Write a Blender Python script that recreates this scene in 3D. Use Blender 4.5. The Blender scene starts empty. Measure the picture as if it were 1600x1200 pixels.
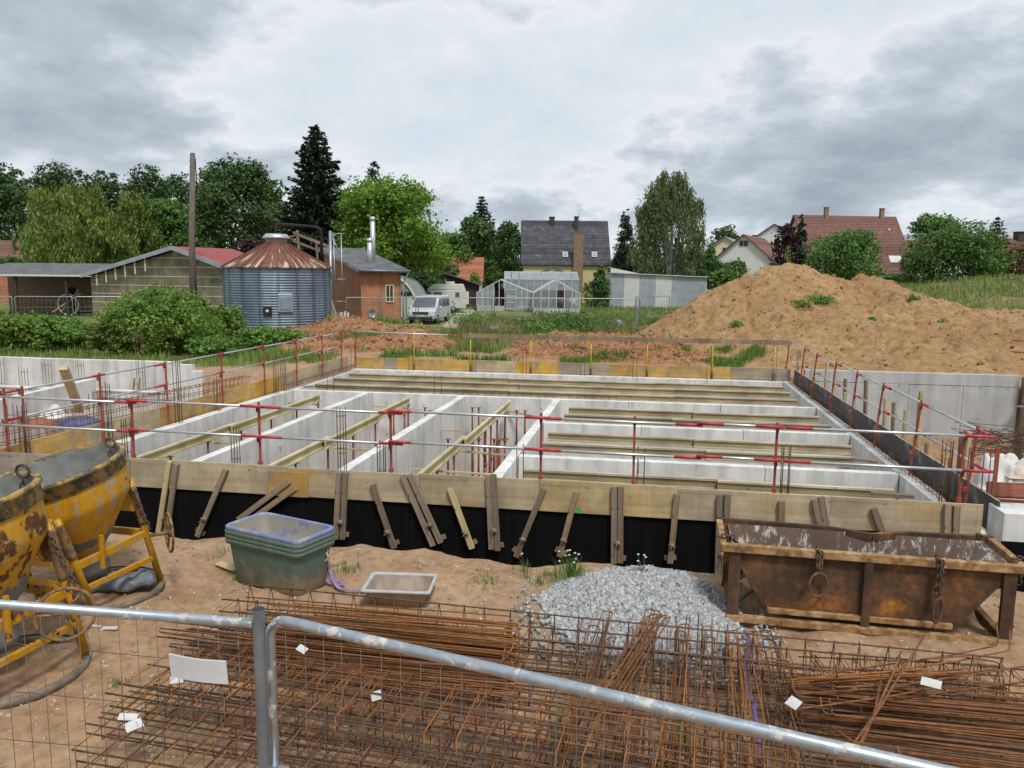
import bpy, math, random
import numpy as np
from mathutils import Vector, Matrix
R_ = math.radians
random.seed(7); NR = np.random.default_rng(7)
scene = bpy.context.scene
col = scene.collection

# ------------------------------------------------------------------ camera
FPX = 1232.0
CAM = np.array([0.0, 0.0, 3.3])
RT = np.array([[0.98466175, 0.03187868, -0.17153711],
               [0.17426433, -0.13149036, 0.97588023],
               [0.0085543, -0.99080474, -0.13502884]])     # columns: right, down, forward in the world
cd = bpy.data.cameras.new('camera'); co = bpy.data.objects.new('camera', cd); col.objects.link(co)
cd.sensor_width = 36.0; cd.lens = FPX / 1600.0 * 36.0; cd.clip_start = 0.05; cd.clip_end = 3000
m4 = Matrix(((RT[0, 0], -RT[0, 1], -RT[0, 2], CAM[0]), (RT[1, 0], -RT[1, 1], -RT[1, 2], CAM[1]),
             (RT[2, 0], -RT[2, 1], -RT[2, 2], CAM[2]), (0, 0, 0, 1)))
co.matrix_world = m4
scene.camera = co

# ------------------------------------------------------------------ light
SUN_EL, SUN_AZ = 58.0, 150.0          # azimuth clockwise from +Y (the building's depth axis)
world = bpy.data.worlds.new('World'); scene.world = world; world.use_nodes = True
wt = world.node_tree; wt.nodes.clear()
def wn(t, **k):
    n = wt.nodes.new(t)
    for a, b in k.items(): setattr(n, a, b)
    return n
wo = wn('ShaderNodeOutputWorld'); wb = wn('ShaderNodeBackground'); wb.inputs[1].default_value = 0.1
sky = wn('ShaderNodeTexSky', sky_type='NISHITA'); sky.sun_disc = False
sky.sun_elevation = R_(SUN_EL); sky.sun_rotation = R_(SUN_AZ)
tc = wn('ShaderNodeTexCoord'); sep = wn('ShaderNodeSeparateXYZ')
wt.links.new(tc.outputs['Generated'], sep.inputs[0])
def wmath(op, a, b=None):
    n = wn('ShaderNodeMath', operation=op)
    for i, v in enumerate((a, b)):
        if v is None: continue
        if isinstance(v, (int, float)): n.inputs[i].default_value = v
        else: wt.links.new(v, n.inputs[i])
    return n.outputs[0]
zc = wmath('ADD', wmath('MAXIMUM', sep.outputs[2], 0.0), 0.34)
cmb = wn('ShaderNodeCombineXYZ')
wt.links.new(wmath('DIVIDE', sep.outputs[0], zc), cmb.inputs[0])
wt.links.new(wmath('DIVIDE', sep.outputs[1], zc), cmb.inputs[1])
def wnoise(scale, detail, rough, off, dist=0.0):
    mp = wn('ShaderNodeMapping'); mp.inputs['Location'].default_value = off
    wt.links.new(cmb.outputs[0], mp.inputs[0])
    n = wn('ShaderNodeTexNoise'); n.inputs['Scale'].default_value = scale; n.inputs['Detail'].default_value = detail
    n.inputs['Roughness'].default_value = rough; n.inputs['Distortion'].default_value = dist
    wt.links.new(mp.outputs[0], n.inputs[0]); return n.outputs[0]
def wramp(src, stops, interp='LINEAR'):
    r = wn('ShaderNodeValToRGB'); r.color_ramp.interpolation = interp
    e = r.color_ramp.elements
    while len(e) < len(stops): e.new(0.5)
    for i, (p, c) in enumerate(stops):
        e[i].position = p; e[i].color = (*c, 1)
    wt.links.new(src, r.inputs[0]); return r.outputs[0]
n1 = wnoise(0.8, 12.0, 0.57, (5.3, 1.4, 0.0), 0.0)      # cloud bodies
n2 = wnoise(2.7, 11.0, 0.58, (11.0, 2.0, 4.0), 0.0)      # their smaller lumps
mixn = wmath('ADD', wmath('MULTIPLY', n1, 0.60), wmath('MULTIPLY', n2, 0.40))
cloud = wramp(mixn, [(0.38, (3.6, 4.0, 4.35)), (0.44, (3.95, 4.3, 4.6)), (0.468, (4.35, 4.6, 4.8)), (0.495, (3.5, 3.85, 4.2)),
                     (0.525, (2.75, 3.08, 3.45)), (0.60, (1.95, 2.23, 2.6))])
gap = wramp(mixn, [(0.30, (1, 1, 1)), (0.40, (0.0, 0.0, 0.0))])
mx = wn('ShaderNodeMix', data_type='RGBA')
wt.links.new(wmath('MULTIPLY', gap, 0.35), mx.inputs[0]); wt.links.new(cloud, mx.inputs[6]); wt.links.new(sky.outputs[0], mx.inputs[7])
wt.links.new(mx.outputs[2], wb.inputs[0]); wt.links.new(wb.outputs[0], wo.inputs[0])

sd = bpy.data.lights.new('sun', 'SUN'); so = bpy.data.objects.new('sun', sd); col.objects.link(so)
sd.energy = 1.5; sd.angle = R_(11); sd.color = (1.0, 0.96, 0.90)
az, el = R_(SUN_AZ), R_(SUN_EL)
sdir = Vector((math.sin(az) * math.cos(el), math.cos(az) * math.cos(el), math.sin(el)))
so.rotation_euler = sdir.to_track_quat('Z', 'Y').to_euler()
vs = scene.view_settings
vs.view_transform = 'Standard'; vs.look = 'None'; vs.exposure = 0.9; vs.gamma = 1.0; vs.use_curve_mapping = False

# ------------------------------------------------------------------ placing
def _ray(u, v): return RT @ np.array([u - 800.0, v - 600.0, FPX])
def onz(u, v, z=0.0):
    d = _ray(u, v); return Vector(CAM + d * ((z - CAM[2]) / d[2]))
def ony(u, v, y):
    d = _ray(u, v); return Vector(CAM + d * (y / d[1]))
def onx(u, v, x):
    d = _ray(u, v); return Vector(CAM + d * (x / d[0]))
def dep(u, v, D): return Vector(CAM + RT @ (np.array([(u - 800.0) / FPX, (v - 600.0) / FPX, 1.0]) * D))
YAW = math.atan2(RT[1, 0], RT[0, 0])

# ------------------------------------------------------------------ mesh building
def fast_mesh(name, V, faces_n, F, smooth=False):
    """V (n,3); F (m,faces_n) integer array"""
    me = bpy.data.meshes.new(name)
    V = np.asarray(V, np.float32); F = np.asarray(F, np.int32)
    me.vertices.add(len(V)); me.vertices.foreach_set('co', V.ravel())
    m = len(F); me.loops.add(m * faces_n); me.loops.foreach_set('vertex_index', F.ravel())
    me.polygons.add(m); me.polygons.foreach_set('loop_start', np.arange(0, m * faces_n, faces_n, dtype=np.int32))
    me.polygons.foreach_set('loop_total', np.full(m, faces_n, np.int32))
    if smooth: me.polygons.foreach_set('use_smooth', np.ones(m, bool))
    me.update(calc_edges=True); me.validate()
    return me

class MB:
    def __init__(s): s.v = []; s.f = []; s.sm = []
    def add(s, V, F, smooth=False):
        o = len(s.v); s.v.extend([tuple(p) for p in V])
        for f in F: s.f.append(tuple(i + o for i in f)); s.sm.append(smooth)
        return s
    def box(s, x0, x1, y0, y1, z0, z1, M=None):
        V = [Vector((x, y, z)) for z in (z0, z1) for y in (y0, y1) for x in (x0, x1)]
        if M is not None: V = [M @ p for p in V]
        return s.add(V, [(0, 2, 3, 1), (4, 5, 7, 6), (0, 1, 5, 4), (2, 6, 7, 3), (0, 4, 6, 2), (1, 3, 7, 5)])
    def bar(s, a, b, w, h, up=(0, 0, 1)):
        """rectangular bar from a to b, w across, h along 'up'"""
        a = Vector(a); b = Vector(b); d = (b - a); L = d.length; d.normalize()
        u = Vector(up); x = d.cross(u)
        if x.length < 1e-4: x = d.cross(Vector((1, 0, 0)))
        x.normalize(); u = x.cross(d)
        V = []
        for p in (a, b):
            for sx, su in ((-1, -1), (1, -1), (1, 1), (-1, 1)):
                V.append(p + x * (sx * w / 2) + u * (su * h / 2))
        return s.add(V, [(0, 1, 2, 3), (7, 6, 5, 4), (0, 4, 5, 1), (1, 5, 6, 2), (2, 6, 7, 3), (3, 7, 4, 0)])
    def tube(s, pts, r, n=8, caps=True, closed=False):
        pts = [Vector(p) for p in pts]; m = len(pts)
        rr = r if isinstance(r, (list, tuple)) else [r] * m
        prev = None; V = []
        for i, p in enumerate(pts):
            if closed: t = pts[(i + 1) % m] - pts[i - 1]
            else: t = (pts[min(i + 1, m - 1)] - pts[max(i - 1, 0)])
            t.normalize()
            if prev is None:
                prev = t.cross(Vector((0, 0, 1)))
                if prev.length < 1e-3: prev = t.cross(Vector((1, 0, 0)))
            prev = prev - t * prev.dot(t); prev.normalize(); b = t.cross(prev)
            for k in range(n):
                a = 2 * math.pi * k / n
                V.append(p + (prev * math.cos(a) + b * math.sin(a)) * rr[i])
        F = []
        for i in range(m if closed else m - 1):
            j = (i + 1) % m
            for k in range(n):
                k2 = (k + 1) % n
                F.append((i * n + k, i * n + k2, j * n + k2, j * n + k))
        s.add(V, F, n > 4)
        if caps and not closed:
            o = len(s.v) - len(V)
            s.f.append(tuple(o + k for k in range(n - 1, -1, -1))); s.sm.append(False)
            s.f.append(tuple(o + (m - 1) * n + k for k in range(n))); s.sm.append(False)
        return s
    def lathe(s, prof, n=32, M=None, a0=0, a1=2 * math.pi):
        full = abs(a1 - a0 - 2 * math.pi) < 1e-6; c = n if full else n + 1
        V = []
        for r, z in prof:
            for k in range(c):
                a = a0 + (a1 - a0) * k / n; V.append(Vector((r * math.cos(a), r * math.sin(a), z)))
        if M is not None: V = [M @ p for p in V]
        F = []
        for i in range(len(prof) - 1):
            for k in range(n):
                k2 = (k + 1) % c; F.append((i * c + k, i * c + k2, (i + 1) * c + k2, (i + 1) * c + k))
        return s.add(V, F, True)
    def prism(s, poly, y0, y1, M=None):
        """poly: (x,z) outline, extruded along y"""
        n = len(poly)
        V = [Vector((x, y0, z)) for x, z in poly] + [Vector((x, y1, z)) for x, z in poly]
        if M is not None: V = [M @ p for p in V]
        F = [tuple(range(n)), tuple(range(2 * n - 1, n - 1, -1))]
        for i in range(n): j = (i + 1) % n; F.append((i, i + n, j + n, j))
        return s.add(V, F)
    def quad(s, a, b, c, d): return s.add([a, b, c, d], [(0, 1, 2, 3)])
    def mesh(s, name):
        me = bpy.data.meshes.new(name); me.from_pydata([tuple(p) for p in s.v], [], s.f)
        me.polygons.foreach_set('use_smooth', s.sm)
        me.update(); return me
    def build(s, name, mat, parent=None, bevel=0.0, **k):
        return obj(name, s.mesh(name), mat, parent, bevel=bevel, **k)

def fixn(me):
    import bmesh
    bm = bmesh.new(); bm.from_mesh(me); bmesh.ops.recalc_face_normals(bm, faces=bm.faces); bm.to_mesh(me); bm.free()

def obj(name, me, mat=None, parent=None, loc=None, rot=None, bevel=0.0):
    o = bpy.data.objects.new(name, me); col.objects.link(o)
    if mat is not None and me is not None and not me.materials: me.materials.append(MAT[mat] if isinstance(mat, str) else mat)
    if parent is not None: o.parent = parent
    if loc is not None: o.location = loc
    if rot is not None: o.rotation_euler = rot
    if bevel > 0:
        b = o.modifiers.new('bevel', 'BEVEL'); b.width = bevel; b.segments = 2; b.limit_method = 'ANGLE'; b.angle_limit = R_(40)
    return o
def tag(o, label, cat=None, group=None, kind=None):
    o['label'] = label
    if cat: o['category'] = cat
    if group: o['group'] = group
    if kind: o['kind'] = kind
    return o
ORD = ['first', 'second', 'third', 'fourth', 'fifth', 'sixth', 'seventh', 'eighth', 'ninth', 'tenth', 'eleventh', 'twelfth', 'thirteenth', 'fourteenth', 'fifteenth', 'sixteenth', 'seventeenth']
def thing(name, label, cat, loc=(0, 0, 0), rz=0.0, group=None):
    o = bpy.data.objects.new(name, None); col.objects.link(o); o.empty_display_size = 0.1
    o.location = loc; o.rotation_euler = (0, 0, rz)
    return tag(o, label, cat, group, 'thing')
def struct(o, label=None):
    o['kind'] = 'structure'
    if label: o['label'] = label
    return o
def copy_tree(o, parent=None):
    c = o.copy(); col.objects.link(c); c.parent = parent
    for ch in list(o.children): copy_tree(ch, c)
    return c

# ------------------------------------------------------------------ materials
MAT = {}
class NT:
    def __init__(s, name):
        m = bpy.data.materials.new(name); m.use_nodes = True; MAT[name] = m
        s.m = m; s.t = m.node_tree; s.t.nodes.clear()
        s.out = s.n('ShaderNodeOutputMaterial'); s.p = s.n('ShaderNodeBsdfPrincipled')
        s.t.links.new(s.p.outputs[0], s.out.inputs[0])
        s.tc = s.n('ShaderNodeTexCoord')
    def n(s, t, **k):
        x = s.t.nodes.new(t)
        for a, b in k.items(): setattr(x, a, b)
        return x
    def l(s, a, b): s.t.links.new(a, b)
    def coord(s, scale=(1, 1, 1), which='Object', loc=(0, 0, 0), rot=(0, 0, 0)):
        mp = s.n('ShaderNodeMapping'); mp.inputs['Scale'].default_value = scale; mp.inputs['Location'].default_value = loc
        mp.inputs['Rotation'].default_value = rot
        s.l(s.tc.outputs[which], mp.inputs[0]); return mp.outputs[0]
    def noise(s, scale, detail=6, rough=.55, co=None, dist=0.0):
        x = s.n('ShaderNodeTexNoise'); x.inputs['Scale'].default_value = scale; x.inputs['Detail'].default_value = detail
        x.inputs['Roughness'].default_value = rough; x.inputs['Distortion'].default_value = dist
        s.l(co if co is not None else s.tc.outputs['Object'], x.inputs[0]); return x.outputs[0]
    def ramp(s, src, stops, interp='LINEAR'):
        r = s.n('ShaderNodeValToRGB'); r.color_ramp.interpolation = interp; e = r.color_ramp.elements
        while len(e) < len(stops): e.new(.5)
        for i, (p, c) in enumerate(stops):
            e[i].position = p; e[i].color = (*c, 1) if isinstance(c, (tuple, list)) else (c, c, c, 1)
        s.l(src, r.inputs[0]); return r.outputs[0]
    def mix(s, f, a, b, mode='MIX'):
        x = s.n('ShaderNodeMix', data_type='RGBA', blend_type=mode)
        for i, v in ((0, f), (6, a), (7, b)):
            if isinstance(v, (int, float)): x.inputs[i].default_value = v
            elif isinstance(v, (tuple, list)): x.inputs[i].default_value = (*v, 1)
            else: s.l(v, x.inputs[i])
        return x.outputs[2]
    def math(s, op, a, b=None, c=None):
        x = s.n('ShaderNodeMath', operation=op)
        for i, v in enumerate((a, b, c)):
            if v is None: continue
            if isinstance(v, (int, float)): x.inputs[i].default_value = v
            else: s.l(v, x.inputs[i])
        return x.outputs[0]
    def bump(s, h, strength=.3, dist=.02):
        b = s.n('ShaderNodeBump'); b.inputs['Strength'].default_value = strength; b.inputs['Distance'].default_value = dist
        s.l(h, b.inputs['Height']); s.l(b.outputs[0], s.p.inputs['Normal'])
    def base(s, c, rough=.8, metal=0.0, spec=None):
        if isinstance(c, (tuple, list)): s.p.inputs['Base Color'].default_value = (*c, 1)
        else: s.l(c, s.p.inputs['Base Color'])
        if isinstance(rough, (int, float)): s.p.inputs['Roughness'].default_value = rough
        else: s.l(rough, s.p.inputs['Roughness'])
        s.p.inputs['Metallic'].default_value = metal
        if spec is not None: s.p.inputs['Specular IOR Level'].default_value = spec
        return s
    def rnd(s): return s.n('ShaderNodeObjectInfo').outputs['Random']
    def island(s): return s.n('ShaderNodeNewGeometry').outputs['Random Per Island']

def simple(name, c1, c2=None, scale=6, rough=.7, metal=0, bump=.15, bd=.005, stretch=(1, 1, 1), detail=6, lo=.35, hi=.65, spec=None, obvar=0.0):
    t = NT(name); co = t.coord(stretch)
    f = t.noise(scale, detail, .6, co)
    c = t.ramp(f, [(lo, c1), (hi, c2 if c2 else c1)])
    if obvar:
        v = t.ramp(t.rnd(), [(0, 1 - obvar), (1, 1 + obvar)]); c = t.mix(1.0, c, v, 'MULTIPLY')
    t.base(c, rough, metal, spec)
    if bump: t.bump(f, bump, bd)
    return t

def wood(name, c1, c2, c3, scale=1.0, rough=.75, axis=0, obvar=.12, knots=True, dirt=0.0):
    """grain running along the local axis given"""
    t = NT(name)
    sc = [26.0, 26.0, 26.0]; sc[axis] = 1.1
    wobble = t.noise(1.2, 3, .5)
    co = t.coord([k * scale for k in sc])
    g = t.noise(1.0, 8, .62, co, .6)
    c = t.ramp(g, [(.30, c1), (.5, c2), (.72, c3)])
    st = t.ramp(t.noise(.9, 5, .6), [(.38, (.52, .50, .48)), (.62, (1, 1, 1))])
    c = t.mix(.75, c, st, 'MULTIPLY')
    if knots:
        vo = t.n('ShaderNodeTexVoronoi'); vo.inputs['Scale'].default_value = 1.0
        k3 = [7.0, 7.0, 7.0]; k3[axis] = 3.0
        t.l(t.coord(k3), vo.inputs[0])
        kn = t.ramp(vo.outputs[0], [(.05, .25), (.12, 1.0)])
        c = t.mix(.8, c, kn, 'MULTIPLY')
    if dirt:
        oi = t.n('ShaderNodeObjectInfo'); ad = t.n('ShaderNodeVectorMath', operation='ADD'); t.l(t.tc.outputs['Object'], ad.inputs[0]); t.l(oi.outputs['Location'], ad.inputs[1])
        q = t.noise(2.1, 7, .66, ad.outputs[0]); q2 = t.noise(1.3, 5, .6, ad.outputs[0]); mp = t.n('ShaderNodeMapping'); mp.inputs['Scale'].default_value = (28, 28, 1.4); t.l(ad.outputs[0], mp.inputs[0])
        vs_ = t.noise(1.0, 4, .6, mp.outputs[0])
        c = t.mix(t.math('MULTIPLY', t.ramp(q, [(.48, 0.0), (.66, 1.0)]), dirt), c, (.24, .20, .155))
        c = t.mix(t.math('MULTIPLY', t.ramp(q2, [(.54, 0.0), (.66, 1.0)]), dirt * .8), c, (.46, .27, .07))
        c = t.mix(dirt * .5, c, t.ramp(vs_, [(.32, (.62, .60, .57)), (.5, (1, 1, 1)), (.70, (1.18, 1.17, 1.15))]), 'MULTIPLY')
    v = t.ramp(t.rnd(), [(0, 1 - obvar), (1, 1 + obvar)])
    c = t.mix(1.0, c, v, 'MULTIPLY')
    t.base(c, rough); t.bump(g, .25, .004); return t

def leafmat(name, c1, c2, c3, trans=.35, rough=.55):
    t = NT(name); isl = t.island()
    big = t.noise(.55, 3, .5)
    c = t.ramp(isl, [(0.0, c1), (.55, c2), (1.0, c3)])
    c = t.mix(.7, c, t.ramp(big, [(.35, (.62, .64, .6)), (.65, (1.2, 1.2, 1.1))]), 'MULTIPLY')
    c = t.mix(1.0, c, t.ramp(t.rnd(), [(0, .85), (1, 1.15)]), 'MULTIPLY')
    t.base(c, rough, 0, .3)
    tr = t.n('ShaderNodeBsdfTranslucent'); t.l(c, tr.inputs[0])
    mx = t.n('ShaderNodeMixShader'); mx.inputs[0].default_value = trans
    t.l(t.p.outputs[0], mx.inputs[1]); t.l(tr.outputs[0], mx.inputs[2]); t.l(mx.outputs[0], t.out.inputs[0])
    return t

# ground: sandy soil on the site, grown over outside of it
def soil(name, a, b, c, d, big=.25, fine=9.0, bstr=.5, stones=True):
    t = NT(name)
    n_big = t.noise(big, 5, .6); n_mid = t.noise(big * 7, 8, .62); n_f = t.noise(fine, 10, .68)
    c1 = t.ramp(n_mid, [(.32, a), (.5, b), (.68, c)])
    c1 = t.mix(t.ramp(n_big, [(.4, 0.0), (.62, .65)]), c1, d)
    c1 = t.mix(.65, c1, t.ramp(n_f, [(.32, (.52, .5, .48)), (.52, (1, 1, 1)), (.72, (1.25, 1.22, 1.18))]), 'MULTIPLY')
    h = t.math('ADD', t.math('MULTIPLY', n_mid, .6), n_f)
    if stones:
        vo = t.n('ShaderNodeTexVoronoi'); vo.inputs['Scale'].default_value = fine * 1.7
        t.l(t.coord(), vo.inputs[0])
        keep = t.math('GREATER_THAN', t.noise(fine * .55, 4, .6), .60)
        sm = t.math('MULTIPLY', t.math('LESS_THAN', vo.outputs[0], .26), keep)
        c1 = t.mix(t.math('MULTIPLY', sm, .75), c1, (.52, .47, .40)); h = t.math('ADD', h, t.math('MULTIPLY', sm, .4))
    t.base(c1, .95, 0, .15); t.bump(h, min(1.0, bstr), .05 if bstr < 1 else .16); return t
# ------------------------------------------------------------------ material list
soil('soil_sand', (.27, .165, .092), (.36, .23, .135), (.42, .285, .18), (.34, .235, .155), .25, 9, .6)
soil('soil_mound', (.29, .175, .08), (.40, .255, .125), (.47, .32, .175), (.33, .19, .085), .3, 3.6, 1.3)
soil('soil_clay', (.29, .145, .075), (.38, .20, .105), (.44, .27, .15), (.35, .175, .09), .3, 4.5, 1.0)
t = soil('ground', (.27, .165, .092), (.36, .23, .135), (.42, .285, .18), (.34, .235, .155), .25, 9, .6)
_c = t.p.inputs['Base Color'].links[0].from_socket
_s = t.n('ShaderNodeSeparateXYZ'); t.l(t.tc.outputs['Object'], _s.inputs[0])
_w = t.math('MULTIPLY', t.math('SUBTRACT', t.noise(.4, 5, .6), .5), 5.0)
_m1 = t.math('MULTIPLY', t.math('SUBTRACT', t.math('ADD', _s.outputs[1], _w), 33.5), .6)
_m2 = t.math('MULTIPLY', t.math('SUBTRACT', t.math('ADD', _s.outputs[1], _w), 25.5), .8)
_left = t.math('LESS_THAN', _s.outputs[0], -13.5)
_m = t.math('MAXIMUM', _m1, t.math('MULTIPLY', _m2, _left))
_mc = t.n('ShaderNodeClamp'); t.l(_m, _mc.inputs[0])
_g = t.ramp(t.noise(.8, 8, .65), [(.3, (.09, .12, .04)), (.5, (.15, .18, .06)), (.7, (.27, .23, .12))])
t.base(t.mix(_mc.outputs[0], _c, _g), .95, 0, .1)

def concrete(name, base, dark, blot=.35):
    t = NT(name)
    a = t.noise(.7, 7, .6); b = t.noise(5, 8, .65)
    c = t.ramp(a, [(.3, dark), (.6, base)])
    drip = t.noise(1.0, 6, .6, t.coord((5.0, 5.0, .35)))
    c = t.mix(blot, c, t.ramp(drip, [(.33, (.62, .62, .61)), (.55, (1, 1, 1)), (.75, (1.1, 1.1, 1.09))]), 'MULTIPLY')
    c = t.mix(.3, c, t.ramp(b, [(.3, (.7, .7, .69)), (.6, (1, 1, 1))]), 'MULTIPLY')
    sp = t.math('MULTIPLY', t.ramp(t.noise(9, 8, .7), [(.62, 0.0), (.68, 1.0)]), .45); c = t.mix(sp, c, (.33, .31, .28))
    t.base(c, .85, 0, .25); t.bump(b, .15, .004); return t
concrete('concrete_white', (.74, .74, .72), (.52, .52, .505), .62)
concrete('concrete_grey', (.47, .48, .48), (.36, .37, .37), .45)
simple('joint_dark', (.22, .22, .21), (.30, .30, .29), 8, .9)
# black waterproofing
t = NT('bitumen'); f = t.noise(1.0, 6, .6, t.coord((14, 14, .8)))
t.base(t.ramp(f, [(.45, (.0035, .0035, .004)), (.68, (.006, .006, .007)), (.84, (.03, .03, .032))]), .75, 0, .12); t.bump(f, .12, .01)
wood('ply_yellow', (.46, .27, .075), (.60, .36, .09), (.66, .45, .17), .25, .6, 0, .12, dirt=.8)
wood('ply_bright', (.58, .30, .035), (.66, .37, .04), (.70, .45, .11), .25, .55, 0, .10, dirt=.8)
wood('ply_pale', (.36, .28, .18), (.50, .40, .26), (.60, .50, .35), .25, .7, 0, .10, dirt=.5)
wood('ply_worn', (.35, .275, .165), (.50, .40, .25), (.59, .50, .345), .25, .7, 0, .08, dirt=.5)
wood('ply_amber', (.38, .27, .12), (.52, .385, .185), (.59, .475, .28), .25, .65, 0, .08, dirt=.5)
wood('ply_dull', (.24, .20, .15), (.36, .30, .23), (.46, .40, .32), .25, .7, 0, .10, dirt=.8)
wood('timber_old', (.17, .13, .09), (.27, .21, .15), (.37, .30, .22), 1.0, .85, 2, .28)
wood('timber_brown', (.17, .115, .07), (.27, .19, .12), (.36, .27, .18), 1.0, .8, 2, .25)
wood('timber_new', (.42, .32, .16), (.55, .44, .23), (.62, .52, .31), 1.0, .7, 2, .15)
wood('beam_yellow', (.42, .34, .14), (.56, .47, .22), (.63, .55, .31), 1.0, .65, 1, .14)
wood('beam_aged', (.27, .21, .10), (.39, .32, .17), (.50, .43, .27), 1.0, .7, 0, .2)
wood('beam_flange', (.42, .36, .24), (.54, .47, .34), (.62, .56, .44), 1.0, .75, 0, .15)
wood('beam_flange_y', (.47, .41, .22), (.60, .53, .31), (.68, .62, .42), 1.0, .7, 1, .12)
def steelpaint(name, c, c2, rust=(.13, .055, .025), thr=.6, rough=.5, sc=9, metal=0.0):
    t = NT(name); a = t.noise(sc, 8, .68); b = t.noise(sc * .35, 5, .6)
    cc = t.ramp(b, [(.35, c), (.65, c2)])
    m = t.ramp(a, [(thr, 0.0), (thr + .05, 1.0)])
    cc = t.mix(m, cc, t.ramp(t.noise(sc * 4, 6, .6), [(.35, rust), (.65, tuple(min(1, k * 2.0) for k in rust))]))
    t.base(cc, t.ramp(m, [(0, rough), (1, .9)]), metal); t.bump(m, .2, .003); return t
steelpaint('red_paint', (.28, .045, .032), (.36, .075, .05), (.16, .07, .045), .62, .55, 12)
steelpaint('red_sleeve', (.40, .025, .04), (.46, .045, .06), (.2, .05, .04), .72, .45, 12)
steelpaint('rust_red', (.20, .06, .035), (.27, .09, .05), (.10, .04, .022), .55, .8, 10)
simple('galv_tube', (.52, .54, .56), (.64, .66, .68), 14, .38, .75, .1, .002)
simple('galv_old', (.30, .34, .38), (.42, .46, .50), 9, .42, .7, .1, .002)
t = NT('galv_fence'); a = t.noise(18, 8, .65); b = t.noise(5, 6, .6)
spl = t.math('MULTIPLY', t.ramp(a, [(.53, 0.0), (.58, 1.0)]), t.ramp(b, [(.48, 0.0), (.58, 1.0)]))
cz = t.ramp(t.noise(30, 4, .5), [(.3, (.36, .41, .46)), (.7, (.47, .52, .57))])
t.base(t.mix(spl, cz, (.56, .53, .47)), t.ramp(spl, [(0, .38), (1, .9)])); t.l(t.ramp(spl, [(0, .8), (1, 0.0)]), t.p.inputs['Metallic']); t.bump(spl, .35, .003)
simple('galv_dull', (.17, .20, .23), (.25, .28, .31), 7, .5, .6, .1, .002)
simple('yellow_rod', (.62, .50, .03), (.52, .36, .04), 12, .55)
def rustm(name, a, b, c, sc=14):
    t = NT(name); n = t.noise(sc, 8, .65)
    cc = t.ramp(n, [(.3, a), (.5, b), (.72, c)])
    cc = t.mix(1.0, cc, t.ramp(t.rnd(), [(0, .72), (1, 1.25)]), 'MULTIPLY')
    t.base(cc, .85, .15, .3); t.bump(n, .3, .002); return t
rustm('rebar_rust', (.12, .05, .021), (.20, .085, .034), (.29, .14, .058))
rustm('rebar_dark', (.065, .04, .028), (.11, .068, .046), (.19, .125, .085))
rustm('rebar_bright', (.19, .075, .022), (.29, .12, .036), (.38, .18, .066))
simple('ring_steel', (.14, .11, .085), (.27, .22, .17), 8, .8, .2, .25, .004)
simple('grey_plastic', (.33, .34, .35), (.42, .43, .44), 9, .6)
simple('white_plastic', (.58, .58, .57), (.48, .48, .47), 12, .5)
simple('purple_strap', (.20, .13, .27), (.30, .22, .36), 16, .8)
simple('purple_bright', (.10, .045, .20), (.15, .08, .26), 16, .7)
simple('bark', (.06, .045, .032), (.12, .09, .065), 5, .95, 0, .5, .03, (3, 3, .6))
simple('bark_birch', (.34, .33, .30), (.12, .11, .10), 4, .9, 0, .3, .02, (2, 2, 1))

# ------------------------------------------------------------------ terrain
def vnoise(x, y, seed=0):
    """value noise, vectorised"""
    xi = np.floor(x).astype(np.int64); yi = np.floor(y).astype(np.int64); fx = x - xi; fy = y - yi
    fx = fx * fx * (3 - 2 * fx); fy = fy * fy * (3 - 2 * fy)
    def h(a, b):
        k = (a * 374761393 + b * 668265263 + seed * 982451653) & 0xffffffff
        k = ((k ^ (k >> 13)) * 1274126177) & 0xffffffff
        return ((k ^ (k >> 16)) & 0xffff) / 65535.0
    return (h(xi, yi) * (1 - fx) + h(xi + 1, yi) * fx) * (1 - fy) + (h(xi, yi + 1) * (1 - fx) + h(xi + 1, yi + 1) * fx) * fy
def fbm(x, y, o=5, seed=0, gain=.5):
    s = 0; a = 1.0; tot = 0
    for k in range(o):
        s = s + a * (vnoise(x, y, seed + k) - .5); tot += a; a *= gain; x = x * 2.03 + 17.1; y = y * 2.03 + 5.7
    return s / tot * 2
def pit_d(x, y):
    def b(x0, x1, y0, y1): return np.minimum(np.minimum(x - x0, x1 - x), np.minimum(y - y0, y1 - y))
    return np.maximum(np.maximum(b(-27, 14.0, 8.75, 24.75), b(-12.6, 14.0, 8.75, 27.2)), b(-11.3, 5.4, 8.75, 28.1))
def ground_h(x, y):
    near = np.clip((40 - y) / 20, 0, 1)
    h = .10 * fbm(x * .35, y * .35, 3, 3) * near + .07 * fbm(x * 1.9, y * 1.9, 5, 9) * near + .03 * np.minimum(0, fbm(x * 5.5, y * 5.5, 3, 13)) * near
    h = h + .10 * np.exp(-((y - 8.35) / .45) ** 2) * (0.6 + fbm(x * .9, y * .9, 3, 5)) 
    d = pit_d(x, y) + .30 * fbm(x * .7, y * .7, 4, 21) * (y < 12)
    tt = np.clip(d / .55, 0, 1); tt = tt * tt * (3 - 2 * tt)
    depth = np.where((x < -11.6), 1.5, 2.6)
    return h * (1 - tt) - depth * tt
def lines(segs):
    out = []
    for a, b, st in segs: out += list(np.arange(a, b, st))
    return np.array(out + [segs[-1][1]])
def grid_mesh(name, xs, ys, hf):
    X, Y = np.meshgrid(xs, ys); Z = hf(X, Y)
    V = np.stack([X.ravel(), Y.ravel(), Z.ravel()], 1); nx, ny = len(xs), len(ys)
    i = (np.arange(ny - 1)[:, None] * nx + np.arange(nx - 1)[None, :]).ravel()
    return fast_mesh(name, V, 4, np.stack([i, i + 1, i + nx + 1, i + nx], 1), True)
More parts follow.
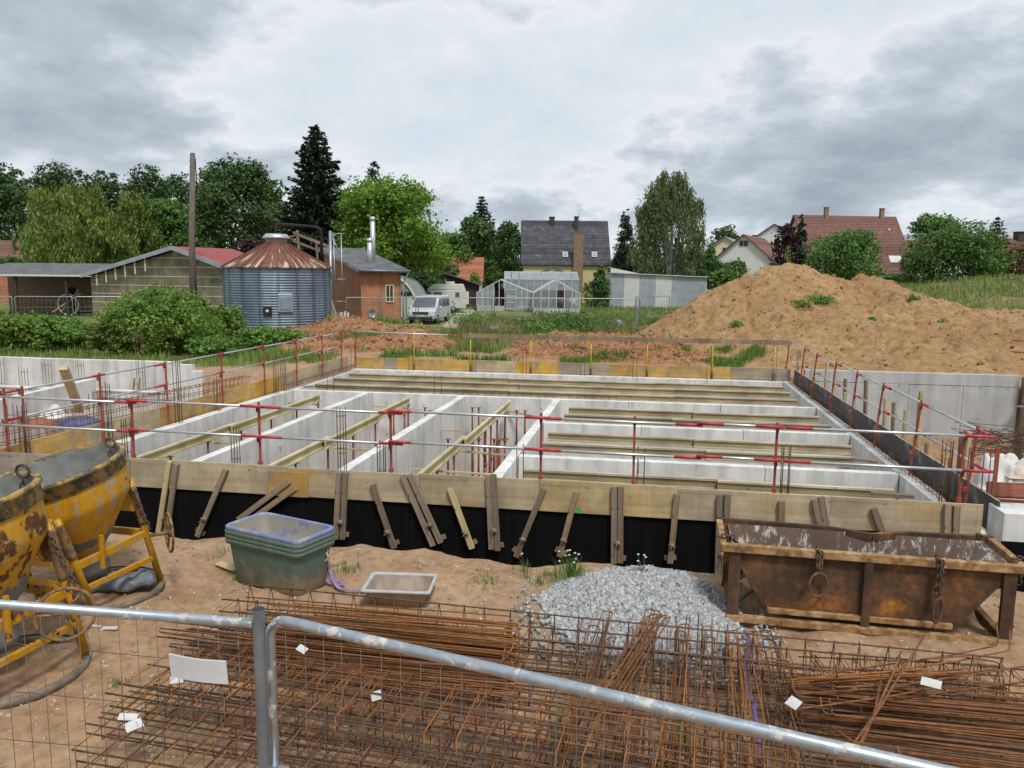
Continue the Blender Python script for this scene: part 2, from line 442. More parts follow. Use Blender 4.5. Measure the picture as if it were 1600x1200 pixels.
gx = lines([(-900, -100, 80), (-100, -40, 6), (-40, -9, .5), (-9, 6, .07), (6, 30, .5), (30, 120, 6), (120, 900, 78)])
gy = lines([(-60, 0, 6), (0, 3, .3), (3, 9.7, .06), (9.7, 30, .35), (30, 60, 1.0), (60, 140, 5), (140, 1200, 53)])
g = obj('ground', grid_mesh('ground', gx, gy, ground_h), 'ground'); struct(g, 'sandy building site ground with the excavated pit and green land beyond')

def heap(name, label, x0, x1, y0, y1, res, hf, mat):
    xs = np.arange(x0, x1 + res, res); ys = np.arange(y0, y1 + res, res)
    o = obj(name, grid_mesh(name, xs, ys, hf), mat); struct(o, label); return o
def cones(x, y, peaks, k=.28):
    """smooth union of cones; peaks (x, y, height, slope, flatness)"""
    acc = np.zeros_like(x)
    for px, py, hz, sl, fl in peaks:
        r = np.sqrt((x - px) ** 2 + (y - py) ** 2 + fl * fl) - fl
        acc = acc + np.exp((hz - sl * r) / k)
    return k * np.log(acc + 1e-9)
def pk(u, v, D, sl, fl):
    p = dep(u, v, D); return (p.x, p.y, p.z, sl, fl)
MOUND = [pk(1235, 402, 43, .62, .5), pk(1212, 412, 42.5, .62, .6), pk(1180, 428, 42.5, .60, .6), pk(1265, 416, 43.5, .62, .5), pk(1300, 432, 44, .6, .6), pk(1357, 426, 42.5, .68, .5), pk(1385, 442, 41.5, .6, .6), pk(1412, 453, 39.5, .5, .7), pk(1440, 466, 39, .5, .8), pk(1150, 448, 42, .64, .6), pk(1118, 466, 42, .62, .6), pk(1092, 484, 41.5, .62, .5), pk(1465, 478, 38.5, .42, 1.2),
         pk(1540, 489, 36, .3, 2.5), pk(1600, 490, 36, .3, 3), pk(1660, 490, 36, .3, 3), pk(1720, 489, 36, .3, 3), pk(1330, 496, 35, .30, 2.2), pk(1250, 510, 35, .34, 1.8), pk(1180, 516, 35.5, .4, 1.0), pk(1430, 500, 33.5, .28, 2.2), pk(1130, 514, 37, .5, .7),
         pk(1290, 470, 38.5, .5, .8), pk(1215, 475, 39, .5, .7), pk(1370, 478, 38, .45, 1.0)]
def mound_h(x, y):
    h = cones(x, y, MOUND, .22)
    rel = np.clip((h + .2) / 1.2, 0, 1)
    clod = np.abs(fbm(x * 1.2, y * 1.2, 6, 31, .62)) 
    patch = np.clip(vnoise(x * .35, y * .35, 37) * 1.8 - .30 + .5 * (y < 36), .15, 1.3)
    gul = np.abs(fbm(x * .9 + .4 * fbm(x * .5, y * .5, 2, 44), y * .28, 4, 43, .55))
    h = h + (.30 * fbm(x * .5, y * .5, 4, 33) - .55 * gul * np.clip(h, 0, 1.5) * .5 + .42 * clod * patch + .12 * fbm(x * 1.1 + y * .5, y * .35, 4, 39) + .10 * patch * fbm(x * 5.5, y * 5.5, 3, 36, .6)) * rel
    edge = np.clip((y - 27.6) / 1.6, 0, 1)
    return np.minimum(np.where(edge < 1, -.4 + (np.maximum(h, 0) + .45) * edge, h), 6) - .12
heap('dirt_mound', 'tall mound of tan excavated sand and clods behind the pit', -6, 27, 27.6, 57, .11, mound_h, 'soil_mound')
CLAY = [(-17.6, 43.5, 1.0, .4, .6), (-15.6, 42.8, .8, .38, .6), (-20.4, 42.3, .5, .3, .8), (-13.2, 43.0, .7, .4, .5), (-11.2, 36.0, .9, .4, .5), (-12.6, 34.4, .55, .35, .8), (-9.9, 34.8, .5, .4, .5), (-15, 33.5, .5, .3, 1), (-16.5, 38, .45, .25, 1)]
def clay_h(x, y):
    h = cones(x, y, CLAY, .15); rel = np.clip((h + .15) / .6, 0, 1)
    return h + (.30 * np.abs(fbm(x * 1.7, y * 1.7, 5, 51, .62)) + .1 * fbm(x * .6, y * .6, 3, 52) + .08 * fbm(x * 6, y * 6, 2, 54)) * rel - .14
heap('clay_heap', 'low reddish clay spoil heaps between silo and white van', -25, -7.5, 31, 47, .11, clay_h, 'soil_clay')
CLAY2 = [pk(845, 525, 37, .4, .6), pk(880, 518, 38, .35, .8), pk(930, 518, 38, .35, .9), pk(975, 522, 37, .35, .9), pk(1010, 528, 36, .35, .8), (-4.5, 33.2, .35, .25, 1.2), (-1.5, 33.0, .35, .25, 1.2), (1.0, 33.0, .4, .25, 1.2)]
def clay2_h(x, y):
    h = cones(x, y, CLAY2, .15); rel = np.clip((h + .15) / .6, 0, 1)
    return h + (.30 * np.abs(fbm(x * 1.7, y * 1.7, 5, 61, .62)) + .1 * fbm(x * .6, y * .6, 3, 62) + .08 * fbm(x * 6, y * 6, 2, 64)) * rel - .14
heap('clay_bank', 'long reddish clay spoil bank in front of greenhouses', -8.5, 4.5, 30, 43, .11, clay2_h, 'soil_clay')
# grassy hill far behind the mound
def hill_h(x, y):
    p = dep(1540, 436, 70); q = dep(1640, 428, 70); k = dep(1480, 455, 64)
    return cones(x, y, [(p.x, p.y, p.z, .22, 5), (q.x, q.y, q.z, .22, 5), (k.x, k.y, k.z, .2, 4)], .5) + .25 * fbm(x * .4, y * .4, 4, 71) - .3
t = soil('hill_grass', (.055, .075, .022), (.10, .12, .04), (.20, .17, .075), (.27, .20, .10), .3, 3, .8, False)
heap('grassy_hill', 'low grassy hill of old spoil with dry patches', 12, 66, 46, 92, .5, hill_h, 'hill_grass')
# gravel drive beside the van
simple('drive_gravel', (.30, .26, .19), (.42, .38, .30), 3, .95, 0, .3, .01)
mb = MB()
pl = [onz(690, 512), onz(712, 492), onz(706, 484), onz(742, 480), onz(742, 486), onz(728, 500), onz(716, 516)]
mb.add([(p.x, p.y, .05) for p in pl], [tuple(range(len(pl)))]); struct(mb.build('path', 'drive_gravel'), 'pale gravel drive beside the white van')

# ------------------------------------------------------------------ concrete walls
ZT = -.12
def concrete_wall(label, a, b, th, z0, z1, plen=2.4, mat='concrete_white', group=None, gap=.012, front=None):
    """precast wall from a to b (centre line), panels with open joints over a core"""
    a = Vector((a[0], a[1], 0)); b = Vector((b[0], b[1], 0)); L = (b - a).length; ang = math.atan2(b.y - a.y, b.x - a.x)
    w = thing('concrete_wall', label, 'wall', (a.x, a.y, 0), ang, group)
    n = max(1, round(L / plen)); pw = L / n
    MB().box(.02, L - .02, -th / 2 + .02, th / 2 - .02, z0, z1 - .02).build('core', 'joint_dark', w)
    for i in range(n):
        MB().box(i * pw + gap / 2, (i + 1) * pw - gap / 2, -th / 2, th / 2, z0, z1 + random.uniform(-.006, .006)).build('panel', mat, w, .006)
    return w
ZF = -2.7
concrete_wall('white concrete wall between the first two rooms beside the yellow boarded wall', (-8.2, 11.75), (-8.2, 21.85), .2, ZF, ZT, 2.5)
concrete_wall('white concrete wall in the middle of the three long rooms', (-5.3, 11.75), (-5.3, 21.85), .2, ZF, ZT, 2.5)
concrete_wall('white concrete wall with rough speckled top where the cross beams end', (-2.55, 11.75), (-2.55, 21.85), .2, ZF, ZT, 2.5)
concrete_wall('long concrete cross wall closing the far end of the rooms', (-10.5, 22.0), (4.42, 22.0), .2, ZF, ZT - .004, 2.4)
concrete_wall('concrete cross wall between beams, the one next to the long far wall', (-2.44, 18.3), (4.42, 18.3), .2, ZF, ZT, 2.3)
concrete_wall('concrete cross wall between beams, the one next to the braced boards', (-2.44, 14.75), (4.42, 14.75), .2, ZF, ZT, 2.3)
concrete_wall('outer concrete wall under the dark metal sheets', (4.53, 11.75), (4.53, 27.6), .2, ZF, ZT - .002, 2.6)
concrete_wall('outer concrete wall under the yellow stained boards beside the hedge', (-10.65, 11.75), (-10.65, 27.6), .28, ZF, ZT - .002, 2.6)
concrete_wall('back outer concrete wall under the bright yellow boards', (-10.5, 27.45), (4.42, 27.45), .3, ZF, ZT - .003, 2.5)
# front wall: concrete with the black coat outside
w = concrete_wall('front outer wall coated black with bitumen below the braced boards', (-11.2, 11.55), (4.62, 11.55), .3, ZF, ZT - .004, 2.6)
MB().box(0, 15.82, -.162, -.15, ZF, -.19).build('bitumen_coat', 'bitumen', w)
w = concrete_wall('short white topped wall stub with black coat past the boards', (4.72, 11.45), (9.5, 11.45), .5, ZF, .22, 4.8)
MB().box(0, 4.7, -.264, -.25, ZF, -.16).build('bitumen_coat', 'bitumen', w)
# right retaining wall behind, with the coping course
a = ony(1302, 582, 26.95); b = ony(1592, 590, 26.95)
w = concrete_wall('grey concrete retaining wall in front of the sand mound', (5.0, 27.0), (b.x, 27.0), .25, -2.6, -.02, 1.72, 'concrete_grey')
MB().box(0, b.x - 5.0, -.128, .125, -.008, .36).build('coping', 'concrete_grey', w, .008)
for i, dx in enumerate((1.2, 2.9, 4.55, 5.3, 6.1)):
    for zz in ((-.06, -1.05) if i % 2 else (-.06,)):
        MB().tube([(dx, -.127, zz), (dx, -.135, zz)], .028, 8).build('tie_hole', 'joint_dark', w)
# dark pillar formwork at its end
p = ony(1592, 575, 26.9)
th_ = thing('column_formwork', 'dark weathered column formwork at the end of the grey retaining wall', 'formwork', (p.x + .15, 26.5, 0))
MB().box(0, .9, 0, .5, -2.6, .32).build('shutter', 'timber_old', th_, .01)
MB().box(.05, .13, -.08, -.003, -.9, .95).build('upright', 'timber_new', th_, .004)
MB().tube([(-.28, -.02, -.55), (.95, -.02, -.6)], .03, 8).build('tie_tube', 'galv_old', th_)
MB().lathe([(.02, -.03), (.13, -.03), (.13, .03), (.02, .03)], 16, Matrix.Translation((.0, -.06, -.35)) @ Matrix.Rotation(R_(90), 4, 'X')).build('coil', 'galv_old', th_)
for z in (.95, 1.3): MB().tube([(-.55, .1, z + .18), (.7, .1, z + .14)], .022, 8).build('red_tube', 'red_sleeve', th_)
# left retaining walls
concrete_wall('far white retaining wall below the hedge', (-30, 24.5), (-15.9, 24.5), .25, -1.6, .30, 2.6)
MB_ = thing('stepped_wall_end', 'stepped lower end piece of the far white retaining wall', 'wall', (-15.88, 24.5, 0))
MB().box(0, .5, -.12, .12, -1.6, .22).build('panel', 'concrete_white', MB_, .01); MB().box(.51, .85, -.12, .12, -1.6, .02).build('panel', 'concrete_white', MB_, .01)
pa = onz(10, 622, .05); pb = onz(128, 591, .05)
concrete_wall('white concrete wall with sloping timber leaning on it', (-16.0, 13.0), (-17.0, 21.6), .22, -1.6, .05, 2.9)
concrete_wall('low white concrete wall below the far retaining wall', (-30, 21.9), (-15.0, 21.9), .22, -1.6, -.32, 2.9)
# ------------------------------------------------------------------ formwork boards
def board(label, a, b, z0, z1, mat, th=.027, group=None, name='formwork_board'):
    """upright board from a to b; a mesh whose local x runs along it"""
    a = Vector((a[0], a[1], 0)); b = Vector((b[0], b[1], 0)); L = (b - a).length
    o = MB().box(0, L, -th / 2, th / 2, z0, z1).build(name, mat, None, .003, loc=(a.x, a.y, 0), rot=(0, 0, math.atan2(b.y - a.y, b.x - a.x)))
    return tag(o, label, 'board', group, 'thing')
FY = 11.36
def fx(u): return ony(u, 745, FY).x
fb = [(-11.3, fx(205), .285, 'ply_dull', 'dull wood formwork board behind the tilted yellow concrete bucket'),
      (fx(205), fx(448), .30, 'ply_worn', 'wood formwork board behind the paired slanted struts and the first single strut'),
      (fx(448), fx(655), .285, 'ply_pale', 'pale formwork board above the green tubs, beside the small overlapping sheet'),
      (fx(655), fx(843), .30, 'ply_worn', 'yellowish formwork board above the mortar trough'),
      (fx(843), fx(1058), .305, 'ply_amber', 'yellow stained formwork board with a green paint dot'),
      (fx(1058), fx(1300), .285, 'ply_pale', 'greyish formwork board above the end of the gravel pile and the skip'),
      (fx(1300), fx(1541), .285, 'ply_pale', 'greyish formwork board ending at the white wall stub above the skip')]
for i, (x0, x1, z1, m, lab) in enumerate(fb):
    o = board(lab, (x0 + .004, FY + .002 * (i % 2)), (x1 - .004, FY + .002 * (i % 2)), -.175, z1, m)
    if 'green paint dot' in lab:
        bx = ony(904, 798, FY - .017)
        simple('paint_green', (.02, .42, .10), (.03, .50, .14), 30, .8)
        MB().lathe([(0, 0), (.035, 0), (.04, .0015)], 14, Matrix.Translation((bx.x - x0, -.0155, bx.z)) @ Matrix.Rotation(R_(90), 4, 'X')).build('paint_dot', 'paint_green', o)
    if 'skip' in lab:
        simple('paint_red', (.5, .10, .05), (.55, .2, .12), 30, .8)
board('small bright yellow sheet nailed over the joint above the green tubs', (fx(421), FY - .03), (fx(482), FY - .03), -.178, .22, 'ply_yellow')
# left side boards
LB = [11.4, 13.6, 16.0, 18.4, 20.4, 22.0]
lm = ['ply_yellow', 'ply_worn', 'ply_yellow', 'ply_yellow', 'ply_bright']
for i in range(5):
    board(ORD[i] + ' orange yellow formwork board along the hedge side, counted from the yellow buckets', (-10.93 - .003 * (i % 2), LB[i] + .004), (-10.93 - .003 * (i % 2), LB[i + 1] - .004), -.19, .30 - .012 * (i % 3), lm[i], group='boards along the hedge side')
board('pale formwork board at the far corner of the hedge side', (-10.90, 22.05), (-10.90, 24.6), -.14, .36, 'ply_pale')
board('whitish grey formwork board meeting the far corner', (-10.90, 24.62), (-10.90, 27.2), -.14, .36, 'ply_pale')
# back boards
BY = 27.66
def bx_(u): return ony(u, 570, BY).x
bb = [(556, 600, 'ply_yellow'), (600, 620, 'ply_dull'), (620, 645, 'ply_bright'), (645, 742, 'ply_yellow'), (742, 806, 'ply_worn'), (806, 872, 'ply_bright'), (872, 953, 'ply_dull'), (953, 1046, 'ply_yellow'), (1046, 1142, 'ply_yellow'), (1142, 1236, 'ply_dull')]
for i, (u0, u1, m) in enumerate(bb):
    board({'ply_yellow': 'yellow formwork board on the far wall', 'ply_dull': 'grey weathered formwork board on the far wall', 'ply_bright': 'bright yellow formwork board on the far wall', 'ply_worn': 'brown and white worn formwork board on the far wall'}[m] + ', ' + ORD[i] + ' from the hedge side',
          (bx_(u0) + .004, BY + .003 * (i % 2)), (bx_(u1) - .004, BY + .003 * (i % 2)), -.20, .30 - .01 * (i % 2), m, group='boards along the far wall')
# dark sheets on the right
t = NT('dark_sheet'); n_ = t.noise(2.2, 7, .65); n2_ = t.noise(1.0, 6, .6, t.coord((1.2, 9, 9)))
t.base(t.ramp(n_, [(.35, (.035, .037, .042)), (.56, (.07, .074, .082)), (.68, (.22, .22, .23)), (.8, (.36, .36, .36))]), .5, 0, .4)
RB = [11.5, 14.0, 16.6, 19.2, 21.8, 24.6, 27.5]
for i in range(6):
    o = board('dark resin coated formwork sheet along the cage wall, ' + ORD[i] + ' from the skip end', (4.78 + .003 * (i % 2), RB[i] + .004), (4.78 + .003 * (i % 2), RB[i + 1] - .004), -.20, .30 - .01 * (i % 2), 'dark_sheet', group='dark sheets along the cage wall')
    MB().box(0, RB[i + 1] - RB[i] - .008, -.0135, .0135, .3 - .01 * (i % 2) + .001, .304 - .01 * (i % 2)).build('top_edge', 'ply_pale', o)

# ------------------------------------------------------------------ struts on the front boards
def strut(pairs, label, foot=True, mat='timber_old', group=None, nut=True):
    """pairs: list of ((u,v) top, (u,v) bottom) on the plane just in front of the boards"""
    y0 = FY - .05
    tops = [(ony(a[0], a[1], y0), ony(b[0], b[1], y0)) for a, b in pairs]
    base = tops[0][1]
    s = thing('timber_strut', label, 'strut', base, 0, group)
    for k, (a, b) in enumerate(tops):
        d = (b - a); L = d.length
        q = d.to_track_quat('-Z', 'Y')
        M = Matrix.Translation(a - base)
        ang = math.atan2(d.x, -d.z)
        o = MB().box(-.042, .042, -.026, .026, -L, 0).build('timber', mat if k == 0 else random.choice([mat, 'timber_old', 'timber_brown']), s, .004, loc=a - base, rot=(random.uniform(-.01, .01), -ang, 0))
    a, b = tops[-1]; d = (b - a); ang = math.atan2(d.x, -d.z)
    pc = a + d * .73
    if nut:
        dx = -.035 if len(tops) > 1 else .0
        Mn = Matrix.Translation(pc - base + Vector((dx, -.045, 0))) @ Matrix.Rotation(R_(90), 4, 'X')
        MB().lathe([(0, -.012), (.040, -.012), (.043, 0), (.024, .008), (.018, .03), (0, .03)], 8, Mn).bar(pc - base + Vector((dx - .05, -.062, .02)), pc - base + Vector((dx + .05, -.062, -.01)), .022, .014).build('tie_nut', 'ring_steel', s)
        MB().tube([pc - base + Vector((dx, .03, 0)), pc - base + Vector((dx - .02, -.16, -.015))], .008, 6).build('tie_rod', 'rebar_rust', s)
    if foot:
        for (a, b) in tops[-1:]:
            d = (b - a); ang = math.atan2(d.x, -d.z)
            MB().box(-.085, .085, -.022, .022, -.035, .035).build('cleat', 'timber_brown', s, .003, loc=b - base + Vector((0, .049, .02)) - d.normalized() * .05, rot=(0, -ang + random.uniform(-.3, .3), 0))
    return s
SG = 'struts clamped on the front boards'
strut([((265, 721), (247, 834)), ((276, 725), (260, 837))], 'pair of slanted grey struts beside the yellow concrete buckets', mat='timber_new')
strut([((353, 733), (309, 838))], 'single strut slanting towards the buckets, beside the green tubs', mat='timber_old')
strut([((452, 752), (372, 812)), ((462, 762), (392, 812))], 'pair of struts slanting low behind the green tubs', foot=False, nut=False)
strut([((530, 738), (525, 842)), ((540, 738), (535, 843))], 'upright pair of struts just past the tubs and purple strap')
strut([((582, 757), (616, 857))], 'single strut slanting away, directly above the mortar trough', mat='timber_brown')
strut([((629, 742), (677, 853)), ((640, 741), (689, 848))], 'slanted pair of long struts above the far end of the trough')
strut([((703, 763), (738, 857))], 'single pale strut between the slanted pair and the upright pair', mat='timber_new')
strut([((763, 743), (768, 858)), ((771, 741), (778, 860))], 'upright pair of struts at the end of the yellowish board')
strut([((850, 764), (806, 870))], 'single dark strut slanting across the joint of the boards', mat='timber_old')
strut([((901, 769), (874, 870))], 'single strut beside the green paint dot', mat='timber_brown')
strut([((960, 760), (959, 880)), ((970, 760), (969, 880))], 'upright pair of struts above the gravel pile')
strut([((1058, 772), (1047, 880))], 'single upright strut above the gravel pile', mat='timber_brown')
strut([((1125, 773), (1121, 900)), ((1137, 772), (1131, 900))], 'upright pair of struts at the chained end of the skip')
strut([((1221, 783), (1221, 880))], 'short pale strut standing behind the skip', mat='timber_brown')
strut([((1273, 780), (1292, 880)), ((1283, 776), (1301, 880))], 'leaning pair of struts behind the skip')
strut([((1365, 794), (1396, 880))], 'single dark leaning strut behind the skip')
strut([((1481, 787), (1478, 890)), ((1495, 790), (1491, 890))], 'upright dark pair of struts at the end of the last board')

# ------------------------------------------------------------------ guard rails
def grail(label, posts, rails, lean=(0, 0), name='guardrail', zb=-.1):
    """posts: list of (x, y, ztop); rails: list of (a, b) tube ends"""
    g = thing(name, label, 'guardrail', (posts[0][0], posts[0][1], 0))
    o = Vector(g.location)
    for (x, y, zt) in posts:
        lx, ly = lean[0] + random.uniform(-.012, .012), lean[1] + random.uniform(-.008, .008)
        a = Vector((x - lx, y - ly, zb)) - o; b = Vector((x, y, zt)) - o
        pp = MB().bar(a, b, .034, .034, (0, 1, 0)).build('post', 'red_paint', g, .004)
        MB().bar(a + Vector((0, 0, .36)), a + Vector((0, 0, .43)), .06, .06, (0, 1, 0)).build('shoe', 'red_paint', pp, .004)
        for zz in (zt - .10, zt - .59):
            f = (zz - zb) / (zt - zb); c = a.lerp(b, f)
            MB().box(c.x - .021, c.x + .021, c.y - .05, c.y + .022, c.z - .03, c.z + .01).build('hook', 'red_paint', pp, .003)
            MB().box(c.x - .012, c.x + .012, c.y - .075, c.y - .057, c.z - .05, c.z + .06).build('wedge', 'rebar_dark', pp)
    for a, b in rails:
        a = Vector(a) - o; b = Vector(b) - o; d = (b - a); L = d.length; d.normalize()
        r = MB().tube([a, b], .020, 10).build('rail', 'galv_tube', g)
        MB().tube([a + d * .0, a + d * .36], .0235, 10).build('sleeve', 'red_sleeve', r)
        MB().tube([b - d * .36, b + d * .02], .0235, 10).build('sleeve', 'red_sleeve', r)
    return g
fu = [5, 205, 404, 610, 846, 992, 1215, 1508]; ftop = [606, 622, 628, 638, 645, 650, 660, 672]
posts = []
for u, v in zip(fu, ftop):
    p = ony(u, v, 11.5); posts.append((p.x, p.y, p.z))
rails = []
for z0 in (1.235, .755):
    xs = [-10.9, posts[1][0] + .25, posts[2][0] + .3, posts[3][0] + .25, posts[4][0] + .2, .95, posts[6][0] + .35]
    xe = [posts[1][0] + .12, posts[2][0] + .1, posts[3][0] + .2, posts[4][0] + .12, .75, posts[6][0] + .05, posts[7][0] + .34]
    for k in range(7):
        dz = .022 * (k % 2) - .01
        rails.append(((xs[k] - .25, 11.42 - .022 * (k % 2), z0 + dz), (xe[k], 11.42 - .022 * (k % 2), z0 + dz - .015)))
grail('red post guardrail with steel tubes along the front boards', posts, rails)
lu = [(155, 580), (258, 565), (345, 550), (412, 540), (462, 527), (503, 519), (533, 515)]
posts = [(-10.8, 11.95, 1.33)] + [tuple(onx(u, v, -10.8)) for u, v in lu]
posts = [(p[0], p[1], 1.33) for p in posts]; rails = []
for z0 in (1.26, .78):
    for k in range(0, 7):
        rails.append(((-10.86 - .03 * (k % 2), posts[k][1] - .3, z0), (-10.86 - .03 * (k % 2), posts[k + 1][1] + .2, z0 + .01)))
grail('red post guardrail along the hedge side of the pit', posts, rails)
ru = [(1234, 532), (1258, 540), (1277, 553), (1307, 564), (1340, 580), (1381, 598), (1440, 625), (1528, 666)]
posts = [(p.x, p.y, 1.24) for p in [onx(u, v, 4.66) for u, v in ru]][::-1]; rails = []
for z0 in (1.15, .64):
    for k in range(7):
        rails.append(((4.72 + .03 * (k % 2), posts[k][1] - .25, z0), (4.72 + .03 * (k % 2), posts[k + 1][1] + .15, z0)))
grail('red post guardrail leaning along the cage wall', posts, rails, (.10, 0))
# back: steel tubes then a timber rail carried by yellow rods
p0 = ony(555, 516, 27.55)
grail('short red and white tube guardrail at the far corner near the silo', [(p0.x, 27.55, 1.30)], [((p0.x - .5, 27.5, 1.27), (p0.x + 3.9, 27.5, 1.19))])
g = thing('timber_rail', 'long grey timber rail carried by thin yellow rods along the far boards', 'rail', (ony(722, 525, 27.6).x, 27.6, 0))
xa, xb = ony(722, 525, 27.6).x, ony(1236, 540, 27.6).x
o_ = Vector(g.location)
for k in range(3):
    x0 = xa + (xb - xa) * k / 3; x1 = xa + (xb - xa) * (k + 1) / 3
    MB().box(x0 - o_.x + .004, x1 - o_.x + (.3 if k < 2 else 0), -.02 - .026 * (k % 2), .004 - .026 * (k % 2), 1.10, 1.26).build('plank', 'timber_brown', g, .003)
for u in (647, 735, 829, 923, 1011, 1113, 1210):
    x = ony(u, 570, 27.6).x - o_.x
    r = MB().tube([(x, .02, -.15), (x, .03, 1.28)], .018, 6).build('rod', 'yellow_rod', g)
    MB().tube([(x, .0195, -.2), (x, .022, .12)], .030, 6).build('socket', 'rebar_dark', r)

# ------------------------------------------------------------------ formwork beams
def h_beam(label, a, b, mat='beam_aged', fl='beam_flange', group=None):
    """timber I beam; a, b the ends of its top centre line"""
    a = Vector(a); b = Vector(b); d = b - a; L = d.length; ax = 0 if abs(d.x) > abs(d.y) else 1
    o = thing('formwork_beam', label, 'beam', a, 0, group); z = Vector((0, 0, 1)); d.normalize(); s = Vector((-d.y, d.x, 0))
    def bx(name, w, z0, z1, m):
        q = MB().bar(Vector((0, 0, (z0 + z1) / 2)), d * L + Vector((0, 0, (z0 + z1) / 2)), w, z1 - z0).build(name, m, o, .003)
    bx('flange', .08, -.04, 0, fl); bx('flange', .08, -.20, -.16, fl); bx('web', .028, -.161, -.039, mat)
    return o
ZB = ZT - .015
GB = 'timber formwork beams across the rooms'
rows = [(26.35, -10.6, 4.3), (25.0, -10.6, 4.25), (23.5, -10.6, 4.2), (20.75, -2.1, 4.25), (19.65, -2.1, 4.3), (17.25, -2.2, 4.2), (16.1, -2.2, 4.0), (13.75, -2.2, 4.05)]
rl = ['against the far wall', 'in the middle of the far room', 'beside the far cross wall', 'behind the middle cross wall, farther one', 'right behind the middle cross wall', 'behind the front cross wall, farther one', 'right behind the front cross wall', 'behind the braced front boards']
for i, (y, x0, x1) in enumerate(rows):
    if x0 < -5:
        c1 = -4.4 + random.uniform(-.7, .7); c2 = c1 + 4.6
        segs = [(x0, c1 + .3), (c1 - .1, c2 + .2), (c2 - .2, x1)]
    else:
        c = .95 + random.uniform(-.4, .4); segs = [(x0, c + .25), (c - .05, x1)]
    for k, (xa, xb) in enumerate(segs):
        dy = .085 * (k % 2); dz = random.uniform(-.01, .0)
        h_beam('weathered beam ' + rl[i] + ', ' + (['hedge side piece', 'middle piece', 'cage wall piece'] if len(segs) == 3 else ['speckled wall piece', 'cage wall piece'])[k], (xa, y - dy, ZB + dz), (xb, y - dy - random.uniform(-.03, .03), ZB + dz), 'beam_aged', 'beam_flange', GB + ' ' + str(i + 1))
for (x, segs, lab) in [(-9.5, [(12.2, 16.8), (16.4, 21.3)], 'next to the orange boards'), (-6.75, [(12.2, 15.7), (15.3, 18.6), (18.3, 21.4)], 'between the two white walls'), (-3.92, [(12.2, 16.4), (16.1, 21.5)], 'beside the wall with rough top')]:
    for k, (ya, yb) in enumerate(segs):
        h_beam('pale yellow lengthwise beam in the room ' + lab + ', ' + ['front piece', 'next piece', 'far piece'][k if len(segs) == 3 else k * 2], (x + .085 * (k % 2), ya, ZB), (x + .085 * (k % 2), yb, ZB), 'beam_yellow', 'beam_flange_y', 'lengthwise beams ' + lab)
# loose boards and thin battens seen in the rooms
for i, (u0, v0, u1, v1, lab) in enumerate([(1360, 770, 1428, 776, 'grey offcut board lying past the beam behind the front boards'), (1330, 716, 1370, 722, 'dark offcut board past the beams')]):
    a = onz(u0, v0, ZT); b = onz(u1, v1, ZT)
    tag(MB().bar(Vector((0, 0, 0)), b - a, .1, .05).build('offcut_board', 'timber_brown', None, .003, loc=a), lab, 'board', None, 'thing')
for i, (u0, v0, u1, v1, z) in enumerate([(205, 693, 262, 696, -.5), (330, 692, 440, 697, -.5), (520, 700, 575, 703, -.55), (405, 624, 500, 633, -.45), (580, 634, 660, 640, -.45), (640, 671, 720, 673, -.6), (645, 733, 775, 742, -.5), (715, 638, 830, 641, -.6), (735, 630, 860, 655, -.5), (700, 703, 800, 712, -.6)]):
    a = onz(u0, v0, z); b = onz(u1, v1, z)
    tag(MB().bar(Vector((0, 0, 0)), b - a, .05, .035).build('batten', 'timber_new', None, .002, loc=a), 'thin wooden batten spanning between the props below the beams', 'batten', 'battens between the props', 'thing')

# ------------------------------------------------------------------ steel props
def prop_mesh(L):
    outer = MB().tube([(0, 0, 0), (0, 0, L * .58)], .030, 8)
    outer.box(-.07, .07, -.07, .07, 0, .008)
    inner = MB().tube([(0, 0, L * .58), (0, 0, L)], .024, 8); inner.box(-.06, .06, -.06, .06, L - .008, L)
    nut = MB().tube([(0, 0, L * .575), (0, 0, L * .61)], .045, 8); nut.bar((-.11, 0, L * .6), (.11, 0, L * .6), .018, .018)
    return outer.mesh('outer_tube'), inner.mesh('inner_tube'), nut.mesh('collar')
PM = prop_mesh(2.24)
def prop(x, y, label, group, m='rust_red'):
    o = thing('steel_prop', label, 'prop', (x, y, -2.6), random.uniform(0, 3), group)
    for nm, me in zip(('outer_tube', 'inner_tube', 'collar'), PM):
        me2 = me if me.materials else me
        obj(nm, me, m if nm != 'inner_tube' else 'rust_red', o)
for x, rn in ((-9.5, 'next to the orange boards'), (-6.75, 'between the two white walls'), (-3.92, 'beside the speckled wall')):
    for y in np.arange(12.7, 21.6, 1.45):
        prop(x + random.uniform(-.04, .04), y, 'rusty red steel prop under the lengthwise beam ' + rn, 'props under the beam ' + rn)
for (u, v) in [(738, 640), (748, 640), (767, 665), (772, 690), (780, 690), (789, 640), (812, 640), (824, 641), (757, 660), (765, 700), (700, 690), (664, 640), (672, 645), (632, 650)]:
    p = onz(u, v, -.42)
    if p.y > 21.6: p.y = 21.3 - random.random() * .9
    prop(p.x, p.y, 'red steel prop standing in the room with orange floor', 'props crowded in the open room', 'red_paint')

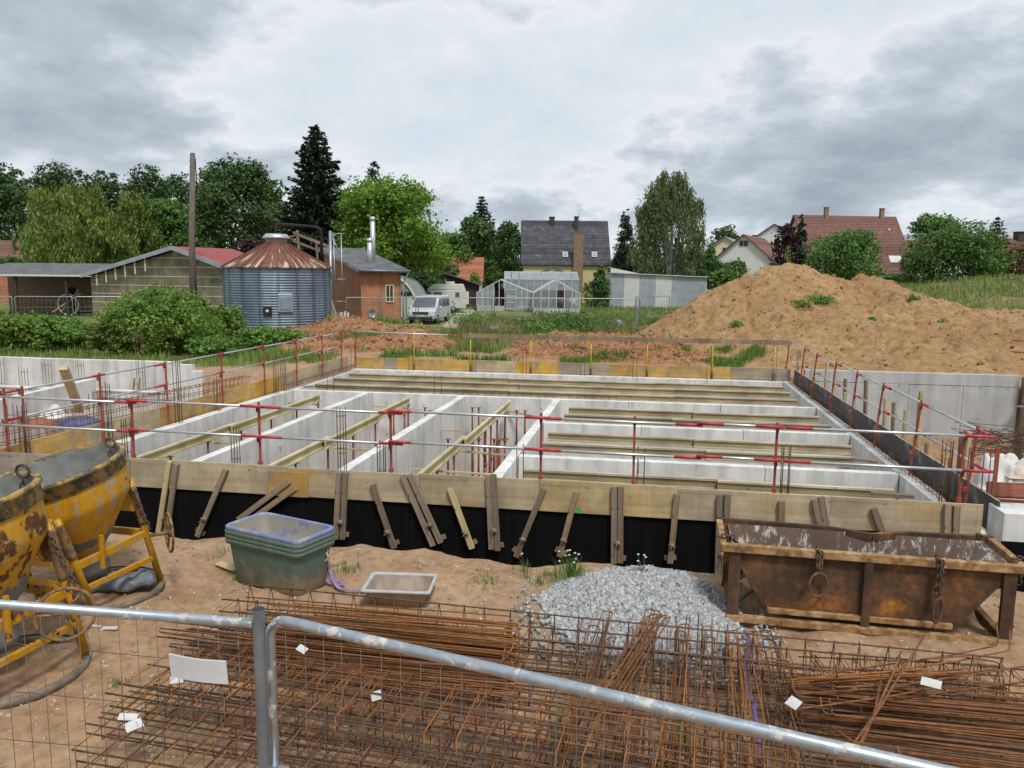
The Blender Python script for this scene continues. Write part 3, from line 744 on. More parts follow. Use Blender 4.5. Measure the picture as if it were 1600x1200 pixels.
# ------------------------------------------------------------------ starter bars
def starter(x, y, zt, n=4, w=.14, d=.10, label='', group='', zb=-.2, ties=2):
    s = thing('starter_bars', label, 'rebar', (x, y, zb), 0, group)
    pos = [(-w / 2, -d / 2), (w / 2, -d / 2), (w / 2, d / 2), (-w / 2, d / 2)][:n]
    for (dx, dy) in pos:
        MB().tube([(dx, dy, 0), (dx + random.uniform(-.015, .015), dy + random.uniform(-.015, .015), zt - zb + random.uniform(-.04, .02))], .008, 6).build('bar', 'rebar_dark', s)
    if n == 4:
        for k in range(ties):
            z = (zt - zb) * (.9 - .42 * k)
            MB().tube([(-w / 2 - .009, -d / 2 - .009, z), (w / 2 + .009, -d / 2 - .009, z), (w / 2 + .009, d / 2 + .009, z), (-w / 2 - .009, d / 2 + .009, z)], .004, 5, closed=True).build('tie', 'rebar_dark', s)
for i, (u, vt, n) in enumerate([(35, 632, 4), (195, 655, 4), (367, 666, 4), (533, 636, 4), (596, 690, 4), (814, 690, 2), (1002, 698, 2), (1230, 697, 4), (1483, 690, 4)]):
    p = ony(u, vt, 11.66); starter(p.x, 11.66, p.z, n, .10, .08, 'starter bars rising from the front wall, ' + ORD[i] + ' cluster from the hedge side corner', 'starter bars of the front wall')
for i, (u, vt) in enumerate([(165, 600), (275, 560), (338, 588), (430, 556), (442, 553)]):
    p = onx(u, vt, -10.68); starter(-10.68, p.y, p.z, 4, .10, .10, 'starter bars beside the orange boards, ' + ORD[i] + ' cluster from the yellow buckets', 'starter bars of the hedge side wall')
for u, vt, n in [(517, 583, 2), (685, 585, 2)]:
    p = ony(u, vt, 22.0); starter(p.x, 22.0, p.z, n, .2, .06, 'two tall starter bars on the far cross wall', 'starter bars of the far cross wall')
for i, (u, vt) in enumerate([(551, 535), (642, 535), (741, 541), (820, 540), (911, 542), (993, 543), (1109, 545), (1211, 543)]):
    p = ony(u, vt, 27.4); starter(p.x, 27.4, p.z, 2, .14, .06, 'pair of thin starter bars at the far wall, ' + ORD[i] + ' from the hedge side corner', 'starter bars of the far wall')
for u, vt, y in [(1493, 690, 12.6), (1510, 700, 12.2), (1545, 700, 11.9), (1478, 712, 13.0)]:
    p = ony(u, vt, y); starter(p.x, y, p.z, 3, .12, .1, 'rusty starter bars in the corner near the bags', 'starter bars of the bag corner')

# ring beam cages on the walls
def cage(label, a, b, w, h, n_long, step, r=.006, rs=.004, mat='rebar_rust', smat=None, group=None, name='rebar_cage', cat='rebar cage', tri=False, ext=.15, roll=0.0, hooks=True):
    """lattice cage: longitudinal bars + stirrups; a-b is the centre of its bottom"""
    a = Vector(a); b = Vector(b); d = b - a; L = d.length; d.normalize()
    c = thing(name, label, cat, a, 0, group)
    s = d.cross(Vector((0, 0, 1))).normalized(); u = s.cross(d)
    if roll: s, u = s * math.cos(roll) + u * math.sin(roll), u * math.cos(roll) - s * math.sin(roll)
    if tri: cs = [(-w / 2, 0), (w / 2, 0), (0, h)]
    else:
        cs = [(-w / 2, 0), (w / 2, 0), (w / 2, h), (-w / 2, h)]
        if n_long >= 6: cs += [(-w / 2, h / 2), (w / 2, h / 2)]
        if n_long >= 8: cs += [(0, 0), (0, h)]
    for (x, z) in cs:
        j = [random.uniform(-.012, .012) for _ in range(4)]
        p = lambda t, jj, kk: d * t + s * (x + j[jj] * .5) + u * (z + j[kk] * .5)
        MB().tube([p(-ext * random.random(), 0, 1), p(L * .5, 1, 2), p(L + ext * random.random(), 2, 3)], r, 6).build('bar', mat, c)
    ring = cs[:4] if not tri else cs
    base = MB()
    pts = [s * (x + math.copysign(rs + r, x) * (1 if x else 0)) + u * (z + (rs + r) * (1 if z > h * .5 else -1)) for x, z in ring]
    base.tube(pts, rs, 5, closed=True)
    if hooks and not tri:
        base.tube([pts[3], pts[3] - u * (h * .25) + s * (w * .22)], rs, 5)
    me = base.mesh('stirrup')
    n = int(L / step)
    for k in range(n + 1):
        o = obj('stirrup', me, smat or mat, c, loc=d * (k * L / max(1, n) + random.uniform(-.012, .012)))
        o.rotation_euler = (random.uniform(-.03, .03), random.uniform(-.03, .03), random.uniform(-.05, .05))
    return c
cage('long bright rebar ring cage lying on the wall beside the dark sheets', (4.62, 11.9, ZT + .02), (4.62, 27.2, ZT + .02), .15, .16, 4, .2, .006, .005, 'rebar_dark')
cage('rebar ring cage on the hedge side wall by the pale corner boards', (-10.66, 21.6, ZT + .02), (-10.66, 27.0, ZT + .02), .14, .14, 4, .16, .006, .005, 'rebar_rust')
cage('rebar mesh cage lying along the far cross wall', (-10.3, 22.25, ZT - .1), (-.9, 22.25, ZT - .1), .14, .16, 4, .22, .006, .005, 'rebar_dark')
# timber stakes behind the dark sheets
for i, (u, vt, y, m) in enumerate([(1240, 550, 27.3, 'timber_old'), (1292, 566, 23.4, 'timber_new'), (1304, 570, 22.8, 'timber_new'), (1322, 592, 21.6, 'timber_brown'), (1357, 594, 19.6, 'timber_brown'), (1318, 613, 20.9, 'timber_new'), (1386, 622, 17.6, 'timber_new'), (1400, 629, 17.0, 'timber_brown'), (1415, 640, 16.2, 'timber_new'), (1437, 612, 15.4, 'timber_brown'), (1443, 614, 15.2, 'timber_new'), (1444, 692, 14.7, 'timber_brown'), (1492, 673, 13.2, 'timber_brown'), (1498, 675, 13.0, 'timber_new'), (1262, 572, 25.3, 'timber_new'), (1268, 590, 24.6, 'timber_brown')]):
    p = ony(u, vt, y)
    o = MB().box(-.05, .05, -.026, .026, 0, p.z + .4).build('timber_stake', m, None, .003, loc=(max(p.x, 4.86), y, -.4), rot=(random.uniform(-.04, .04), random.uniform(-.03, .03), R_(80) + random.uniform(-.5, .5)))
    tag(o, {'timber_old': 'dark', 'timber_new': 'pale', 'timber_brown': 'brown'}[m] + ' timber stake behind the dark sheets, ' + ORD[sorted([27.3, 23.4, 22.8, 21.6, 19.6, 20.9, 17.6, 17.0, 16.2, 15.4, 15.2, 14.7, 13.2, 13.0, 25.3, 24.6]).index(y)] + ' from the skip end', 'stake', 'stakes behind the dark sheets', 'thing')

for o in [q for q in scene.objects if q.get('category') == 'wall' and q.name.startswith('concrete_wall') and abs(q.rotation_euler.z) < .1 and -12 < q.location.x < 4 and 14 < q.location.y < 23]:
    Lw = max(c.bound_box[4][0] for c in o.children)
    hm = MB().tube([(0, -.101, 0), (0, -.107, 0)], .022, 8).mesh('tie_hole')
    for k in range(int(Lw / 1.15)):
        for zz in (-.42, -1.35): obj('tie_hole', hm, 'joint_dark', o, loc=(.6 + k * 1.15, 0, zz))
# ------------------------------------------------------------------ site fence
def fence_panel(label, a, b, corner_r=.0, mirror=False, zt=2.0, ext_post=.06):
    a = Vector((a[0], a[1], 0)); b = Vector((b[0], b[1], 0)); L = (b - a).length; ang = math.atan2(b.y - a.y, b.x - a.x)
    f = thing('mesh_fence', label, 'fence', (a.x, a.y, 0), ang)
    r = .0205
    if corner_r:
        arc = [(corner_r - corner_r * math.cos(t), 0, zt - corner_r + corner_r * math.sin(t)) for t in np.linspace(0, math.pi / 2, 9)]
        MB().tube([(0, 0, .05)] + arc + [(L * .5, 0, zt - .004), (L, 0, zt)], r, 14).build('tube_frame', 'galv_fence', f)
    else:
        MB().tube([(0, 0, zt), (L - .02, 0, zt)], r * .93, 14).build('top_tube', 'galv_fence', f)
    if mirror:
        p = MB().tube([(L, 0, .04), (L, 0, zt + ext_post)], r * 1.12, 16, caps=False); p.tube([(L, 0, .04), (L, 0, zt + ext_post - .05)], r * .98, 16)
        p.build('post', 'galv_dull', f)
    MB().tube([(0, 0, .22), (L, 0, .22)], r * .9, 10).build('bottom_tube', 'galv_fence', f)
    me = MB().tube([(0, 0, .22), (0, 0, zt - .01)], .0014, 5).mesh('wire')
    n = int(L / .082)
    for k in range(1, n):
        obj('wire', me, 'galv_wire', f, loc=(k * L / n, -.006, 0), rot=(0, random.uniform(-.004, .004), 0))
    for k, z in enumerate(np.arange(.40, zt - .12, .205)):
        pts = [(x, .0, z + .006 * math.sin(x * 3 + k)) for x in np.linspace(0, L, 8)]
        MB().tube(pts, .0016, 5).build('wire', 'galv_wire', f)
    return f
simple('galv_wire', (.09, .07, .06), (.18, .155, .14), 20, .5, .6, 0)
P1 = (-1.415, 2.605)
fence_panel('galvanised mesh fence panel carrying the blank white plate', (-4.95, 2.50), P1, 0, True)
fence_panel('galvanised mesh fence panel with rounded tube corner and mortar splashes', (-1.403, 2.665), (-1.403 + 3.40, 2.665 - .836), .085)
c = thing('fence_coupler', 'small rusty coupler clamping the two fence posts', 'clamp', (-1.39, 2.63, 1.36))
MB().box(-.05, .055, -.034, .034, -.035, .035).build('clamp', 'galv_old', c, .005); MB().tube([(.03, -.06, 0), (.09, -.05, .005)], .01, 8).build('bolt', 'timber_new', c)
simple('plate_white', (.50, .52, .54), (.60, .62, .63), 5, .5, 0, .1, .003)
pl = [onz(u, v, 1.64) for u, v in [(264, 1020), (352, 1036)]]
a = ony(264, 1021, 2.56); b = ony(353, 1033, 2.575); h = .10
mb = MB(); N = 10
for i in range(N + 1):
    t_ = i / N; p = a.lerp(b, t_); bow = -.012 * math.sin(math.pi * t_)
    mb.v += [(p.x + .004, p.y + bow, p.z - .092), (p.x, p.y + bow - .004, p.z), (p.x, p.y + bow + .004, p.z + .0), (p.x + .004, p.y + bow + .004, p.z - .092)]
for i in range(N):
    for k in range(4):
        j = (k + 1) % 4; mb.f.append((i * 4 + k, i * 4 + j, i * 4 + 4 + j, i * 4 + 4 + k)); mb.sm.append(False)
mb.f += [(0, 1, 2, 3), (N * 4 + 3, N * 4 + 2, N * 4 + 1, N * 4)]; mb.sm += [False, False]
tag(mb.build('blank_plate', 'plate_white'), 'blank white plate wired to the mesh fence', 'sign', None, 'thing')

# ------------------------------------------------------------------ concrete buckets
def yellow(name, amount):
    t = NT(name); a = t.noise(7, 9, .66); b = t.noise(30, 6, .6); dr = t.noise(1.0, 6, .6, t.coord((10, 10, 1.2)))
    y = t.ramp(b, [(.3, (.46, .225, .008)), (.7, (.56, .29, .014))])
    y = t.mix(.5, y, t.ramp(dr, [(.35, (.62, .55, .45)), (.55, (1, 1, 1))]), 'MULTIPLY')
    ce = t.math('MULTIPLY', t.ramp(t.noise(1.0, 7, .65, t.coord((13, 13, 2.2), loc=(3, 1, 2))), [(.56, 0.0), (.62, 1.0)]), .75)
    y = t.mix(ce, y, (.30, .28, .24))
    m = t.ramp(a, [(amount, 0.0), (amount + .035, 1.0)])
    ru = t.ramp(b, [(.35, (.055, .025, .013)), (.65, (.15, .062, .02))])
    t.base(t.mix(m, y, ru), t.ramp(m, [(0, .45), (1, .9)]), 0, .4); t.bump(m, .3, .004)
yellow('yellow_rusty', .535); yellow('yellow_paint', .66)
steelpaint('wheel_rust', (.16, .10, .05), (.30, .17, .04), (.07, .045, .03), .5, .6, 14)
t = NT('cement_coat'); a = t.noise(4, 8, .65); b = t.noise(1.2, 5, .6)
t.base(t.mix(.8, t.ramp(a, [(.3, (.115, .12, .115)), (.55, (.205, .21, .20)), (.75, (.31, .31, .295))]), t.ramp(b, [(.4, (.72, .72, .72)), (.6, (1.25, 1.25, 1.22))]), 'MULTIPLY'), .9); t.bump(a, .5, .012)
def ringpts(r, z, n=28): return [(r * math.cos(2 * math.pi * k / n), r * math.sin(2 * math.pi * k / n), z) for k in range(n)]
def chain(mb, pts, r=.008, L=.045, w=.016):
    """chain of links along a polyline"""
    pts = [Vector(p) for p in pts]; seg = []; acc = 0
    for i in range(len(pts) - 1):
        d = (pts[i + 1] - pts[i]); n = max(1, int(d.length / (L * .78)))
        for k in range(n): seg.append((pts[i] + d * ((k + .5) / n), d.normalized()))
    for i, (c, d) in enumerate(seg):
        s = d.cross(Vector((.3, .4, 1))).normalized(); t_ = d.cross(s)
        if i % 2: s = t_
        ring = []
        for k in range(10):
            a = 2 * math.pi * k / 10
            ring.append(c + d * (math.cos(a) * L / 2) + s * (math.sin(a) * w))
        mb.tube(ring, r, 5, closed=True)
    return mb
def bucket(label, loc, rz, tilt, s, ymat, wheels, rim_r=.64, top=1.42, ring=.57, tx=7.0):
    o = thing('concrete_bucket', label, 'concrete bucket', loc, rz)
    Tm = Matrix.Rotation(tilt, 4, 'Y') @ Matrix.Rotation(R_(tx), 4, 'X'); o.scale = (s, s, s)
    oz = top
    prof = [(.15, .40), (.17, .46), (.19, .50), (rim_r * .93, 1.02), (rim_r * .955, 1.08), (rim_r * .955, oz - .13)]
    MB().lathe(prof, 40, Tm).build('hopper', ymat, o)
    band = MB().lathe([(rim_r * .955, oz - .135), (rim_r * .985, oz - .13), (rim_r * .985, oz - .02), (rim_r * 1.02, oz - .015), (rim_r * 1.02, oz + .02), (rim_r * .955, oz + .025), (rim_r * .94, oz)], 44, Tm).build('rim_band', 'rim_dirty', o)
    inn = MB().lathe([(rim_r * .945, oz + .012), (rim_r * .93, oz - .02), (rim_r * .925, oz - .28), (.30, .62), (.12, .48), (0, .47)], 40, Tm)
    for i, p in enumerate(inn.v):
        if 40 <= i < 160:
            k = 1 + .02 * math.sin(i * 1.7) ; inn.v[i] = (p[0] * k, p[1] * k, p[2] + .015 * math.sin(i * 2.3))
    inn.build('cement_lining', 'cement_coat', o)
    MB().lathe([(.16, .41), (.18, .30), (.13, .22), (.12, .22)], 20, Tm).build('outlet', 'cement_coat', o)
    # legs and ring
    rg = MB(); rg.tube(ringpts(ring, .035), .028, 6, closed=True); rg.lathe([(ring - .01, .0), (ring + .035, 0), (ring + .035, .07), (ring + .02, .07)], 36); rg.build('base_ring', 'ring_steel', o)
    for k in range(4):
        a = R_(45 + 90 * k); tp = Tm @ Vector((rim_r * .93 * math.cos(a), rim_r * .93 * math.sin(a), 1.08))
        lg = MB().tube([tp, Vector((ring * .99 * math.cos(a), ring * .99 * math.sin(a), .04))], .034, 10).build('leg', ymat, o)
        if k in (0, 3): MB().tube([tp.lerp(Vector((ring * math.cos(a), ring * math.sin(a), .04)), f) for f in np.linspace(.06, .42, 14)], [.036 + .008 * (i % 2) for i in range(14)], 10).build('spring', 'wheel_rust', lg)
        # gusset plate to the hopper
        q1 = Tm @ Vector((.42 * math.cos(a), .42 * math.sin(a), .80)); n = Vector((-math.sin(a), math.cos(a), 0)) * .006
        mid = tp.lerp(Vector((ring * math.cos(a), ring * math.sin(a), .04)), .3)
        MB().add([tp + n, q1 + n, mid + n, tp - n, q1 - n, mid - n], [(0, 1, 2), (5, 4, 3), (0, 3, 4, 1), (1, 4, 5, 2), (2, 5, 3, 0)]).build('gusset', ymat, o)
    def corner(k, z):
        a = R_(45 + 90 * k); f = (1.08 - z) / 1.04; tp = Tm @ Vector((rim_r * .93 * math.cos(a), rim_r * .93 * math.sin(a), 1.08))
        return tp.lerp(Vector((ring * math.cos(a), ring * math.sin(a), .04)), f)
    for k in range(4):
        MB().bar(corner(k, .55), corner((k + 1) % 4, .55), .045, .075).build('cross_bar', ymat, o, .004)
    MB().bar(corner(3, .30), corner(0, .30), .04, .05).build('cross_bar', ymat, o, .004)
    MB().bar(corner(2, .30), corner(3, .30), .04, .05).build('cross_bar', ymat, o, .004)
    m = corner(3, .55).lerp(corner(0, .55), .3); MB().bar(m + Vector((.05, 0, -.12)), m + Vector((.05, 0, .22)), .035, .035, (1, 0, 0)).build('lever', ymat, o, .003)
    for (wx, wy, wz, ax, wr) in wheels:
        M = Matrix.Translation((wx, wy, wz)) @ Matrix.Rotation(ax, 4, 'Z') @ Matrix.Rotation(R_(90), 4, 'Y')
        wmb = MB(); wmb.tube([M @ Vector(p) for p in ringpts(wr, 0, 24)], .014, 8, closed=True)
        for k in range(3):
            a = 2 * math.pi * k / 3 + .4; wmb.tube([M @ Vector((0, 0, 0)), M @ Vector((wr * math.cos(a), wr * math.sin(a), 0))], .010, 6)
        wmb.tube([M @ Vector((0, 0, .03)), M @ Vector((0, 0, -.18))], .02, 8); wmb.build('hand_wheel', 'wheel_rust', o)
    # lifting chain inside and shackles on the rim
    ch = MB(); rc = rim_r * .86
    for a in (R_(70), R_(-150)):
        p = Tm @ Vector((rc * math.cos(a), rc * math.sin(a), oz + .01))
        chain(ch, [p, p + Vector((-.02, -.04, -.30))], .007, .05, .016)
        ch.tube([p + Vector((.07 * math.cos(t_), 0, .05 + .05 * math.sin(t_))) for t_ in np.linspace(0, 2 * math.pi, 12, endpoint=False)], .011, 6, closed=True)
    p = Tm @ Vector((rim_r * math.cos(R_(-58)), rim_r * math.sin(R_(-58)), oz))
    ch.tube([p + Vector((.055 * math.cos(t_), .01, .03 + .05 * math.sin(t_))) for t_ in np.linspace(0, 2 * math.pi, 12, endpoint=False)], .011, 6, closed=True)
    ch.build('chain', 'rebar_dark', o)
    pp = corner(0, 1.0); c2 = MB(); chain(c2, [pp + Vector((.02, -.03, 0)), pp + Vector((.12, .0, -.22)), pp + Vector((.20, .02, -.42))], .007, .05, .016); c2.build('side_chain', 'rebar_dark', o)
    return o
t = NT('rim_dirty'); a = t.noise(9, 8, .68)
t.base(t.ramp(a, [(.36, (.055, .045, .032)), (.48, (.13, .11, .08)), (.56, (.40, .24, .03)), (.66, (.30, .27, .21))]), .85); t.bump(a, .4, .006)
bucket('tilted yellow concrete bucket with cement coated bowl beside the black wall', (-5.54, 6.98, 0), R_(-14), R_(-8), 1.0, 'yellow_paint', [(.62, .34, .64, R_(58), .20)], .65, 1.40, .57, 12.0)
b2 = bucket('rust pitted yellow concrete bucket standing next to the mesh fence', (-5.15, 5.32, 0), R_(-10), R_(-9), 1.08, 'yellow_rusty', [(.50, .12, .52, R_(-40), .20)], .61, 1.40, .54, 8.0)
a = R_(-5); st_ = MB(); Ms = Matrix.Translation((0, 0, 0))
for k in range(2):
    for i in range(6):
        pass
lab_ = MB(); rr = .61 * .965
def cyl(aa, z): return Vector((rr * math.cos(aa), rr * math.sin(aa), z))
a0, a1 = R_(-36), R_(-28)
lab_.add([cyl(a0, 1.22), cyl((a0 + a1) / 2, 1.22), cyl(a1, 1.22), cyl(a1, 1.30), cyl((a0 + a1) / 2, 1.30), cyl(a0, 1.30)], [(0, 1, 4, 5), (1, 2, 3, 4)])
t = NT('sticker'); t.base(t.ramp(t.noise(14, 3, .5), [(.42, (.55, .58, .58)), (.5, (.20, .32, .36)), (.58, (.62, .62, .55)), (.66, (.55, .45, .12))], 'CONSTANT'), .5)
lab_.v = [tuple(Matrix.Rotation(R_(-9), 4, 'Y') @ Matrix.Rotation(R_(8), 4, 'X') @ Vector(q)) for q in lab_.v]; lab_.build('sticker', 'sticker', b2)
# rolled grey sack under the far bucket
sk = MB(); simple('sack_grey', (.085, .10, .12), (.22, .245, .27), 5, .7, 0, .5, .03, (1, 4, 4))
N = 14
sk.tube([(-.38 + .76 * i / (N - 1), .05 * math.sin(i * .5), .11 + .015 * math.sin(i * 1.3)) for i in range(N)], [.055] + [.105 + .012 * math.sin(i * 1.9) + .008 * math.sin(i * 4.1) for i in range(N - 2)] + [.06], 16)
sk.v = [(x, y * 1.35 + .02 * math.sin(x * 9), max(.008, z * .8 + .016 * math.sin(x * 30 + y * 14) + .012 * math.sin(y * 45))) for x, y, z in sk.v]
p = onz(180, 925)
tag(sk.build('rolled_sack', 'sack_grey', None, loc=(p.x, p.y, .02), rot=(0, 0, R_(28))), 'rolled grey plastic sack lying under the tilted concrete bucket', 'sack', None, 'thing')

# ------------------------------------------------------------------ stacked tubs
def plastic(name, c1, c2, mud, lo=.45, grad=True):
    t = NT(name); a = t.noise(3.2, 8, .66); b = t.noise(16, 6, .6)
    c = t.ramp(b, [(.3, c1), (.7, c2)]); s_ = t.n('ShaderNodeSeparateXYZ'); t.l(t.tc.outputs['Object'], s_.inputs[0])
    h = t.math('SUBTRACT', t.math('ADD', a, .12), t.math('MULTIPLY', s_.outputs[2], .55))
    m = t.ramp(h if grad else a, [(lo, 0.0), (lo + .18, 1.0)])
    t.base(t.mix(m, c, t.ramp(b, [(.35, mud), (.7, tuple(k * 1.35 for k in mud))])), .65, 0, .35); t.bump(a, .15, .01)
plastic('tub_green', (.085, .135, .105), (.125, .18, .145), (.25, .20, .135), .50)
plastic('tub_blue', (.13, .17, .34), (.20, .25, .42), (.33, .32, .29), .47, False)
simple('tub_inside', (.14, .16, .34), (.29, .27, .225), 3.2, .7, 0, .3, .01, (1, 1, 1), 8, .34, .46)
def rrect(lx, ly, r, n=5):
    pts = []
    for cx, cy, a0 in ((lx / 2 - r, ly / 2 - r, 0), (-lx / 2 + r, ly / 2 - r, 90), (-lx / 2 + r, -ly / 2 + r, 180), (lx / 2 - r, -ly / 2 + r, 270)):
        for k in range(n + 1):
            a = R_(a0 + 90 * k / n); pts.append((cx + r * math.cos(a), cy + r * math.sin(a)))
    return pts
def loft(mb, rings, cap0=True, cap1=False):
    """rings: list of (outline pts, z)"""
    V = []; n = len(rings[0][0])
    for pts, z in rings: V += [(x, y, z) for x, y in pts]
    F = []
    for i in range(len(rings) - 1):
        for k in range(n):
            k2 = (k + 1) % n; F.append((i * n + k, i * n + k2, (i + 1) * n + k2, (i + 1) * n + k))
    mb.add(V, F, True)
    o = len(mb.v) - len(V)
    if cap0: mb.f.append(tuple(o + k for k in range(n - 1, -1, -1))); mb.sm.append(False)
    if cap1: mb.f.append(tuple(o + (len(rings) - 1) * n + k for k in range(n))); mb.sm.append(False)
    return mb
TC = ((onz(354, 822, .6) + onz(521, 830, .6)) / 2); tang = math.atan2(7.21 - 7.58, -3.36 + 4.45)
def tub(label, z, mat, lx=1.08, ly=.59, h=.50, group=None, full=True):
    o = thing('mortar_tub', label, 'tub', (TC.x, TC.y, z), tang, group)
    def sc(k): return rrect(lx * k, ly * (1 - (1 - k) * 1.5), .09)
    b = MB(); loft(b, [(sc(.84), 0), (sc(.865), .02), (sc(.955), h - .04)]); b.build('body', mat, o)
    r = MB(); loft(r, [(sc(.955), h - .06), (sc(1.01), h - .055), (sc(1.02), h - .01), (sc(1.0), h), (sc(.955), h), (sc(.95), h - .03)], False); r.build('rim', mat, o)
    i = MB(); loft(i, [(sc(.83), .03), (sc(.94), h - .02)]); i.build('inside', 'tub_inside', o)
    return o
G = 'green tubs nested in one stack'
tb = tub('dented green plastic tub, lowest of the nested stack', .0, 'tub_green')
for k in range(2): tub(['green plastic tub nested directly in the lowest one', 'green plastic tub nested directly under the blue one'][k], .045 * (k + 1), 'tub_green', group=G)
tub('blue plastic tub with cement crust on top of the green stack', .135, 'tub_blue', 1.07, .58)
# rope and purple strap
rp = MB(); c = onz(505, 850, .45)
for k in range(3):
    rp.tube([c + Vector((.055 * math.cos(t_) + .01 * k, -.02 - .015 * k, -.06 * k + .05 * math.sin(t_))) for t_ in np.linspace(0, 2 * math.pi, 12, endpoint=False)], .011, 6, closed=True)
rp.tube([c + Vector((-.02, 0, .05)), c + Vector((.06, .03, .1)), c + Vector((.1, .06, .04)), c + Vector((0, -.03, -.18)), c + Vector((-.02, -.02, -.22))], .011, 6)
simple('rope', (.34, .30, .22), (.46, .42, .33), 20, .9)
tag(rp.build('knotted_rope', 'rope'), 'knotted rope hanging at the corner of the tub stack', 'rope', None, 'thing')
def strap(label, pts, w, mat, name='lifting_strap'):
    mb = MB(); pts = [Vector(p) for p in pts]
    # Catmull-Rom
    P = [pts[0]] + pts + [pts[-1]]; sm = []
    for i in range(1, len(P) - 2):
        for k in range(6):
            t_ = k / 6; p0, p1, p2, p3 = P[i - 1], P[i], P[i + 1], P[i + 2]
            sm.append(.5 * ((2 * p1) + (p2 - p0) * t_ + (2 * p0 - 5 * p1 + 4 * p2 - p3) * t_ ** 2 + (3 * p1 - p0 - 3 * p2 + p3) * t_ ** 3))
    sm.append(pts[-1])
    for i, p in enumerate(sm):
        d = (sm[min(i + 1, len(sm) - 1)] - sm[max(i - 1, 0)]).normalized(); up = Vector((0, 0, 1)) if abs(d.z) < .8 else Vector((0, -1, 0))
        s = d.cross(up).normalized(); n = s.cross(d) * .003
        mb.v += [tuple(p + s * w / 2 + n), tuple(p - s * w / 2 + n), tuple(p - s * w / 2 - n), tuple(p + s * w / 2 - n)]
    for i in range(len(sm) - 1):
        for k in range(4):
            j = (k + 1) % 4; mb.f.append((i * 4 + k, i * 4 + j, i * 4 + 4 + j, i * 4 + 4 + k)); mb.sm.append(True)
    return tag(mb.build(name, mat), label, 'strap', None, 'thing')
q = onz(507, 870, .3)
strap('faded purple lifting strap hanging from the tubs to the trough', [c + Vector((0, -.03, -.1)), q, onz(504, 893, .12), onz(515, 910, .03), onz(532, 913, .02), onz(535, 911, .03), onz(520, 902, .05), onz(512, 885, .2), c + Vector((.03, -.04, -.12)), onz(515, 890, .16), onz(528, 917, .02), onz(550, 922, .02), onz(572, 924, .02)], .045, 'purple_strap')
strap('bright purple strap lying under the rebar beside the gravel', [onz(1163, 985, .05), onz(1172, 1003, .05), onz(1166, 1030, .12), onz(1165, 1060, .14), onz(1176, 1100, .2), onz(1182, 1130, .2), onz(1188, 1180, .2), onz(1186, 1200, .2), onz(1190, 1230, .2)], .03, 'purple_bright')
# mortar trough
t = NT('trough_grey'); a = t.noise(6, 8, .65); b = t.noise(1.6, 4, .6)
t.base(t.mix(.7, t.ramp(a, [(.35, (.235, .17, .125)), (.6, (.34, .28, .23))]), t.ramp(b, [(.4, (.8, .75, .7)), (.6, (1.1, 1.1, 1.1))]), 'MULTIPLY'), .8); t.bump(a, .2, .006)
simple('trough_rim', (.36, .35, .34), (.45, .44, .43), 7, .7, 0, .15, .004)
simple('mud_dark', (.14, .085, .055), (.19, .12, .08), 6, .6)
tc_ = (onz(561, 925, .2) + onz(686, 900, .2)) / 2
tr = thing('mortar_trough', 'shallow grey plastic mortar trough with brown residue on bare soil', 'trough', (tc_.x, tc_.y, .02), R_(6))
b = MB(); loft(b, [(rrect(.50, .32, .05), 0), (rrect(.63, .45, .04), .19)]); b.build('body', 'trough_grey', tr)
b = MB(); loft(b, [(rrect(.63, .45, .04), .175), (rrect(.70, .52, .03), .18), (rrect(.705, .525, .03), .2), (rrect(.64, .46, .04), .205), (rrect(.62, .44, .04), .18)], False); b.build('rim', 'trough_rim', tr)
b = MB(); loft(b, [(rrect(.49, .31, .05), .012), (rrect(.618, .438, .04), .186)]); b.build('inside', 'trough_grey', tr)
MB().add([(x, y, .045) for x, y in rrect(.46, .26, .05)], [tuple(range(24))]).build('residue', 'mud_dark', tr)

# ------------------------------------------------------------------ steel skip
t = NT('skip_rust'); a = t.noise(2.2, 8, .66); b = t.noise(22, 7, .65); d_ = t.noise(1.0, 6, .6, t.coord((9, 9, 1.1)))
cc = t.ramp(a, [(.36, (.055, .034, .022)), (.50, (.10, .055, .030)), (.57, (.17, .08, .033)), (.66, (.36, .15, .03))])
cc = t.mix(.6, cc, t.ramp(d_, [(.35, (.6, .6, .6)), (.6, (1.15, 1.12, 1.1))]), 'MULTIPLY'); cc = t.mix(.5, cc, t.ramp(b, [(.35, (.6, .58, .55)), (.65, (1.3, 1.25, 1.2))]), 'MULTIPLY')
t.base(cc, .8, .1, .35); t.bump(b, .3, .004)
t = NT('skip_edge'); a = t.noise(10, 8, .68)
t.base(t.ramp(a, [(.35, (.13, .07, .035)), (.5, (.30, .165, .06)), (.62, (.42, .28, .16)), (.75, (.5, .42, .32))]), .9); t.bump(a, .4, .006)
t = NT('skip_inside'); a = t.noise(5, 8, .7, t.coord((3.5, 1, 1.2), rot=(0, R_(25), 0))); b = t.noise(1.5, 5, .6)
t.base(t.mix(t.math('MULTIPLY', t.ramp(a, [(.53, 0.0), (.60, 1.0)]), t.ramp(b, [(.40, 0.0), (.5, 1.0)])), t.ramp(b, [(.3, (.12, .08, .06)), (.7, (.20, .14, .105))]), (.60, .58, .55)), .85); t.bump(a, .2, .004)
SL, SD = 2.50, .80
sk = thing('steel_skip', 'rusty steel concrete skip on a frame with hanging chains', 'skip', (.80, 7.52, .03), R_(-1.8))
zr = .72; zb_ = .16
x0, x1 = -.02, SL + .02
def trough_poly(o): return [(x0 + .02 - o, zr), (.34 - o * .6, zb_ - o), (SL - .42 + o * .6, zb_ - o), (x1 - .02 + o, zr)]
th = .006
P_ = trough_poly(0)
mb = MB()      # outer shell: front, back, sloped ends, floor, as closed thin plates
for yy in (0.02, SD - .02): mb.prism(P_, yy - th, yy + th)
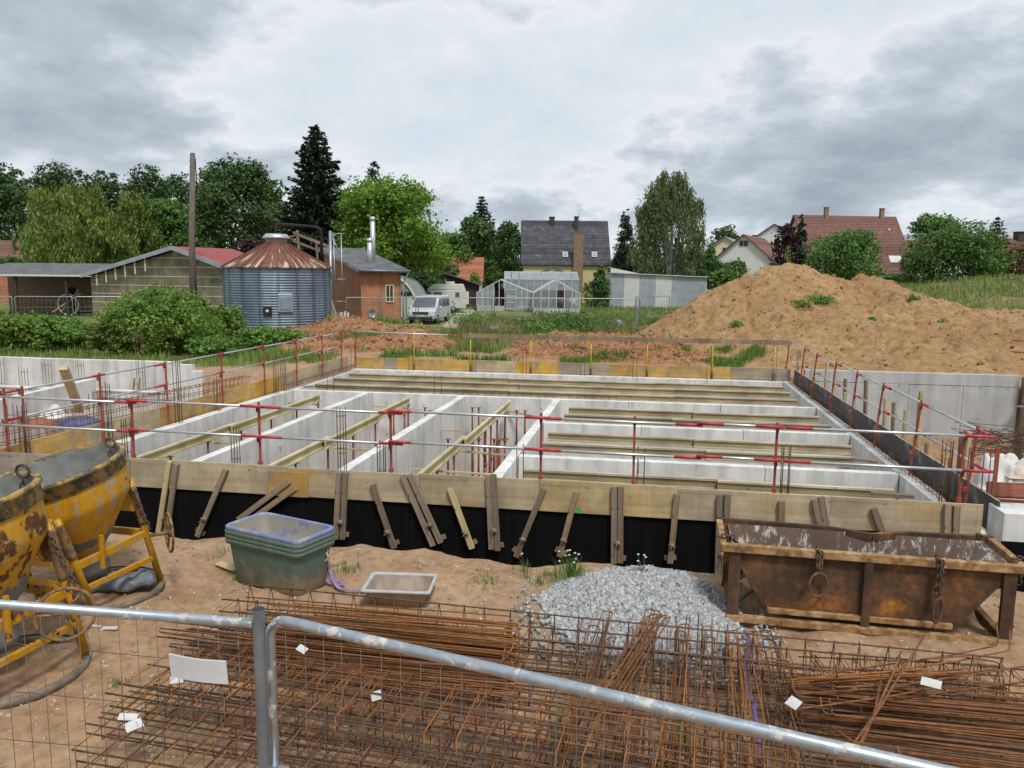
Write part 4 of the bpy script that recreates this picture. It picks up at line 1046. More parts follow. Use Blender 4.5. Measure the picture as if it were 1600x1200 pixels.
for i in range(3):
    (xa, za), (xb, zb2) = P_[i], P_[i + 1]; mb.bar((xa, SD / 2, za), (xb, SD / 2, zb2), SD - .055, .012)
mb.build('trough', 'skip_rust', sk)
mb = MB(); e = .016
mb.add([(P_[0][0] + .03, .02 + e, zr), (P_[1][0] + .015, .02 + e, zb_ + .015), (P_[2][0] - .015, .02 + e, zb_ + .015), (P_[3][0] - .03, .02 + e, zr), (P_[0][0] + .03, SD - .02 - e, zr), (P_[1][0] + .015, SD - .02 - e, zb_ + .015), (P_[2][0] - .015, SD - .02 - e, zb_ + .015), (P_[3][0] - .03, SD - .02 - e, zr)],
       [(0, 1, 2, 3), (7, 6, 5, 4), (0, 4, 5, 1), (1, 5, 6, 2), (2, 6, 7, 3)]); mb.build('inside', 'skip_inside', sk)
mb = MB(); mb.bar((x0 - .05, -.01, zr + .005), (x1 + .05, -.01, zr + .005), .07, .075)
mb.build('rim', 'skip_edge', sk, .006)
mb = MB()
pts = [(x0 - .05, SD + .01, zr + .01), (SL * .42, SD + .0, zr + .0), (SL * .58, SD - .03, zr - .035), (SL * .72, SD + .0, zr + .0), (x1 + .05, SD + .01, zr + .01)]
for a_, b_ in zip(pts[:-1], pts[1:]): mb.bar(a_, b_, .05, .07)
mb.build('rim', 'skip_rust', sk, .004)
for xx in (x0 - .03, x1 + .03): MB().bar((xx, .026, zr + .004), (xx, SD - .016, zr + .004), .06, .06).build('rim', 'skip_edge', sk, .005)
for xx in (.06, SL - .06):
    for yy in (.005, SD - .005): MB().bar((xx, yy, .03), (xx, yy, zr - .034), .11, .05, (0, 1, 0)).build('frame_post', 'skip_rust', sk, .004)
    MB().bar((xx, .031, .05), (xx, SD - .031, .05), .07, .06).build('frame_beam', 'skip_rust', sk, .004)
MB().bar((SL / 2, -.012, .03), (SL / 2, -.012, zr - .034), .075, .05, (0, 1, 0)).build('frame_post', 'skip_rust', sk, .004)
MB().bar((.0, -.02, .03), (SL, -.02, .03), .075, .06).build('frame_beam', 'skip_edge', sk, .004)
MB().bar((.0, SD, .03), (SL, SD, .03), .075, .06).build('frame_beam', 'skip_rust', sk, .004)
MB().bar((.38, .02, zb_ - .03), (SL - .5, .02, zb_ - .03), .09, .05).build('frame_beam', 'skip_edge', sk, .004)
for sx in (.10, SL - .10):
    MB().bar((sx, .2, .08), (sx + (.34 if sx < 1 else -.30), .2, .42), .05, .012).build('brace_plate', 'skip_rust', sk)
    MB().bar((sx, SD - .1, .08), (sx + (.30 if sx < 1 else -.26), SD - .1, .38), .08, .012).build('brace_plate', 'skip_rust', sk)
for xx, kind in ((.80, 0), (1.83, 1)):
    ch = MB(); chain(ch, [(xx, -.06, zr + .05), (xx, -.075, zr - (.16 if kind == 0 else .30))], .009, .05, .02)
    chain(ch, [(xx + .025, -.06, zr + .05), (xx + .02, -.08, zr - (.12 if kind == 0 else .26))], .009, .05, .02)
    chain(ch, [(xx, -.06, zr + .05), (xx, .05, zr + .05)], .009, .05, .02)
    zc_ = zr - (.27 if kind == 0 else .42); rw = .085 if kind == 0 else .045
    ch.tube([(xx + .01 + rw * math.cos(t_), -.08 + .03 * math.cos(t_), zc_ + .115 * math.sin(t_)) for t_ in np.linspace(0, 2 * math.pi, 20, endpoint=False)], .012, 8, closed=True)
    ch.build('lifting_chain', 'rebar_dark', sk)
for xx, yy, dx in ((x0 - .03, .12, .28), (x1 + .0, SD - .05, -.25), (x1 + .02, .1, .06)):
    ch = MB(); chain(ch, [(xx - .06, yy, zr + .06), (xx + .08 * (1 if dx > 0 else -1), yy + .05, zr + .06), (xx + dx, yy + .12, zr - .22)], .009, .055, .02); ch.build('corner_chain', 'rebar_dark', sk)

# ------------------------------------------------------------------ gravel
t = NT('gravel'); i_ = t.island()
t.base(t.mix(.4, t.ramp(i_, [(0, (.25, .26, .275)), (.5, (.38, .39, .40)), (.85, (.50, .505, .51)), (1, (.40, .34, .27))]), t.ramp(t.noise(25, 5, .6), [(.3, (.7, .7, .7)), (.7, (1.1, 1.1, 1.1))]), 'MULTIPLY'), .9, 0, .2)
GP = [(.02, 8.02, .20, .40, .15), (-.28, 7.88, .15, .40, .18), (.25, 8.08, .17, .46, .15), (-.02, 7.55, .11, .30, .2), (-.50, 7.66, .05, .26, .12), (.28, 7.55, .08, .32, .15), (-.10, 7.12, .04, .22, .15), (.22, 7.10, .03, .2, .15)]
def gravel_h(x, y): return cones(x, y, GP, .08) + .03 * fbm(x * 5, y * 5, 3, 88) - .02
def rocks(n, xs, ys, zs, sz):
    cube = np.array([(x, y, z) for z in (-1, 1) for y in (-1, 1) for x in (-1, 1)], float) * .62
    V = cube[None] + NR.uniform(-.34, .34, (n, 8, 3)); V *= sz[:, None, None] * NR.uniform(.65, 1.3, (n, 1, 3))
    a = NR.uniform(0, 6.28, (n, 3)); ca, sa = np.cos(a), np.sin(a)
    for ax in range(3):
        i, j = [(0, 1), (1, 2), (0, 2)][ax]; p, q_ = V[:, :, i].copy(), V[:, :, j].copy()
        V[:, :, i] = p * ca[:, ax:ax + 1] - q_ * sa[:, ax:ax + 1]; V[:, :, j] = p * sa[:, ax:ax + 1] + q_ * ca[:, ax:ax + 1]
    V += np.stack([xs, ys, zs], 1)[:, None, :]
    Fb = np.array([(0, 2, 3, 1), (4, 5, 7, 6), (0, 1, 5, 4), (2, 6, 7, 3), (0, 4, 6, 2), (1, 3, 7, 5)])
    return V.reshape(-1, 3), (Fb[None] + (np.arange(n) * 8)[:, None, None]).reshape(-1, 4)
N = 62000; xs = NR.uniform(-1.3, 1.5, N); ys = NR.uniform(6.3, 8.7, N); zs = gravel_h(xs, ys)
k = (zs > .0) | ((zs > -.10) & (NR.random(N) < .04)); xs, ys, zs = xs[k], ys[k], np.maximum(zs[k], .01)
sz = .006 + .026 * NR.random(len(xs)) ** 3.5
V, F = rocks(len(xs), xs, ys, zs + sz * .2, sz)
gp = obj('gravel_pile', fast_mesh('gravel_pile', V, 4, F), 'gravel'); tag(gp, 'pile of pale grey crushed stone beside the skip', 'gravel', None, 'stuff')
xs_ = np.arange(-1.1, 1.6, .05); ys_ = np.arange(6.4, 8.7, .05)
core = obj('pile_core', grid_mesh('pile_core', xs_, ys_, lambda x, y: gravel_h(x, y) - .015), 'gravel', gp)
for (u, v, z, s) in [(905, 915, .10, .05), (938, 914, .14, .05), (1050, 924, .16, .055), (985, 914, .17, .035), (868, 924, .05, .035), (1030, 913, .18, .04), (1100, 938, .12, .06)]:
    p = onz(u, v, z); V, F = rocks(1, np.array([0.0]), np.array([0.0]), np.array([0.0]), np.array([s]))
    r = obj('boulder', fast_mesh('boulder', V, 4, F), 'gravel', gp, loc=p, bevel=.012)
# ------------------------------------------------------------------ rebar store
cage('long triangular rebar girder lying in front of trough and gravel', onz(392, 962, .12), onz(1560, 1085, .10), .20, .30, 3, .205, .007, .0045, 'rebar_dark', tri=True, ext=.1, name='rebar_girder')
cage('long square rebar cage lying beside the triangular girder', onz(360, 985, .06), onz(1590, 1105, .06), .26, .24, 6, .21, .007, .0045, 'rebar_dark', 'rebar_rust', ext=.15)
cage('upper flat rebar cage with tags, behind the fence post', onz(240, 1075, .28), onz(1420, 1262, .28), .62, .17, 8, .20, .007, .005, 'rebar_dark', 'rebar_bright', roll=.04)
cage('lower flat rebar cage under the tagged one', onz(190, 1150, .05), onz(1180, 1310, .05), .78, .16, 8, .19, .007, .005, 'rebar_dark', 'rebar_bright', roll=-.05)
cage('flat rebar cage lying deepest in the stack', onz(300, 1085, .03), onz(1150, 1215, .03), .60, .18, 8, .21, .007, .005, 'rebar_dark', 'rebar_rust')
cage('short flat rebar cage beside the fence foot', onz(330, 1205, .10), onz(1000, 1300, .10), .55, .15, 6, .22, .007, .005, 'rebar_dark', 'rebar_bright', roll=.03)

cage('flat rebar cage with wide ties in the middle of the stack', onz(215, 1110, .16), onz(1400, 1300, .16), .70, .14, 8, .17, .006, .0045, 'rebar_dark', 'rebar_rust', roll=.02)
cage('narrow rebar cage laid on top behind the fence post', onz(330, 1048, .40), onz(1230, 1195, .38), .30, .12, 6, .19, .006, .0045, 'rebar_rust', 'rebar_rust')
cage('square rebar cage lying under the hairpin bundles', onz(330, 1020, .02), onz(1330, 1124, .02), .5, .2, 8, .2, .007, .005, 'rebar_dark', 'rebar_dark')

def spline(pts, k=5, r=.05):
    """polyline with rounded corners"""
    P = [Vector(p) for p in pts]; out = [P[0]]
    for i in range(1, len(P) - 1):
        a = (P[i - 1] - P[i]); b = (P[i + 1] - P[i]); rr = min(r, a.length * .45, b.length * .45)
        a = P[i] + a.normalized() * rr; b = P[i] + b.normalized() * rr
        for j in range(k + 1):
            t_ = j / k; out.append((1 - t_) ** 2 * a + 2 * t_ * (1 - t_) * P[i] + t_ * t_ * b)
    out.append(P[-1]); return out
def bundle(label, items, mat='rebar_rust', r=.006, group=None, name='rebar_bundle', cat='rebar bundle', rad=.05):
    """items: polylines in world space, each a bar of the bundle"""
    o0 = Vector(items[0][0]); b = thing(name, label, cat, o0, 0, group)
    for it in items:
        MB().tube(spline([Vector(p) - o0 for p in it], 5, rad), r, 6).build('bar', mat if isinstance(mat, str) else random.choice(mat), b)
    return b
U = random.uniform
# hairpins lying along the wall direction behind the post
def hairpins(u0, v0, u1, v1, z0, n, label, wdt=.16, hgt=.3, dep_=.9, mat=('rebar_rust', 'rebar_bright'), flip=False, lj=.25):
    a = onz(u0, v0, z0); b = onz(u1, v1, z0); d = (b - a).normalized(); s = Vector((-d.y, d.x, 0)); it = []
    for k in range(n):
        off = s * U(-dep_ / 2, dep_ / 2) + Vector((0, 0, U(0, hgt))); l0, l1 = U(-lj, lj), U(-.06, .06)
        p = a + off + d * l0; q = b + off + d * l1; sk = s * U(-.03, .03)
        w = s * wdt + Vector((0, 0, U(-.03, .03)))
        if k % 3 == 2: w = Vector((0, 0, wdt * .7))
        it.append([p, q + sk, q + w + sk, p + w + d * U(-.1, .1)] if not flip else [q, p, p + w, q + w])
    return bundle(label, it, list(mat))
hairpins(420, 1020, 800, 1062, .16, 34, 'bundle of rusty hairpin bars behind the fence corner', .15, .26, .85)
hairpins(430, 985, 800, 1015, .2, 14, 'bundle of hairpin bars beside the girder', .14, .14, .3)
hairpins(470, 1062, 802, 1090, .30, 8, 'top hairpins lying loose on the rebar stack behind the fence corner', .12, .08, .3)
hairpins(300, 1010, 440, 1028, .05, 20, 'splayed bundle of thin bars left of the post', .10, .25, .55, ('rebar_rust', 'rebar_dark'))
# long bars pointing away from the fence
def away(u, vA, vB, z, n, spread, hgt, label, dx=0.0, mat=('rebar_rust', 'rebar_rust', 'rebar_dark', 'rebar_bright'), loopy=True, r=.0055):
    a = onz(u, vA, z); b = onz(u + dx, vB, z); it = []
    for k in range(n):
        o = Vector((U(-spread, spread), U(-.12, .12), U(0, hgt))); t_ = Vector((U(-.10, .10), U(-.25, .25), U(-.02, .03)))
        p, q = a + o, b + o + t_
        if loopy and k % 2 == 0:
            w = Vector((.09 + U(-.02, .02), 0, U(-.01, .02))); it.append([p, q, q + w, p + w])
        else: it.append([p, q])
    return bundle(label, it, list(mat), r)
away(880, 1215, 985, .16, 9, .12, .12, 'bundle of long bars pointing from the fence to the gravel', 60)
away(985, 1225, 985, .12, 11, .16, .14, 'dense bundle of long stirrups in front of the gravel', 30)
away(1070, 1235, 1000, .12, 12, .17, .14, 'dense bundle of long stirrups under the fence tube', 15)
away(1150, 1240, 1010, .12, 11, .16, .14, 'bundle of long stirrups beside the purple strap', -15)
away(1235, 1235, 1030, .10, 9, .13, .12, 'bundle of stirrups between purple strap and stacked straight bars', -45)
a = onz(905, 1120, .35); b = onz(1010, 963, .42)
bundle('tied sheaf of closed stirrups leaning on the girder', [[a + Vector((k * .03, U(-.04, .04), .02 * (k % 3))), b + Vector((k * .035, U(-.05, .05), .015 * (k % 2))), b + Vector((k * .035 + .07, U(-.02, .02), .03)), a + Vector((k * .03 + .07, 0, .03))] for k in range(5)], ['rebar_rust'], .006)
# straight bars on the skip side
def straight(u0, v0, u1, v1, z, n, dep_, hgt, label, mat=('rebar_rust',), r=.0065, ends=True):
    a = onz(u0, v0, z); b = onz(u1, v1, z); d = (b - a).normalized(); s = Vector((-d.y, d.x, 0)); it = []
    for k in range(n):
        o = s * U(-dep_ / 2, dep_ / 2) + Vector((0, 0, U(0, hgt)))
        p = a + o + d * U(-.1, .25); q = b + o * 1.05 + d * U(-.2, .4) + s * U(-.05, .05)
        it.append([p + Vector((0, 0, .12)) if (ends and k % 6 == 0) else p, p + d * .02, q] if (ends and k % 6 == 0) else [p, q])
    return bundle(label, it, list(mat), r)
straight(1225, 1120, 1680, 1165, .05, 46, .62, .26, 'thick stack of straight rusty bars in front of the skip', ('rebar_rust', 'rebar_dark', 'rebar_rust'))
straight(1240, 1165, 1700, 1225, .05, 36, .45, .16, 'stack of straight rusty bars running under the fence tube', ('rebar_rust', 'rebar_rust', 'rebar_dark'))
straight(1250, 1075, 1450, 1062, .30, 9, .18, .10, 'short straight bars lying crosswise on the stack', ('rebar_bright', 'rebar_rust'))
bundle('pair of long bars with upturned hooks reaching past the skip', [[onz(1262, 1015, .45), onz(1290, 1052, .34), onz(1480, 1025, .34), onz(1560, 1008, .30), onz(1557, 972, .45)], [onz(1268, 1032, .42), onz(1296, 1062, .34), onz(1500, 1032, .34), onz(1578, 1016, .30), onz(1578, 985, .42)]], ['rebar_rust'], .0075)
bundle('bent bars crossing in a tangle on top of the stack', [[onz(1445, 992, .48), onz(1372, 1110, .40), onz(1326, 1172, .36)], [onz(1408, 1018, .45), onz(1392, 1060, .42), onz(1345, 1163, .36)], [onz(1378, 1055, .40), onz(1365, 1120, .40), onz(1342, 1165, .36), onz(1292, 1132, .36)]], ['rebar_rust'], .0085)
bundle('angled bars with down bent tips beside the white tag', [[onz(1248, 1120, .28), onz(1244, 1108, .36), onz(1380, 1090, .36), onz(1460, 1075, .36)], [onz(1230, 1035, .45), onz(1242, 1085, .34), onz(1420, 1072, .34)], [onz(1420, 1063, .35), onz(1560, 1045, .35), onz(1566, 1095, .22)], [onz(1400, 1072, .34), onz(1620, 1038, .34)], [onz(1440, 1030, .36), onz(1500, 1025, .36), onz(1562, 1035, .33), onz(1572, 1080, .25)], [onz(1400, 1092, .32), onz(1640, 1060, .32)], [onz(1296, 1066, .33), onz(1313, 1098, .28)]], ['rebar_rust'], .007)
cage('wide flat rebar cage lying in front of the skip feet', onz(1290, 1085, .06), onz(1590, 1100, .06), .55, .18, 6, .16, .006, .004, 'rebar_dark', 'rebar_rust', roll=.03)
for (u, v, lab) in [(1455, 1004, 'lone bent bar lying in front of the skip')]:
    pass
# white paper tags
def ptag(u, v, z, w, h, rz, label, tilt=.5):
    o = MB().box(-w / 2, w / 2, -h / 2, h / 2, -.001, .001).build('paper_tag', 'white_plastic', None, loc=onz(u, v, z), rot=(tilt, U(-.3, .3), rz))
    tag(o, label, 'tag', None, 'thing')
    return o
o = ptag(209, 1133, .36, .11, .07, 1.0, 'white punched paper tag at the end of the lower cage')
for dx in (-.012, .01): MB().tube([(.02, dx, .0012), (.02, dx, .002)], .006, 8).build('punch_hole', 'joint_dark', o)
ptag(276, 1062, .36, .09, .06, .7, 'white tag hanging under the blank plate')
ptag(472, 1014, .45, .09, .055, -.4, 'white tag lying on the hairpin bundle')
ptag(588, 1087, .5, .07, .06, .2, 'white tag tied to the fence wire', 1.0)
ptag(1455, 1067, .46, .13, .07, -.45, 'white and orange tag on the girder near the skip')
ptag(1240, 1098, .4, .09, .08, -.8, 'grey crumpled tag at the bar ends')
ptag(200, 1120, .33, .12, .05, .35, 'torn white paper scrap beside the punched tag')
# ------------------------------------------------------------------ background buildings
simple('render_yellow', (.55, .47, .22), (.62, .54, .29), 1.5, .9)
simple('render_white', (.62, .62, .60), (.70, .70, .69), 1.0, .9)
simple('render_cream', (.58, .50, .32), (.66, .58, .40), 1.0, .9)
simple('render_green', (.52, .58, .50), (.58, .64, .56), 1.0, .9)
simple('brick_brown', (.20, .13, .085), (.29, .20, .13), 5, .9)
simple('brick_dark', (.05, .032, .028), (.08, .05, .045), 5, .9)
simple('glass_dark', (.02, .025, .03), (.05, .06, .065), 2, .15, 0, 0)
simple('frame_white', (.52, .53, .53), (.62, .63, .63), 5, .5)
simple('dark_inside', (.012, .011, .010), (.03, .025, .02), 2, .95)
simple('metal_sheet_blue', (.28, .32, .36), (.38, .42, .46), 1.2, .5, .2, 0)
simple('metal_sheet_white', (.50, .51, .49), (.60, .60, .58), 1.2, .5, 0, 0)
simple('wood_dark', (.035, .022, .018), (.07, .045, .035), 3, .9)
simple('roof_fibre', (.085, .088, .092), (.16, .165, .17), 1.2, .9, 0, .2, .02)
simple('roof_red_metal', (.25, .05, .05), (.31, .075, .07), 1.2, .7)
simple('roof_grey_far', (.20, .22, .25), (.27, .29, .32), 1, .9)
t = NT('tile_slate'); t.base(t.mix(1.0, t.ramp(t.noise(1.4, 7, .7), [(.32, (.030, .032, .040)), (.56, (.062, .064, .076)), (.72, (.15, .15, .15))]), t.ramp(t.rnd(), [(0, .65), (1, 1.4)]), 'MULTIPLY'), .55, 0, .4)
t = NT('tile_red'); t.base(t.mix(1.0, t.ramp(t.noise(1.6, 7, .65), [(.3, (.10, .042, .034)), (.55, (.145, .060, .045)), (.75, (.19, .095, .075))]), t.ramp(t.rnd(), [(0, .75), (1, 1.25)]), 'MULTIPLY'), .7)
t = NT('tile_orange'); t.base(t.mix(1.0, t.ramp(t.noise(1.6, 7, .65), [(.3, (.30, .10, .055)), (.7, (.40, .16, .09))]), t.ramp(t.rnd(), [(0, .8), (1, 1.2)]), 'MULTIPLY'), .8)
t = NT('tile_brown'); t.base(t.mix(1.0, t.ramp(t.noise(1.6, 7, .65), [(.3, (.13, .065, .05)), (.7, (.20, .10, .075))]), t.ramp(t.rnd(), [(0, .75), (1, 1.25)]), 'MULTIPLY'), .75)
t = NT('panel_fibre'); a = t.noise(.9, 7, .65); b = t.noise(6, 6, .6)
t.base(t.mix(.4, t.ramp(a, [(.36, (.13, .115, .085)), (.50, (.21, .185, .13)), (.60, (.27, .235, .155)), (.68, (.50, .45, .34))]), t.ramp(b, [(.3, (.7, .7, .7)), (.7, (1.15, 1.15, 1.1))]), 'MULTIPLY'), .9)
t = NT('brick_hollow'); br = t.n('ShaderNodeTexBrick'); br.inputs['Scale'].default_value = 1.0
br.inputs['Color1'].default_value = (.40, .165, .09, 1); br.inputs['Color2'].default_value = (.46, .205, .12, 1); br.inputs['Mortar'].default_value = (.30, .17, .12, 1)
br.inputs['Mortar Size'].default_value = .012; br.inputs['Brick Width'].default_value = .33; br.inputs['Row Height'].default_value = .21
s_ = t.n('ShaderNodeSeparateXYZ'); t.l(t.tc.outputs['Object'], s_.inputs[0]); cb = t.n('ShaderNodeCombineXYZ'); t.l(t.math('ADD', s_.outputs[0], s_.outputs[1]), cb.inputs[0]); t.l(s_.outputs[2], cb.inputs[1]); t.l(cb.outputs[0], br.inputs[0])
t.base(t.mix(.5, br.outputs[0], t.ramp(t.noise(1.2, 6, .65), [(.35, (.6, .58, .56)), (.6, (1.15, 1.1, 1.05))]), 'MULTIPLY'), .95)
t = NT('poly_white'); t.base(t.ramp(t.noise(1.5, 6, .6), [(.3, (.20, .24, .26)), (.7, (.36, .41, .44))]), .35, 0, .5); t.p.inputs['Transmission Weight'].default_value = .12
t = NT('green_glass'); t.base((.46, .52, .55), .12, 0, .6); t.p.inputs['Alpha'].default_value = .22

def frame_at(u, vb, D=None, z=0.0):
    """ground point seen at (u,vb)"""
    return onz(u, vb, z)
def w_of(px, D): return px / FPX * D
def z_at(u, v, D): return dep(u, v, D).z
def tiles(parent, a, b, c, d, rows, cols, mat, thick=.03, name='tile_row'):
    """roof plane a-b eave, d-c ridge, clad in overlapping rows of tiles, each row a part"""
    a, b, c, d = Vector(a), Vector(b), Vector(c), Vector(d); n = (b - a).cross(d - a).normalized()
    if n.z < 0: n = -n
    for r in range(rows):
        t0, t1 = r / rows, (r + 1.06) / rows; t1 = min(t1, 1.0)
        p0, p1 = a.lerp(d, t0), b.lerp(c, t0); q0, q1 = a.lerp(d, t1), b.lerp(c, t1)
        mb = MB(); V = []; F = []
        up0, up1 = n * (thick + .02), n * .018
        m = cols * 4
        for i in range(m + 1):
            t_ = i / m; w = .018 * math.cos(2 * math.pi * (t_ * cols)) 
            V += [p0.lerp(p1, t_) + up0 + n * w, q0.lerp(q1, t_) + up1 + n * w, p0.lerp(p1, t_)]
        for i in range(m):
            o = i * 3; F += [(o, o + 3, o + 4, o + 1), (o + 2, o + 5, o + 3, o)]
        mb.add(V, F); mb.build(name, mat, parent)
def gable_house(name, label, base, rz, W, Dp, ze, zr, wall, roofm, rows, cols, ridge='x', over=.35, tiled=True, cat='house', group=None):
    """local frame: x along the front, y away. ridge along x (front slope seen) or y (gable seen)"""
    h = thing(name, label, cat, base, rz, group)
    if ridge == 'x':
        MB().prism([(0, 0), (Dp, 0), (Dp, ze), (Dp / 2, zr - .1), (0, ze)], 0, W, Matrix(((0, 1, 0, 0), (1, 0, 0, 0), (0, 0, 1, 0), (0, 0, 0, 1)))).build('wall', wall, h)
        k = (zr - ze) / (Dp / 2); zo = ze - k * over
        A = [(-over, -over, zo), (W + over, -over, zo), (W + over, Dp / 2, zr), (-over, Dp / 2, zr)]; B = [(W + over, Dp + over, zo), (-over, Dp + over, zo), (-over, Dp / 2, zr), (W + over, Dp / 2, zr)]
    else:
        MB().prism([(0, 0), (W, 0), (W, ze), (W / 2, zr - .1), (0, ze)], 0, Dp).build('wall', wall, h)
        k = (zr - ze) / (W / 2); zo = ze - k * over
        A = [(-over, Dp + over, zo), (-over, -over, zo), (W / 2, -over, zr), (W / 2, Dp + over, zr)]; B = [(W + over, -over, zo), (W + over, Dp + over, zo), (W / 2, Dp + over, zr), (W / 2, -over, zr)]
    rf = None
    for Q in (A, B):
        q = [Vector(p) for p in Q]; n = (q[1] - q[0]).cross(q[3] - q[0]).normalized()
        if n.z < 0: n = -n
        mb = MB(); mb.add([p for p in q] + [p - n * .10 for p in q], [(0, 1, 2, 3), (7, 6, 5, 4), (0, 4, 5, 1), (1, 5, 6, 2), (2, 6, 7, 3), (3, 7, 4, 0)])
        rf = mb.build('roof', roofm, h)
        if tiled: tiles(rf, *Q, rows, cols, roofm)
    return h
def chimney(h, x, y, z0, z1, w=.55, mat='brick_dark', cap=True):
    c = MB().box(x - w / 2, x + w / 2, y - w / 2, y + w / 2, z0, z1).build('chimney', mat, h)
    if cap: MB().box(x - w * .62, x + w * .62, y - w * .62, y + w * .62, z1 + .002, z1 + .09).build('chimney_cap', mat, c)
def window(h, x, z, w, ht, y=-.03, frame='frame_white', glass='glass_dark', bars=1):
    f = MB()
    f.box(x - w / 2 - .07, x - w / 2, y - .03, y + .06, z - .07, z + ht + .07); f.box(x + w / 2, x + w / 2 + .07, y - .03, y + .06, z - .07, z + ht + .07)
    f.box(x - w / 2, x + w / 2, y - .03, y + .06, z - .07, z); f.box(x - w / 2, x + w / 2, y - .03, y + .06, z + ht, z + ht + .07)
    for k in range(bars): f.box(x - w / 2 + w * (k + 1) / (bars + 1) - .025, x - w / 2 + w * (k + 1) / (bars + 1) + .025, y - .025, y + .05, z, z + ht)
    o = f.build('window', frame, h); MB().box(x - w / 2, x + w / 2, y + .0, y + .02, z, z + ht).build('pane', glass, o)

# house with the dark roof
D = 100.0; p = dep(818, 470, D); base = Vector((p.x, p.y, 0)); W = w_of(955 - 818, D) - .5
ze = z_at(818, 413, D) + .35; Dp = 9.0; zr = dep(885, 346, D + 4.5).z
h = gable_house('dark_roof_house', 'yellow house with large dark tiled roof behind the greenhouses', base, YAW, W, Dp, ze, zr, 'render_yellow', 'tile_slate', 22, 38, 'x')
X = lambda u: (u - 818) / FPX * D
chimney(h, X(863), 4.2, zr - 1, dep(863, 341, D + 4).z, .65); chimney(h, X(901.5), 3.6, zr - 2.5, dep(901, 340, D + 3).z, .5)
MB().box(X(894.5), X(909), -.75, -.36, 0, z_at(900, 366, D - .5)).build('chimney_stack', 'brick_brown', h)
MB().box(X(894), X(909.5), -.79, -.32, z_at(900, 366, D - .5) + .002, z_at(900, 366, D - .5) + .1).build('stack_cap', 'brick_brown', h)
for u in (882.5, 928):
    kk = (zr - ze) / (Dp / 2); zz = z_at(u, 400, D + 1); yy = (zz - ze) / kk
    M = Matrix.Translation((X(u), yy, zz + .13)) @ Matrix.Rotation(math.atan(kk), 4, 'X')
    s = MB().box(-.33, .33, -.42, .42, -.02, .10, M).build('skylight', 'frame_white', h); MB().box(-.26, .26, -.35, .35, .101, .106, M).build('pane', 'poly_white', s)
an = MB(); xa = X(906); an.tube([(xa, 3.6, zr - .2), (xa, 3.6, zr + 2.1)], .03, 5)
for z_, w_ in ((2.0, .5), (1.75, .35), (1.2, .45)): an.tube([(xa - w_, 3.6, zr + z_), (xa + w_, 3.6, zr + z_ + .05)], .02, 5)
an.build('aerial', 'galv_old', h)
window(h, X(926), 1.2, 1.1, 1.5, bars=1); window(h, X(840), 1.2, 1.1, 1.5, bars=1)
# small grey dormer roof in front of it
D = 92.0; p = dep(845, 460, D)
gable_house('small_grey_roof_hut', 'small hut with grey pyramid roof behind the white greenhouse', Vector((p.x, p.y, 0)), YAW, w_of(36, D), 2.5, z_at(860, 424, D), z_at(861, 416, D + 1.2), 'render_cream', 'roof_fibre', 3, 5, 'y', .25, False, 'hut')
# orange roof house far behind the van
D = 93.0; p = dep(700, 470, D)
h = gable_house('orange_roof_house', 'far house with plain orange tiled roof behind the dark shed', Vector((p.x, p.y, 0)), YAW, w_of(51, D), 5, z_at(700, 436, D), z_at(720, 402, D + 2.5), 'render_white', 'tile_orange', 14, 18, 'x', .3)
# dark timber shed
D = 84.0; p = dep(697, 475, D); W = w_of(52, D)
s = thing('timber_shed', 'dark timber shed with sloping grey roof behind the camper van', 'shed', Vector((p.x, p.y, 0)), YAW + R_(4))
z0, z1 = z_at(700, 425, D), z_at(752, 444, D)
for k in range(12): MB().box(W * k / 12 + .008, W * (k + 1) / 12 - .008, -.02, .02, 0, z0 + (z1 - z0) * (k + .5) / 12 - .12).build('plank', 'wood_dark', s)
MB().prism([(0.02, 0), (W - .02, 0), (W - .02, z1 - .15), (.02, z0 - .15)], .021, 5).build('wall', 'wood_dark', s)
MB().add([Vector(q) for q in [(-.5, -.5, z0 + .05), (W + .4, -.5, z1 - .05), (W + .4, 5.4, z1 - .05), (-.5, 5.4, z0 + .05), (-.5, -.5, z0 - .08), (W + .4, -.5, z1 - .18), (W + .4, 5.4, z1 - .18), (-.5, 5.4, z0 - .08)]], [(0, 1, 2, 3), (7, 6, 5, 4), (0, 4, 5, 1), (1, 5, 6, 2), (2, 6, 7, 3), (3, 7, 4, 0)]).build('roof', 'roof_fibre', s)

